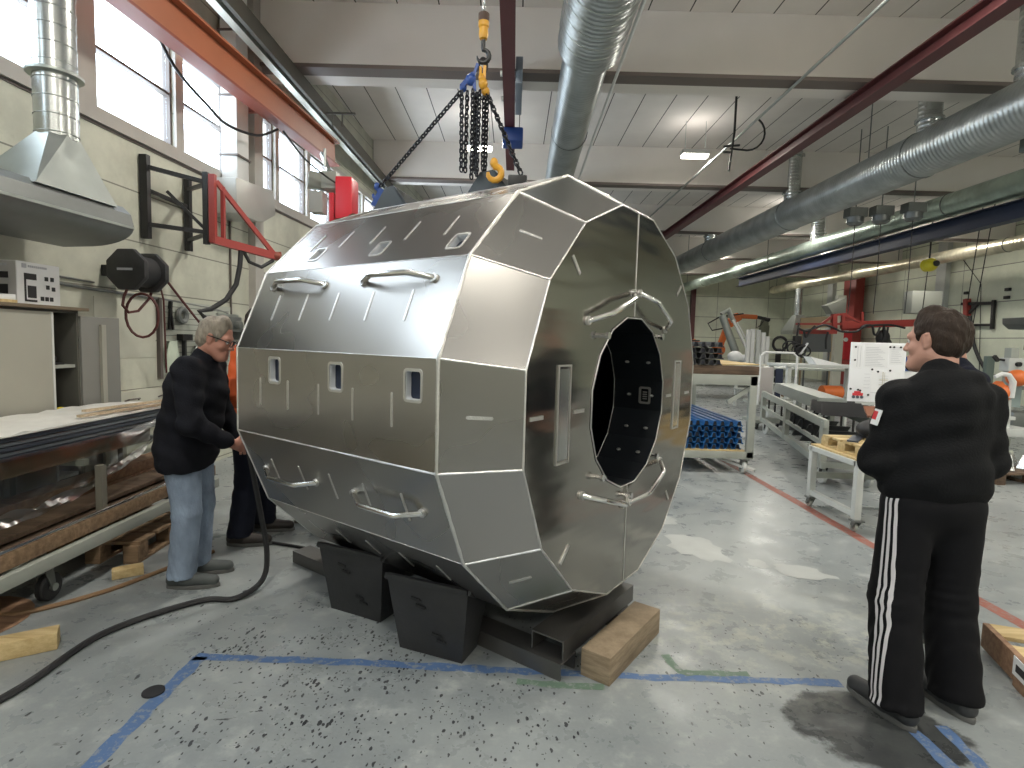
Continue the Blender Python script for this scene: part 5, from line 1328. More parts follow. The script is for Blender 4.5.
on_board(mb, .13, .134, .5, .8, .004); on_board(mb, .09, .094, .5, .8, .004)
for j in range(7): on_board(mb, .40, .52, .18 + j * .033, .183 + j * .033, .004)
for j in range(5): on_board(mb, .20, .28, .2 + j * .05, .203 + j * .05, .004)
on_board(mb, .30, .60, .135, .139, .004)
mesh_obj('drawing_lines', mb, M['ink_lt'], t)
mb = MB(); on_board(mb, .445, .452, .15, .44, .005); on_board(mb, .47, .474, .15, .43, .005); on_board(mb, .40, .52, .25, .256, .005); on_board(mb, .40, .52, .32, .328, .005); mesh_obj('drawing_lines', mb, M['ink_gold'], t)
mb = MB()
for u, v in ((.06, .79), (.06, .60), (.52, .80), (.57, .80), (.66, .80), (.30, .47), (.38, .44), (.54, .46), (.27, .10), (.03, .18), (.13, .17), (.16, .16)): mesh_obj('magnet', MB().cyl(bp_(u, v, .002), bp_(u, v, .012), .014, 10), M['ink'], t)
mb = MB(); on_board(mb, .62, .66, .26, .34, .004); mesh_obj('dark_label', mb, M['ink'], t)
mb = MB(); on_board(mb, .06, .20, .085, .125, .004); on_board(mb, .08, .17, .12, .15, .004); mesh_obj('red_mark', mb, M['ink_red'], t)
mb = MB()
for u in (.075, .13, .185): mb.cyl(bp_(u, .065, .002), bp_(u, .065, .012), .022, 10)
mesh_obj('dark_dot', mb, M['sheet_blue'], t)
t = thing('notice_board', 'second pinned board with a blue header peeping past the standing man', 'notice board', (5.9, 8.6, 0))
mesh_obj('board', MB().box((5.66, 8.58, .7), (6.6, 8.6, 1.52)), M['board'], t)
mesh_obj('blue_header', MB().box((5.66, 8.565, 1.30), (6.6, 8.579, 1.52)), M['blue'], t)
mesh_obj('stand', MB().box((5.7, 8.6, 0), (5.74, 8.63, 1.5)).box((6.5, 8.6, 0), (6.54, 8.63, 1.5)), M['grey_lt'], t)
mesh_obj('white_mark', MB().box((5.74, 8.555, 1.36), (5.80, 8.566, 1.40)).box((5.82, 8.555, 1.36), (5.87, 8.566, 1.43)), M['paper'], t)
# ---------------------------------------------------------------- workbenches and shelving in the middle distance
def bench(name, label, x0, x1, y0, y1, z, m, shelf=True, th=.05, leg=.06, cat='workbench'):
    t = thing(name, label, cat, ((x0 + x1) / 2, (y0 + y1) / 2, 0))
    mesh_obj('table_top', MB().box((x0, y0, z - th), (x1, y1, z)), m, t, bevel=.004)
    for x in (x0 + leg, x1 - leg):
        for y in (y0 + leg, y1 - leg): mesh_obj('leg', MB().box((x - leg / 2, y - leg / 2, 0), (x + leg / 2, y + leg / 2, z - th)), M['grey_lt'], t)
    if shelf: mesh_obj('shelf', MB().box((x0 + .02, y0 + .02, z * .42), (x1 - .02, y1 - .02, z * .42 + .03)), M['grey_post'], t)
    return t
bench('shelf_unit', 'pale steel frame shelf with orange parts on it, behind the long trolley', 5.55, 7.35, 11.2, 12.1, 1.28, M['grey_lt'], True, .06, .08, 'shelf unit')
solo('orange_motor', MB().cyl((6.45, 11.5, .71), (6.85, 11.5, .71), .14, 16).box((6.5, 11.4, .572), (6.8, 11.6, .66)), M['robot'], 'orange motor unit lying on the pale frame shelf', 'motor')
solo('brown_crate', MB().box((5.75, 11.35, .572), (6.25, 11.8, .70)), M['timber'], 'low brown crate on the pale frame shelf beside the orange motor', 'crate', bevel=.01)
solo('paper_tent', MB().prism([(6.2, 11.3, 1.282), (6.75, 11.35, 1.282), (6.75, 11.4, 1.30), (6.1, 11.35, 1.44)], (0, .3, 0)), M['paper'], 'white folded sheet standing on the pale frame shelf', 'sheet')
bench('long_bench', 'long grey workbench running behind the pale frame shelf', 6.0, 9.5, 14.0, 15.0, 1.1, M['galv_flat'])
bench('long_bench', 'dark-topped workbench behind the white tube handle frame', 5.4, 8.6, 17.0, 18.2, 1.05, M['cab'], True)
bench('long_bench', 'grey workbench at the far wall with upright white profiles', 7.6, 10.8, 22.0, 23.2, .95, M['galv_flat'])
t = thing('push_cart', 'tool cart with a tall white tube handle beyond the rack', 'cart', (5.2, 11.8, 0))
mb = MB(); mb.tube([(4.74, 10.6, .5), (4.74, 10.6, 1.44), (4.82, 10.6, 1.51), (5.36, 10.6, 1.51), (5.44, 10.6, 1.44), (5.44, 10.6, .5)], .022, 8); mesh_obj('tube_handle', mb, M['white'], t)
mesh_obj('tray', MB().box((4.7, 10.62, .5), (5.5, 11.2, .56)).box((4.7, 10.62, .14), (5.5, 11.2, .2)), M['grey_post'], t, bevel=.006)
for x in (4.8, 5.4):
    for y in (10.7, 11.1): caster(t, x, y, .06, .03, M['galv_dk'], M['rubber'], .142)
solo('parts_box', MB().box((4.78, 10.7, .562), (5.05, 11.0, 1.22)), mat('grey_pink_box', (.46, .43, .42), .5), 'tall grey cabinet box on the tool cart with the tube handle', 'box', bevel=.01)
solo('sign_plate', MB().box((5.08, 10.66, .9), (5.22, 10.68, 1.2)).box((5.1, 10.68, .5625), (5.2, 10.72, .9)), M['navy'], 'small dark upright plate beside the grey cabinet box', 'plate')
for i, (x, h) in enumerate(((9.45, 1.35), (9.62, 1.38), (9.85, 1.35), (10.05, 1.25), (10.22, 1.1))):
    solo('upright_profile', MB().prism([(x - .07, 22.3, .952), (x + .07, 22.3, .952), (x + .07, 22.42, .952), (x + .05, 22.42, .952), (x + .05, 22.32, .952), (x - .05, 22.32, .952), (x - .05, 22.42, .952), (x - .07, 22.42, .952)], (0, 0, h)), M['white'] if i != 2 else M['grey_lt'], 'white aluminium profile standing on the far bench, %s from the robot' % ['first', 'second', 'third', 'fourth', 'fifth'][i], 'profile', 'upright white profiles on the far bench')
solo('white_bundle', MB().ell((9.1, 22.7, 1.19), (.3, .3, .24)).ell((9.45, 22.7, 1.12), (.3, .25, .17)), M['paper'], 'white wrapped bundle on the far bench between the profiles', 'bundle')
# ---------------------------------------------------------------- orange robots by the far wall
def robot(name, label, base, parts, extras):
    t = thing(name, label, 'robot', base); mb = MB()
    bx, by, bz = base
    mesh_obj('base', MB().lathe([(.42, 0), (.42, .12), (.30, .16), (.30, .8)], base, 18), M['galv_dk'], t)
    P = [V(base) + V(p) for p in parts]
    mesh_obj('shoulder', MB().ell(P[0], (.30, .28, .30)).cyl(P[0] - V((0, .3, 0)), P[0] + V((0, .3, 0)), .2, 16), M['robot'], t)
    mesh_obj('lower_arm', MB().bar(P[0], P[1], .26, .24).cyl(P[1] - V((0, .25, 0)), P[1] + V((0, .25, 0)), .2, 14), M['robot'], t, bevel=.04)
    mesh_obj('forearm', MB().bar(P[1], P[2], .30, .36).bar(P[2], P[3], .18, .2), M['robot'], t, bevel=.05)
    mesh_obj('wrist', MB().bar(P[3], P[4], .14, .14).cyl(P[4], P[4] + (P[4] - P[3]).normalized() * .22, .09, 10), M['black'], t)
    mesh_obj('cable_loop', MB().tube([P[2] + V((.1, -.2, .1)), P[1] + V((-.5, -.2, .25)), P[1] + V((-1.0, -.2, -.05)), P[1] + V((-.8, -.2, -.35)), P[1] + V((-.1, -.2, -.2))], .03, 7).tube([P[3], P[3] + V((-.1, -.2, -.5)), P[4] + V((-.25, -.2, -.3)), P[4]], .022, 6), M['black'], t)
    return t
b0 = at(718, 395, 25.0); b0.z = 0
robot('welding_robot', 'orange robot arm reaching right with a looping cable by the far wall', (b0.x, 25.0, 0), ((-.1, 0, 1.45), (.3, 0, 2.75 - .1), (.75, 0, 2.98), (1.55, 0, 2.95), (1.9, 0, 2.88)), 0)
solo('extraction_tube', MB().tube([V((at(739, 362, 24.0).x + .35, 24.0, 0)), at(739, 362, 24.0), at(731, 340, 24.0), at(722, 315, 24.0)], [.16, .16, .17, .15], 12).tube([at(722, 315, 24.0), at(728, 310, 24.0), at(734, 322, 24.0)], [.14, .12, .1], 10), M['galv_flat'], 'grey slanting extraction tube standing before the orange robot', 'extraction arm')
solo('support_strut', MB().bar(at(752, 360, 23.8), at(733, 320, 23.8), .11, .09).bar(at(757, 360, 23.8), at(737, 322, 23.8), .05, .05), M['white'], 'pale slanting strut beside the grey extraction tube', 'strut')
b1 = at(690, 340, 27.0)
robot('welding_robot', 'orange robot mostly hidden by the drum edge at the far wall', (b1.x - .6, 27.0, 0), ((0, 0, 1.3), (.35, 0, 1.6), (.9, 0, 1.75), (1.2, 0, 1.7), (1.3, 0, 1.6)), 0)
solo('brown_post', MB().box((10.35, 32.6, 0), (10.6, 32.85, 5.1)), M['maroon'], 'thin dark brown steel post at the far wall', 'post')
solo('hanging_coat', MB().ell((14.8, 32.86, 2.9), (.26, .13, .5)).prism([(14.55, 32.78, .9), (15.0, 32.78, .9), (15.05, 32.74, 2.9), (14.55, 32.74, 2.9)], (0, .25, 0)), mat('olive_tarp', (.16, .17, .125), .8, 0, .2, 3), 'olive tarpaulin hanging on the far wall near the corner', 'tarpaulin')
# ---------------------------------------------------------------- far hood, red column, red jib arms
hp = at(788, 330, 27.5); hp.x = 14.0
t = thing('extraction_hood', 'grey funnel extraction hood with a bright riser near the far corner', 'exhaust hood', (hp.x, 27.5, hp.z))
c = (hp.x, 27.5, hp.z - .2); mb = MB()
mb.add([(c[0] - .5, 26.9, c[2]), (c[0] + .5, 26.9, c[2]), (c[0] + .5, 28.1, c[2]), (c[0] - .5, 28.1, c[2]), (c[0] - .5, 26.9, c[2] + .18), (c[0] + .5, 26.9, c[2] + .18), (c[0] + .5, 28.1, c[2] + .18), (c[0] - .5, 28.1, c[2] + .18), (c[0] - .18, 27.3, c[2] + .95), (c[0] + .2, 27.3, c[2] + .95), (c[0] + .2, 27.7, c[2] + .95), (c[0] - .18, 27.7, c[2] + .95)],
       [(3, 2, 1, 0), (0, 1, 5, 4), (1, 2, 6, 5), (2, 3, 7, 6), (3, 0, 4, 7), (4, 5, 9, 8), (5, 6, 10, 9), (6, 7, 11, 10), (7, 4, 8, 11), (8, 9, 10, 11)])
mesh_obj('funnel', mb, M['galv_flat'], t, smooth=20)
mesh_obj('riser', MB().cyl((c[0], 27.5, c[2] + .95), (c[0], 27.5, 4.52), .17, 16), M['galv_v'], t)
t = thing('red_column', 'tall bright red steel column against the pale far side wall', 'column', (15.6, 25.6, 0))
mesh_obj('shaft', MB().box((15.35, 25.2, .02), (15.75, 26.1, 5.0)), M['red'], t, bevel=.01)
mesh_obj('flange', MB().box((15.30, 25.15, 0), (15.8, 26.15, .05)).box((15.34, 25.17, 4.95), (15.78, 26.13, 5.0)), M['red'], t)
t = thing('switch_box', 'red switch box with white buttons mounted low on the red column', 'switch box', (15.1, 24.9, 1.3))
mesh_obj('box', MB().box((14.75, 24.85, 1.15), (15.15, 25.15, 2.75)), M['red_b'], t, bevel=.03)
mesh_obj('button', MB().cyl((14.85, 24.86, 2.45), (14.85, 24.80, 2.45), .09, 10).cyl((14.85, 24.86, 2.05), (14.85, 24.80, 2.05), .09, 10), M['paper'], t)
mesh_obj('bracket', MB().box((14.9, 25.1, 1.5), (15.36, 25.24, 2.4)), M['red'], t)
def rwp(px, py, off=.02):
    d = at(px, py, 10.0) - V((0, 0, CAM_H)); return V((0, 0, CAM_H)) + d * ((X_R - off) / d.x)
Yj = 20.0
def jib(label, pts, hangs, m=M['red']):
    t = thing('red_jib_arm', label, 'jib arm', tuple(at(*pts[0][0], Yj)))
    mb = MB()
    for a, b, w in pts: mb.bar(at(*a, Yj), at(*b, Yj), w, w)
    mesh_obj('truss', mb, m, t)
    mb = MB()
    for hs in hangs:
        P = [at(x, y, Yj - .25) for x, y in hs]; out = []
        for i in range(len(P) - 1):
            p0, p1, p2, p3 = P[max(i - 1, 0)], P[i], P[i + 1], P[min(i + 2, len(P) - 1)]
            for j in range(6):
                u = j / 6; out.append(.5 * ((2 * p1) + (p2 - p0) * u + (2 * p0 - 5 * p1 + 4 * p2 - p3) * u * u + (3 * p1 - p0 - 3 * p2 + p3) * u ** 3))
        out.append(P[-1]); mb.tube(out, .038, 7)
    mesh_obj('festoon_hose', mb, M['rubber'], t)
jib('red lattice jib arm with looping black hoses left of the red column', [((834, 314), (834, 332), .16), ((834, 315), (812, 331), .08), ((800, 332), (836, 332), .14), ((796, 324), (843, 324), .07), ((834, 315), (846, 314), .08), ((843, 314), (843, 329), .1), ((845, 315), (860, 322), .08)],
    [[(798, 328), (806, 331), (815, 328), (824, 325), (832, 327), (840, 331), (848, 332), (858, 331), (863, 326), (870, 325)], [(804, 331), (806, 337), (810, 331), (815, 326)], [(828, 332), (826, 340), (826, 349)]])
Yj = 20.6
jib('long straight red jib arm reaching behind the standing man', [((842, 325), (912, 323), .26), ((842, 329), (860, 329), .12), ((862, 312), (862, 327), .09), ((908, 322), (928, 317), .08)],
    [[(866, 325), (872, 326), (874, 334), (877, 334), (880, 327)], [(884, 326), (885, 334), (883, 342)], [(888, 327), (886, 340)], [(857, 331), (868, 326), (890, 325), (905, 328)]])
p = at(797, 340, 19.85)
t = thing('welding_feeder', 'tangled black wire feeder and hoses hanging at the red jib tip', 'wire feeder', tuple(p))
mb = MB(); mb.box(tuple(p + V((-.12, -.1, -.2))), tuple(p + V((.12, .1, .15)))); mb.cyl(p + V((.1, -.15, -.3)), p + V((.1, .1, -.3)), .16, 14); mesh_obj('feeder_body', mb, M['black'], t, bevel=.02)
mb = MB()
for k_ in range(4): mb.tube([p + V((.25 * math.cos(a) + .15 * k_ - .3, -.12 - .03 * k_, -.25 + .2 * math.sin(a) - .05 * k_)) for a in [2 * PI * j / 14 for j in range(15)]], .03, 6)
mb.bar(p + V((-.02, 0, .1)), at(799, 323, 19.95), .05)
mesh_obj('hose_coil', mb, M['rubber'], t)
mesh_obj('bright_plate', MB().bar(p + V((.05, -.2, -.5)), p + V((.28, -.2, -.1)), .12, .03), M['paper'], t)
solo('cable_coil', MB().box((at(780, 344, 24).x - .1, 24.05, 0), (at(780, 344, 24).x + .1, 24.15, at(780, 344, 24).z - .2)).tube([V(at(780, 344, 24)) + V((.3 * math.cos(a), 0, .3 * math.sin(a))) for a in [2 * PI * j / 16 for j in range(16)]], .06, 6, True), M['rubber'], 'black coiled cable on a post below the funnel hood', 'cable coil')
solo('tan_board', MB().prism([at(801, 318, 23), at(834, 316, 23), at(834, 327, 23), at(801, 329, 23)], (0, .06, 0)).bar(at(803, 329, 23.03), V((at(803, 329, 23.03).x, 23.03, 0)), .06).bar(at(832, 329, 23.03), V((at(832, 329, 23.03).x, 23.03, 0)), .06), mat('faded_tan_board', (.42, .33, .21), .7, 0, .15, 3), 'faded tan board hanging behind the red lattice jib', 'board')
solo('grey_screen', MB().prism([at(803, 333, 22.5), at(831, 333, 22.5), at(831, 352, 22.5), at(803, 352, 22.5)], (0, .05, 0)).bar(at(805, 351, 22.52), V((at(805, 351, 22.52).x, 22.52, 0)), .05).bar(at(829, 351, 22.52), V((at(829, 351, 22.52).x, 22.52, 0)), .05), mat('slate_screen', (.115, .125, .13), .5, 0, .1), 'dark grey screen panel below the red lattice jib', 'screen')
solo('pale_post', MB().box(tuple(at(838, 356, 24) - V((.18, 0, 1.6))), tuple(at(838, 356, 24) + V((.18, .2, 2.6)))), mat('pale_post_paint', (.68, .68, .60), .6), 'pale square post standing just left of the red column', 'post')
for i, (px, py, lab) in enumerate(((838, 308, 'grey floodlight box beside the red column, nearest the corner'), (927, 303, 'pale grey wall box above the standing man'),)):
    q = at(px, py, 23.5 if i == 0 else 18.5)
    solo('wall_box', MB().prism([q + V((-.45, 0, .1)), q + V((.35, 0, .45)), q + V((.35, 0, -.2)), q + V((-.2, 0, -.25))], (0, .5, 0)) if i == 0 else MB().box(tuple(q + V((-.5, 0, -.35))), tuple(q + V((.5, .4, .4)))), mat('soft_grey_box', (.33, .34, .305), .6), lab, 'wall box', bevel=.02)
p = at(883, 335, 20.6)
solo('black_figure_jib', MB().bar(p, at(884, 324, 20.6), .06).ell(p + V((0, 0, -.1)), (.24, .2, .3)).ell(p + V((.05, 0, -.45)), (.32, .2, .4)), M['rubber'], 'black covered tool head hanging below the long red jib', 'tool head')
# yellow balancer hoist and its wire
p = at(929, 265, 14.0)
t = thing('yellow_balancer', 'yellow round tool balancer hanging from the roof above the standing man', 'tool balancer', tuple(p))
mesh_obj('drum', MB().cyl(p + V((0, -.09, 0)), p + V((0, .09, 0)), .16, 20).ell(p + V((-.02, -.05, -.02)), (.16, .16, .15)), M['yellow'], t)
mesh_obj('hub', MB().cyl(p + V((.02, -.24, .01)), p + V((.02, -.09, .01)), .07, 14), M['black'], t)
mesh_obj('suspension', MB().cyl(p + V((0, 0, .12)), V((p.x, p.y, ROOM_Z)), .02, 6), M['black'], t)
mesh_obj('pull_wire', MB().cyl(p + V((-.02, 0, -.13)), p + V((-.08, 0, -1.4)), .012, 5), M['black'], t)
def wire(pts, lab, r=.012): solo('support_wire', MB().tube(pts, r, 5), M['black'], lab, 'wire')
wire([at(992, 152, 14), at(968, 300, 14)], 'steep black wire falling to the head of the black wall frame, left of two'); wire([at(1005, 150, 14), at(972, 330, 14)], 'steep black wire falling behind the standing man, right of two'); wire([rwp(962, 258), rwp(981, 284), rwp(979, 380)], 'bent black wire on the right-hand wall running down past the frame')
# black wall frame, far hood, machine at the right edge
t = thing('wall_frame', 'black open wall frame with a red pivot on the pale wall past the standing man', 'wall bracket', tuple(rwp(980, 330)))
mb = MB()
for a, b, w in (((962, 304), (994, 303), .10), ((962, 325), (993, 325), .08), ((994, 300), (992, 329), .09), ((978, 304), (965, 317), .08)): mb.bar(rwp(*a, .1), rwp(*b, .1), w)
mesh_obj('frame', mb, M['black'], t)
mesh_obj('pivot', MB().bar(rwp(967, 299, .12), rwp(967, 316, .12), .16), M['red'], t)
cable('hose', [rwp(970, 316, .2), rwp(972, 330, .2), rwp(974, 345, .2), rwp(979, 358, .2), rwp(986, 371, .2)], .055, M['rubber'], 'thick black hose sagging down the wall past the standing man')
for i, y_ in enumerate((289.5, 297.5)):
    q = rwp(1009.5 - i * 1.2, y_, .0); solo('junction_box', MB().box(tuple(q + V((-.1, -.08, -.05))), tuple(q + V((-.001, .08, .05)))), M['black'], ['upper', 'lower'][i] + ' of two small black boxes on the right wall', 'junction box', bevel=.01)
q = rwp(968, 293, .0); solo('junction_box', MB().box(tuple(q + V((-.1, -.08, -.05))), tuple(q + V((-.001, .08, .05)))), M['black'], 'small black box on the wall above the red pivot', 'junction box', bevel=.01)
q = at(1044, 325, 15.5)
t = thing('exhaust_hood', 'grey half-round exhaust hood at the right-hand picture edge', 'exhaust hood', tuple(q))
mb = MB(); mb.prism([q + V((-.57, 0, .2)), q + V((1.55, 0, .2)), q + V((1.55, 0, -.14)), q + V((-.36, 0, -.12)), q + V((-.55, 0, .02))], (0, .7, 0)); mesh_obj('trough', mb, M['galv_dk'], t, bevel=.02)
mesh_obj('flue', MB().cyl(q + V((.4, .3, .17)), V((q.x + .4, q.y + .3, ROOM_Z)), .2, 14), M['galv_v'], t)
mesh_obj('hose', MB().tube([q + V((-.3, .2, -.1)), q + V((-.26, .2, -.4)), q + V((-.28, .2, -.7))], .035, 6), M['rubber'], t)
def blk(name, lab, cat, Y, x0, y0, x1, y1, m, dep=.4, bev=.01):
    a, b = at(x0, y1, Y), at(x1, y0, Y); return solo(name, MB().box((a.x, Y, a.z), (b.x, Y + dep, b.z)), m, lab, cat, bevel=bev)
t = thing('drill_press', 'grey drill press column with a square head at the right picture edge', 'drill press', tuple(at(1015, 440, 9.5)))
a = at(1016, 348, 9.5)
mesh_obj('column', MB().box((a.x - .07, 9.5, 0), (a.x + .07, 9.64, a.z)), M['grey_post'], t, bevel=.01)
h_ = at(1012, 364, 9.4); mesh_obj('head', MB().box((h_.x - .14, 9.3, h_.z - .12), (h_.x + .12, 9.49, h_.z + .1)), M['grey_lt'], t, bevel=.015)
mesh_obj('knob', MB().cyl((h_.x, 9.3, h_.z), (h_.x, 9.25, h_.z), .04, 10), M['black'], t)
mesh_obj('arm', MB().bar(at(995, 359, 9.4), at(1010, 361, 9.4), .035).bar(at(994, 356, 9.4), at(998, 361, 9.4), .05), M['black'], t)
mesh_obj('table', MB().box((h_.x - .35, 9.35, 1.0), (h_.x + .4, 9.75, 1.06)), M['galv_dk'], t)
blk('gas_bottle', 'slim grey-green gas bottle standing against the right wall', 'gas bottle', 12.0, 984, 356, 987.5, 480, mat('bottle_green', (.13, .17, .15), .5), .1, .02)
t = thing('orange_machine', 'orange and white machine unit beside the drill press', 'machine', tuple(at(1012, 440, 8.5)))
c1, c2 = at(1017, 378, 8.5), at(1003, 393, 8.4)
mesh_obj('orange_arm', MB().ell(c1, (.14, .15, .13)).bar(c1, c1 + V((.3, 0, .02)), .16, .18), M['robot'], t)
mesh_obj('orange_elbow', MB().ell(c2, (.12, .12, .13)).bar(c2, c2 + V((-.12, 0, .14)), .12, .12), M['robot'], t)
mesh_obj('white_cover', MB().tube([at(995, 377, 8.3), at(1002, 374, 8.3), at(1009, 375, 8.3), at(1013, 382, 8.3), at(1011, 398, 8.3)], [.03, .035, .035, .045, .04], 8), M['white'], t)
mesh_obj('panel', MB().prism([at(1011, 382, 8.6), at(1023, 380, 8.6), at(1020, 408, 8.6), at(1009, 406, 8.6)], (0, .1, 0)), mat('teal_grey_panel', (.27, .34, .34), .4), t)
mesh_obj('stand', MB().bar(at(1009, 400, 8.4), at(1007, 438, 8.4), .04).bar(at(1001, 418, 8.4), at(1012, 418, 8.4), .12, .05).bar(at(999, 437, 8.4), at(1012, 437, 8.4), .1, .04), M['grey_lt'], t)
blk('dark_machine', 'dark rounded machine body behind the white stand at the right edge', 'machine', 9.0, 1012, 412, 1035, 432, M['galv_dk'], .5, .08)
blk('side_table', 'pale table top at the right edge over the metal parts pallet', 'table', 8.2, 1000, 430, 1040, 437, M['grey_lt'], .8)
q = at(1008, 483, 6.75)
pallet('wooden_pallet', 'pallet of bright metal parts on the floor behind the standing man', (q.x + .25, 7.1, 0), .1, 1.0, .8, M['timber_dk'], .14, 5)
for i, (dx, dy, w, r_) in enumerate(((-.12, -.12, .34, .9), (.22, -.18, .34, -.8), (.02, .1, .4, .2), (.38, .05, .3, 1.2))):
    c_ = V((q.x + .25 + dx, 7.1 + dy, .145)); Mx = Matrix.Translation(c_) @ Matrix.Rotation(r_, 4, 'Z')
    solo('sheet_part', MB(Mx).prism([(-w / 2, -.1, 0), (w / 2, -.1, 0), (w * .3, -.06, .20), (-w * .3, -.06, .20)], (0, .012, .0)).prism([(-w / 2, -.1, 0), (w / 2, -.1, 0), (w / 2, .12, 0), (-w / 2, .12, 0)], (0, 0, .01)).prism([(-w / 2, -.095, .005), (-w / 2, .12, .005), (-w * .35, .0, .18)], (.01, 0, 0)), M['alu_tube'], 'bent bright metal part on the pallet behind the man, %s' % ['nearest him', 'second at the front', 'rearmost', 'farthest from him'][i], 'metal part', 'bright metal parts on the pallet')
# nearby pallet at the right edge
t = thing('wooden_pallet', 'brown wooden pallet collar corner at the lower right picture edge', 'pallet', (2.95, 2.75, 0))
mb = MB(); Mx = Matrix.Translation((2.58, 2.89, 0)) @ Matrix.Rotation(-1.9, 4, 'Z')
mesh_obj('long_side', MB(Mx).box((0, 0, .02), (.62, .03, .15)), M['timber_red'], t, bevel=.003)
mesh_obj('deck_board', MB(Mx).box((.0, .03, .128), (.14, .9, .150)), M['timber_y'], t, bevel=.003)
mesh_obj('deck_board', MB(Mx).box((.20, .03, .118), (.62, .16, .138)), M['timber_y'], t, bevel=.003)
mesh_obj('corner_block', MB(Mx).box((.34, -.005, -.0), (.62, .14, .115)), M['timber_red'], t, bevel=.004)
mesh_obj('upper_block', MB(Mx).box((.05, .42, .151), (.5, .56, .235)), M['timber_red'], t, bevel=.004)
mesh_obj('printed_sticker', MB(Mx).box((.34, -.009, .06), (.52, -.0052, .15)), M['paper'], t)
mesh_obj('sticker_print', MB(Mx).box((.37, -.0115, .085), (.45, -.0092, .12)), M['ink'], t)
mesh_obj('base_board', MB(Mx).box((0, .06, 0), (.33, .9, .02)), M['timber_red'], t)
# ---------------------------------------------------------------- people (smooth implicit surfaces turned into one mesh each)
def seg_d(P, a, b):
    ab = b - a; L = float(ab @ ab) or 1e-9
    t = np.clip(((P - a) @ ab) / L, 0, 1); return np.linalg.norm(P - a - t[..., None] * ab, axis=-1), t


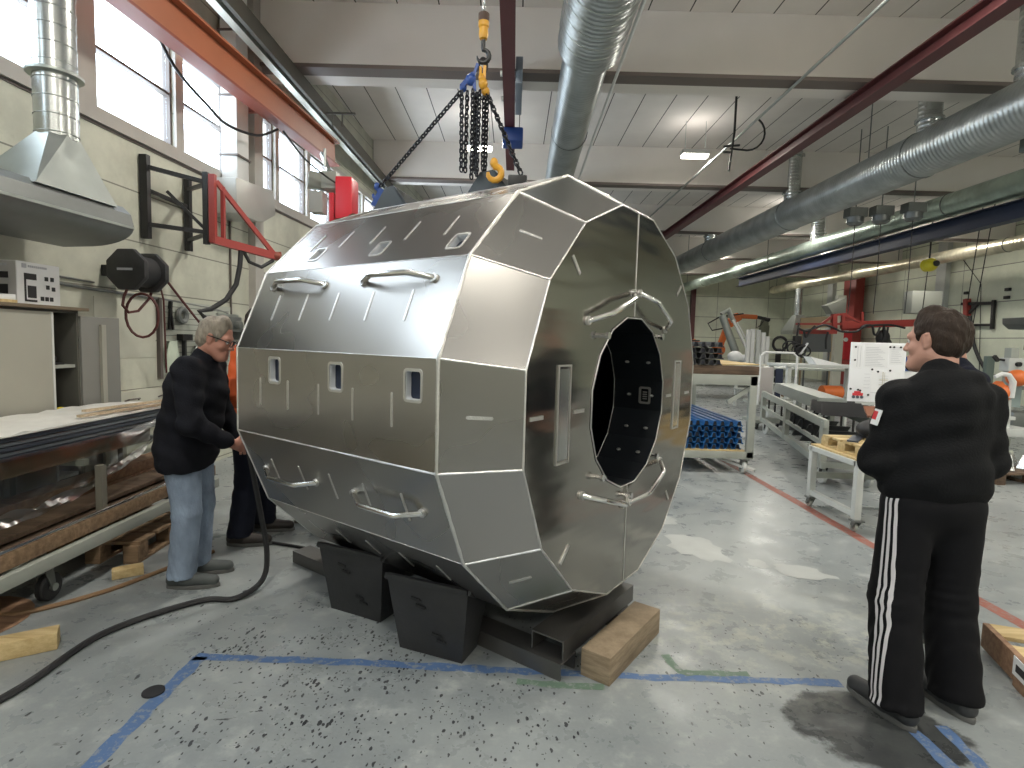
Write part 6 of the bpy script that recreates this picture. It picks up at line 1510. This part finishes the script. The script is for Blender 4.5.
def sdf_mesh(prims, h=.008, wrinkle=None):
    """prims: ('c', p, q, r1, r2, k) capsule | ('e', centre, radii, k, R) ellipsoid | ('-e'...) | ('cut', point, normal)"""
    lo = np.array([9e9] * 3); hi = -lo
    for p in prims:
        if p[0] == 'c':
            for q, r in ((p[1], p[3]), (p[2], p[4])): lo = np.minimum(lo, np.array(q) - r - .03); hi = np.maximum(hi, np.array(q) + r + .03)
        elif p[0] == 'e':
            m = max(p[2]); lo = np.minimum(lo, np.array(p[1]) - m - .03); hi = np.maximum(hi, np.array(p[1]) + m + .03)
    n = np.ceil((hi - lo) / h).astype(int) + 1
    ax = [lo[i] + h * np.arange(n[i]) for i in range(3)]
    Fd = np.full(n, .2, np.float32)
    for p in prims:
        ty = p[0]
        if ty == 'c':
            a, b = np.array(p[1], float), np.array(p[2], float); m = max(p[3], p[4]) + .06; bl, bh = np.minimum(a, b) - m, np.maximum(a, b) + m
        elif ty in ('e', '-e'): m = max(p[2]) + .06; a = np.array(p[1], float); bl, bh = a - m, a + m
        else: bl, bh = lo, hi
        i0 = np.clip(((bl - lo) / h).astype(int), 0, n - 1); i1 = np.clip(((bh - lo) / h).astype(int) + 2, 1, n)
        sl = tuple(slice(i0[i], i1[i]) for i in range(3))
        G = np.stack(np.meshgrid(*[ax[i][sl[i]] for i in range(3)], indexing='ij'), -1)
        if ty == 'c':
            d, t = seg_d(G, a, b); d = d - (p[3] + (p[4] - p[3]) * t); k = p[5] if len(p) > 5 else .03
        elif ty in ('e', '-e'):
            r = np.array(p[2], float); Q = G - a
            if len(p) > 4 and p[4] is not None: Q = Q @ np.array(p[4])
            k0 = np.linalg.norm(Q / r, axis=-1); k1 = np.linalg.norm(Q / (r * r), axis=-1) + 1e-9; d = k0 * (k0 - 1) / k1; k = p[3]
        elif ty == 'cut':
            d = (G - np.array(p[1])) @ np.array(p[2]); Fd[sl] = np.maximum(Fd[sl], d); continue
        cur = Fd[sl]
        if ty == '-e':
            hh = np.maximum(k - np.abs(-d - cur), 0) / k; Fd[sl] = np.maximum(cur, -d) + hh * hh * k * .25
        else:
            hh = np.maximum(k - np.abs(d - cur), 0) / k; Fd[sl] = np.minimum(cur, d) - hh * hh * k * .25
    if wrinkle:
        X, Y, Z = np.meshgrid(*ax, indexing='ij', sparse=True); Fd = Fd + wrinkle(X, Y, Z).astype(np.float32)
    Fd[[0, -1]] = .1; Fd[:, [0, -1]] = .1; Fd[:, :, [0, -1]] = .1
    S = Fd < 0; c = S[:-1, :-1, :-1].astype(np.int8)
    tot = np.zeros_like(c)
    for dx in (0, 1):
        for dy in (0, 1):
            for dz in (0, 1): tot += S[dx:n[0] - 1 + dx, dy:n[1] - 1 + dy, dz:n[2] - 1 + dz]
    act = (tot > 0) & (tot < 8); idx = -np.ones(act.shape, np.int64); cells = np.argwhere(act); idx[act] = np.arange(len(cells))
    acc = np.zeros((len(cells), 3)); cnt = np.zeros(len(cells))
    corners = [(x, y, z) for x in (0, 1) for y in (0, 1) for z in (0, 1)]
    for i, a in enumerate(corners):
        for b in corners[i + 1:]:
            if sum(abs(a[j] - b[j]) for j in range(3)) != 1: continue
            fa = Fd[cells[:, 0] + a[0], cells[:, 1] + a[1], cells[:, 2] + a[2]]; fb = Fd[cells[:, 0] + b[0], cells[:, 1] + b[1], cells[:, 2] + b[2]]
            m = (fa < 0) != (fb < 0); t = np.where(m, fa / np.where(m, fa - fb, 1), 0)
            pt = np.array(a) + t[:, None] * (np.array(b) - np.array(a)); acc[m] += pt[m]; cnt[m] += 1
    verts = lo + h * (cells + acc / cnt[:, None]); quads = []
    for d in range(3):
        e = [0, 0, 0]; e[d] = 1
        A = S[:n[0] - e[0], :n[1] - e[1], :n[2] - e[2]]; B = S[e[0]:, e[1]:, e[2]:]
        ed = np.argwhere(A != B); ins = A[tuple(ed.T)]; u, v = (d + 1) % 3, (d + 2) % 3
        du = np.zeros(3, int); dv = np.zeros(3, int); du[u] = 1; dv[v] = 1
        ok = (ed[:, u] > 0) & (ed[:, v] > 0); ed = ed[ok]; ins = ins[ok]
        q = np.stack([idx[tuple((ed - du - dv).T)], idx[tuple((ed - dv).T)], idx[tuple(ed.T)], idx[tuple((ed - du).T)]], 1)
        q[~ins] = q[~ins][:, ::-1]; quads.append(q)
    return verts, np.concatenate(quads)


def sdf_obj(name, prims, m, parent, h=.008, wrinkle=None):
    vs, fs = sdf_mesh(prims, h, wrinkle); me = bpy.data.meshes.new(name)
    me.from_pydata(vs.tolist(), [], fs.tolist()); me.validate(); me.update(); me.shade_smooth(); me.materials.append(m)
    o = bpy.data.objects.new(name, me); COL.objects.link(o)
    if parent is not None: o.parent = parent
    return o


def rotz(a): c, s = math.cos(a), math.sin(a); return np.array([[c, -s, 0], [s, c, 0], [0, 0, 1]])
def rotx(a): c, s = math.cos(a), math.sin(a); return np.array([[1, 0, 0], [0, c, -s], [0, s, c]])


def hand_prims(W, hd, pn, side, curl=.5):
    """palm, four fingers, thumb; hd = hand direction, pn = palm normal"""
    W = np.array(W, float); hd = np.array(hd, float) / np.linalg.norm(hd); pn = np.array(pn, float); pn = pn - hd * (pn @ hd); pn /= np.linalg.norm(pn); sx = np.cross(hd, pn)
    out = [('c', W, W + hd * .03, .026, .028, .02)]
    for q in (-.028, -.009, .010, .028): out.append(('c', W + hd * .02 + sx * q * .6, W + hd * .088 + sx * q, .014, .0125, .012))
    for i, (q, L) in enumerate(((-.029, .062), (-.010, .074), (.010, .078), (.029, .068))):
        a = W + hd * .09 + sx * q; d1 = hd * math.cos(curl * .7) + pn * math.sin(curl * .7); d2 = hd * math.cos(curl * 1.7) + pn * math.sin(curl * 1.7); d3 = hd * math.cos(curl * 2.4) + pn * math.sin(curl * 2.4)
        b = a + d1 * L * .48; c = b + d2 * L * .32; e = c + d3 * L * .24
        out += [('c', a, b, .0095, .009, .005), ('c', b, c, .009, .0082, .005), ('c', c, e, .0082, .007, .005)]
    t0 = W + hd * .03 + sx * .026 * side; td = (hd * .62 + sx * .7 * side + pn * .35); td /= np.linalg.norm(td); t1 = t0 + td * .042; td2 = td * .7 + hd * .6; td2 /= np.linalg.norm(td2)
    out += [('c', t0, t1, .0145, .0115, .012), ('c', t1, t1 + td2 * .030, .011, .009, .006)]
    return out


def head_prims(H, R, s=1.0):
    f = lambda x, y, z: H + R @ (np.array([x, y, z]) * s)
    E = lambda c, r, k: ('e', f(*c), [q * s for q in r], k, R)
    Cp = lambda a, b, r1, r2, k=.015: ('c', f(*a), f(*b), r1 * s, r2 * s, k)
    P = [E((0, -.012, .035), (.076, .097, .090), .02), E((0, .026, -.040), (.062, .070, .082), .035), Cp((-.022, .078, -.105), (.022, .078, -.105), .020, .020, .03),
         Cp((-.048, .0, -.06), (-.024, .066, -.10), .026, .024, .035), Cp((.048, .0, -.06), (.024, .066, -.10), .026, .024, .035),
         Cp((-.045, .074, .022), (.045, .074, .022), .014, .014, .02), E((-.042, .06, -.032), (.024, .024, .022), .02), E((.042, .06, -.032), (.024, .024, .022), .02),
         ('-e', f(-.031, .098, .002), [.017 * s, .013 * s, .011 * s], .012, R), ('-e', f(.031, .098, .002), [.017 * s, .013 * s, .011 * s], .012, R),
         Cp((0, .092, .012), (0, .116, -.030), .009, .0125, .012), E((-.011, .104, -.034), (.009, .010, .008), .008), E((.011, .104, -.034), (.009, .010, .008), .008),
         Cp((-.021, .094, -.066), (.021, .094, -.066), .0068, .0068, .006), Cp((-.018, .093, -.078), (.018, .093, -.078), .0075, .0075, .006)]
    for sg in (-1, 1):
        P += [E((sg * .076, -.006, -.008), (.010, .020, .031), .008), Cp((sg * .083, -.016, .020), (sg * .086, -.022, -.004), .006, .005, .004), Cp((sg * .083, -.002, .020), (sg * .083, -.016, .022), .006, .006, .004), Cp((sg * .078, .0, -.034), (sg * .08, -.01, -.03), .008, .007, .004)]
    return P


def person(label, loc, rz, mats, lean=0.0, head_yaw=0.0, head_tilt=0.0, hs=1.0, stout=1.0, feet=None, arms=None, hair='short', hem=.98, flare=.082, hood=False, res=.0065, glasses=False, beard=False, stripes=False, top_grow=0.0, slope=0.0):
    sk = mats
    PIV = np.array([0, 0, .96])
    def B(p): p = np.array(p, float); return PIV + rotx(-lean) @ (p - PIV) if p[2] > .96 else p
    feet = feet or {'L': ((-.12, 0), .12), 'R': ((.12, 0), -.12)}          # ankle xy, toe-out angle
    st = stout
    hip = {'L': np.array([-.095 * st, 0, .93]), 'R': np.array([.095 * st, 0, .93])}
    ank = {k: np.array([feet[k][0][0], feet[k][0][1], .085]) for k in 'LR'}
    toe = {k: rotz(feet[k][1]) @ np.array([0, 1, 0]) for k in 'LR'}
    knee = {k: (hip[k] * .5 + ank[k] * .5) + toe[k] * .03 for k in 'LR'}
    sh = {'L': B((-.185 * st + slope * .5, -.01, 1.45 - slope)), 'R': B((.185 * st - slope * .5, -.01, 1.45 - slope))}
    arms = arms or {'L': ((-.29, -.04, 1.15), (-.20, .17, 1.0)), 'R': ((.29, -.04, 1.15), (.20, .17, 1.0))}
    el = {k: B(arms[k][0]) for k in 'LR'}; wr = {k: B(arms[k][1]) for k in 'LR'}
    nb = B((0, -.005, 1.50)); Hc = B((0, .045, 1.672)); HR = rotx(-lean) @ rotz(head_yaw) @ rotx(-head_tilt)
    body = [('e', B((0, 0, .97)), (.165 * st, .115 * st, .12), .05, None), ('e', B((0, .01, 1.13)), (.15 * st, .11 * st, .17), .06, None), ('e', B((0, 0, 1.32)), (.172 * st, .118 * st, .17), .06, None),
            ('c', sh['L'], sh['R'], .055, .055, .05), ('c', nb - np.array([0, 0, .03]), Hc + HR @ np.array([0, -.03, -.05]), .062, .056, .035)]
    for k in 'LR':
        body += [('c', hip[k], knee[k], .085, .058, .04), ('c', knee[k], knee[k] + (ank[k] - knee[k]) * .35 - toe[k] * .012, .056, .056, .03), ('c', knee[k] + (ank[k] - knee[k]) * .35 - toe[k] * .012, ank[k], .054, .038, .03),
                 ('c', ank[k] - np.array([0, 0, .04]) - toe[k] * .03, ank[k] - np.array([0, 0, .045]) + toe[k] * .14, .032, .026, .03),
                 ('c', sh[k], el[k], .052, .041, .03), ('c', el[k], wr[k], .041, .028, .02)]
        hd = wr[k] - el[k]; hd = hd / np.linalg.norm(hd); sgn = -1 if k == 'L' else 1
        inward = np.array([-sgn, .1, -.25]); body += hand_prims(wr[k] + hd * .02, hd * .8 + np.array([-sgn * .45, .15, 0]), inward, -sgn if False else 1, .55)
    body += head_prims(Hc, HR, hs)
    root = sdf_obj('person', body, sk['skin'], None, res)
    tag(root, label, 'person'); root.location = loc; root.rotation_euler = (0, 0, rz)
    # top
    fold = lambda X, Y, Z: .0042 * np.sin(31 * Z + 9 * X + 5 * np.sin(13 * Y)) * np.sin(17 * X - 11 * Z + 9 * Y) + .003 * np.sin(58 * Z + 21 * Y - 14 * X)
    top = [('e', B((0, .0, 1.10)), (.185 * st, .145 * st, .16), .06, None), ('e', B((0, -.005, 1.30)), (.195 * st, .14 * st, .19), .06, None), ('c', B((-.10 * st, 0, hem + .06)), B((.10 * st, 0, hem + .06)), .106 * st, .106 * st, .06), ('e', B((0, -.005, hem + .14)), (.178 * st, .145 * st, .18), .05, None),
           ('c', sh['L'], nb * .8 + sh['L'] * .2 - np.array([0, 0, .03]), .066, .075, .06), ('c', sh['R'], nb * .8 + sh['R'] * .2 - np.array([0, 0, .03]), .066, .075, .06), ('c', nb - np.array([0, .0, .05]), nb + rotx(-lean) @ np.array([0, .005, .02]), .088, .076, .03)]
    for k in 'LR':
        mid = el[k] * .12 + wr[k] * .88; top += [('c', sh[k], el[k], .070 * st, .064, .05), ('c', el[k], mid, .068, .050, .035), ('c', mid - (wr[k] - el[k]) * .06, mid + (wr[k] - el[k]) * .03, .049, .047, .01)]
    if hood:
        top += [('c', nb + np.array([-.085, -.06, -.015]), nb + np.array([.085, -.06, -.015]), .048, .048, .04), ('c', nb + np.array([-.10, -.085, -.07]), nb + np.array([.10, -.085, -.07]), .05, .05, .05), ('c', nb + np.array([0, -.11, -.16]), nb + np.array([0, -.11, -.10]), .045, .07, .06),
                ('c', nb + np.array([-.085, -.05, -.01]), nb + np.array([-.075, .06, -.05]), .04, .03, .04), ('c', nb + np.array([.085, -.05, -.01]), nb + np.array([.075, .06, -.05]), .04, .03, .04)]
    top.append(('cut', (0, 0, hem - .012), (0, 0, -1)))
    if top_grow: top = [(q[0], q[1], tuple(r + top_grow for r in q[2]), *q[3:]) if q[0] == 'e' else q if q[0] == 'cut' else (q[0], q[1], q[2], q[3] + top_grow * (.3 if i_ > 3 else 1), q[4] + top_grow * (.3 if i_ > 3 else 1), *q[5:]) for i_, q in enumerate(top)]
    sdf_obj(sk['top_name'], top, sk['top'], root, .0085, fold)
    # trousers
    crease = lambda X, Y, Z: (.0035 * np.sin(29 * Z + 7 * np.sin(19 * Y + 3 * Z) + 12 * X) * np.sin(14 * Y + 11 * X + 4 * Z) + .0028 * np.sin(47 * Z + 23 * Y + 9 * np.sin(11 * Z)) * np.sin(8 * Z + 9 * X)) * np.clip(1.1 - Z, .25, 1)
    tr = [('e', (0, 0, .955), (.168 * st, .128 * st, .12), .05, None), ('c', (0, .0, .86), (0, .0, .78), .09, .04, .06)]
    for k in 'LR':
        tr += [('c', hip[k], knee[k], .100 * st, flare * .98, .05), ('c', knee[k], ank[k] + np.array([0, 0, -.02]) - toe[k] * .012, flare * .98, flare, .03)]
    tr.append(('cut', (0, 0, .075), (0, 0, -1)))
    for k in 'LR': pass
    trs = sdf_obj('trousers', tr, sk['legs'], root, .0085, crease)
    # shoes
    for k in 'LR':
        a = ank[k]; t_ = toe[k]; f0 = np.array([a[0], a[1], 0]); up = np.array([0, 0, 1]); sx = np.cross(t_, up)
        s = sdf_obj('shoe', [('c', f0 - t_ * .065 + up * .052, f0 + t_ * .03 + up * .056, .042, .046, .03), ('c', f0 + t_ * .03 + up * .05, f0 + t_ * .185 + up * .042, .048, .037, .03), ('c', f0 - t_ * .05 + up * .075, f0 - t_ * .02 + up * .10, .036, .040, .03), ('cut', (0, 0, .012), (0, 0, -1))], sk['shoe'], root, .006)
        mb = MB(); n = 20; ring = []
        for j in range(n):
            an = 2 * PI * j / n; yy = math.cos(an); xx = math.sin(an); w = .046 - .004 * yy + (.006 if yy > 0 else 0)
            ring.append(V(f0 + t_ * (.06 + .168 * yy) + sx * (w * xx)))
        mb.prism(ring, (0, 0, .026)); me = mesh_obj('sole', mb, M['sole'], None, bevel=.004); me.parent = s
        mb = MB()
        for j in range(3):
            c = f0 + t_ * (.045 + .03 * j) + up * (.098 - .006 * j); mb.tube([V(c - sx * .03 - up * .014), V(c), V(c + sx * .03 - up * .014)], .0035, 5)
        me = mesh_obj('lace', mb, M['sole'], None); me.parent = s
    # hair
    f = lambda x, y, z: Hc + HR @ (np.array([x, y, z]) * hs)
    hp = [('e', f(0, -.018, .042), [.084 * hs, .101 * hs, .094 * hs], .02, HR), ('e', f(0, -.045, -.01), [.079 * hs, .070 * hs, .085 * hs], .02, HR), ('c', f(-.03, .03, .112), f(.03, .034, .110), .018 * hs, .018 * hs, .03), ('c', f(-.02, .0, .128), f(.03, .02, .127), .022 * hs, .022 * hs, .03),
          ('c', f(-.072, .025, .03), f(-.072, .028, -.005), .012 * hs, .009 * hs, .012), ('c', f(.072, .025, .03), f(.072, .028, -.005), .012 * hs, .009 * hs, .012),
          ('-e', f(0, .160, .012), [.12 * hs, .120 * hs, .108 * hs], .012, HR), ('-e', f(0, .07, -.13), [.12 * hs, .13 * hs, .115 * hs], .012, HR), ('-e', f(-.085, .012, -.02), [.02 * hs, .032 * hs, .042 * hs], .008, HR), ('-e', f(.085, .012, -.02), [.02 * hs, .032 * hs, .042 * hs], .008, HR)]
    tuft = lambda X, Y, Z: .0028 * np.sin(95 * X + 40 * Z) * np.sin(70 * Y + 60 * Z) + .0018 * np.sin(160 * X + 30 * Y)
    sdf_obj('hair', hp, sk['hair'], root, .0055, tuft)
    for sg in (-1, 1):
        mb = MB(); mb.ell(V(f(sg * .031, .0805, .001)), (.0115 * hs,) * 3, 10, 7); e = mesh_obj('eye', mb, M['eye'], None); e.parent = root
        mb = MB(); mb.ell(V(f(sg * .031, .0912, .001)), (.005 * hs, .003 * hs, .005 * hs), 8, 6, Matrix(HR.tolist())); e2 = mesh_obj('iris', mb, M['ink'], None); e2.parent = e
    if beard:
        bp = [('c', f(-.020, .080, -.110), f(.020, .080, -.110), .0225 * hs, .0225 * hs, .02)]
        sdf_obj('beard', bp, sk['hair'], root, .0055, tuft)
    if glasses:
        mb = MB()
        for sg in (-1, 1):
            mb.tube([V(f(sg * (.034 + .026 * math.cos(a)), .112, .002 + .02 * math.sin(a))) for a in [2 * PI * j / 14 for j in range(14)]], .0028, 6, True)
            mb.tube([V(f(sg * .060, .108, .008)), V(f(sg * .083, .05, .012)), V(f(sg * .086, -.02, .010))], .0038, 6)
        mb.tube([V(f(-.009, .114, .008)), V(f(.009, .114, .008))], .003, 6)
        g = mesh_obj('glasses', mb, M['black'], None); g.parent = root
    return root, dict(sh=sh, el=el, wr=wr, nb=nb, hip=hip, knee=knee, ank=ank, f=f)


# striped track trousers material: three white bands down the outer leg
def stripe_mat():
    m, g = new_mat('black_track_trousers', .8)
    c = g.coords(); x, y, z = g.sep(c)
    g.b.inputs['Specular IOR Level'].default_value = .2
    band = None
    for off in (-.022, 0, .022):
        # the stripe follows the leg: slightly forward at the knee
        yc = g.math('ADD', off + STRIPE_Y, g.math('MULTIPLY', z, STRIPE_K)); yc = g.math('ADD', yc, g.math('MULTIPLY', g.math('GREATER_THAN', x, 0), .10 + 0.0))
        b = g.math('LESS_THAN', g.math('ABSOLUTE', g.math('SUBTRACT', y, yc)), .0058)
        band = b if band is None else g.math('MAXIMUM', band, b)
    ax_ = g.math('ABSOLUTE', x)
    lim = g.math('ADD', g.math('ADD', STRIPE_X, g.math('MULTIPLY', g.math('GREATER_THAN', x, 0), .03)), g.math('MULTIPLY', z, -.06))
    band = g.math('MULTIPLY', band, g.math('GREATER_THAN', ax_, lim))
    n = g.noise(c, 6, 4)
    g.l(g.mix(band, (.0055, .0055, .007), (.62, .60, .62)), g.b.inputs['Base Color'])
    return m
STRIPE_Y, STRIPE_K, STRIPE_X = -.128, .098, .165
trk = stripe_mat()
# 1: the man watching, black hoodie and striped track trousers
man, J = person('standing man in black hooded sweatshirt and three-striped black track trousers, seen from behind', (1.872, 2.40, 0), -.04,
    dict(skin=M['skin'], top=M['cloth_bk'], top_name='hoodie', legs=trk, shoe=M['shoe_dk'], hair=M['hair_br']), lean=.035, head_yaw=.50, head_tilt=.06, hs=1.05, stout=1.08,
    feet={'L': ((-.165, -.10), .34), 'R': ((.148, -.02), .2)}, arms={'L': ((-.238, .03, 1.12), (-.06, .25, 1.08)), 'R': ((.25, .02, 1.13), (.07, .26, 1.06))}, hood=True, hem=.965, flare=.102, beard=True, slope=.04)
man.scale = (.99,) * 3
# cloth badge on the left upper sleeve
e_, s_ = V(J['el']['L']), V(J['sh']['L']); c = s_.lerp(e_, .34); axs = (e_ - s_).normalized(); out = V((-1, -.35, .1)); out = (out - axs * out.dot(axs)).normalized(); tn = axs.cross(out)
def badge(name, m, u0, u1, v0, v1, lift_, parent):
    mb = MB(); vs = []; n = 5
    for j in range(n):
        u = u0 + (u1 - u0) * j / (n - 1); a = u / .089
        for v in (v0, v1): vs.append(c + out * ((.0915 + lift_) * math.cos(a)) + tn * ((.0915 + lift_) * math.sin(a)) + axs * v)
    fs = [(2 * j, 2 * j + 1, 2 * j + 3, 2 * j + 2) for j in range(n - 1)]; k = len(vs); vs += [p - out * .006 for p in vs]; fs += [tuple(q + k for q in f[::-1]) for f in fs] + [(2 * j, 2 * j + 2, k + 2 * j + 2, k + 2 * j) for j in range(n - 1)] + [(2 * j + 1, k + 2 * j + 1, k + 2 * j + 3, 2 * j + 3) for j in range(n - 1)] + [(0, k, k + 1, 1), (2 * n - 2, 2 * n - 1, k + 2 * n - 1, k + 2 * n - 2)]
    mb.add(vs, fs); o = mesh_obj(name, mb, m, None); o.parent = parent; return o
pb = badge('sleeve_badge', M['paper'], -.016, .016, -.035, .035, .002, man)
badge('red_field', M['ink_red'], -.004, .015, -.026, .012, .0035, pb)
# 2: grey-haired man in a dark jumper and washed jeans
man2, _ = person('grey-haired man with glasses in a dark jumper and washed blue jeans, leaning to the drum', (-2.05, 3.47, 0), -1.38,
    dict(skin=M['skin_b'], top=M['cloth_nv'], top_name='jumper', legs=M['denim'], shoe=M['shoe_gr'], hair=M['hair_gr']), lean=.2, head_yaw=-.05, head_tilt=.16, hs=1.05, stout=1.2,
    feet={'L': ((-.11, .02), .05), 'R': ((.11, .0), -.05)}, arms={'L': ((-.32, .08, 1.14), (-.20, .28, 1.0)), 'R': ((.32, .10, 1.14), (.18, .30, 1.04))}, hem=.80, flare=.086, glasses=True, top_grow=.018)
man2.scale = (.95,) * 3
# 3, 4: the two mostly hidden behind him and the drum
person('person in orange top and navy trousers, almost hidden behind the grey-haired man', (-2.02, 4.25, 0), -1.45,
    dict(skin=M['skin_b'], top=M['hivis'], top_name='hi_vis_top', legs=M['cloth_dk'], shoe=M['shoe_br'], hair=M['hair_br']), feet={'L': ((-.16, .06), .0), 'R': ((.16, -.02), -.0)}, lean=.06, res=.008, stout=1.05, flare=.09)
person('worker in dark clothes standing behind the drum, only one boot showing below it', (-1.58, 4.72, 0), 2.6,
    dict(skin=M['skin'], top=M['cloth_dk'], top_name='jacket', legs=M['cloth_dk'], shoe=M['shoe_br'], hair=M['hair_br']), feet={'L': ((.12, .0), .1), 'R': ((.28, -.02), -.1)} if False else None, res=.008, flare=.09)
# 5: someone standing directly behind the watching man
person('dark-haired person hidden behind the standing man, an ear and hair showing past his head', (2.432, 3.05, 0), 1.2,
    dict(skin=M['skin'], top=M['cloth_dk'], top_name='jacket', legs=M['cloth_bk'], shoe=M['shoe_gr'], hair=M['hair_br']), hs=1.0, res=.008, flare=.085, feet={'L': ((-.12, .08), .05), 'R': ((.12, -.06), -.05)})
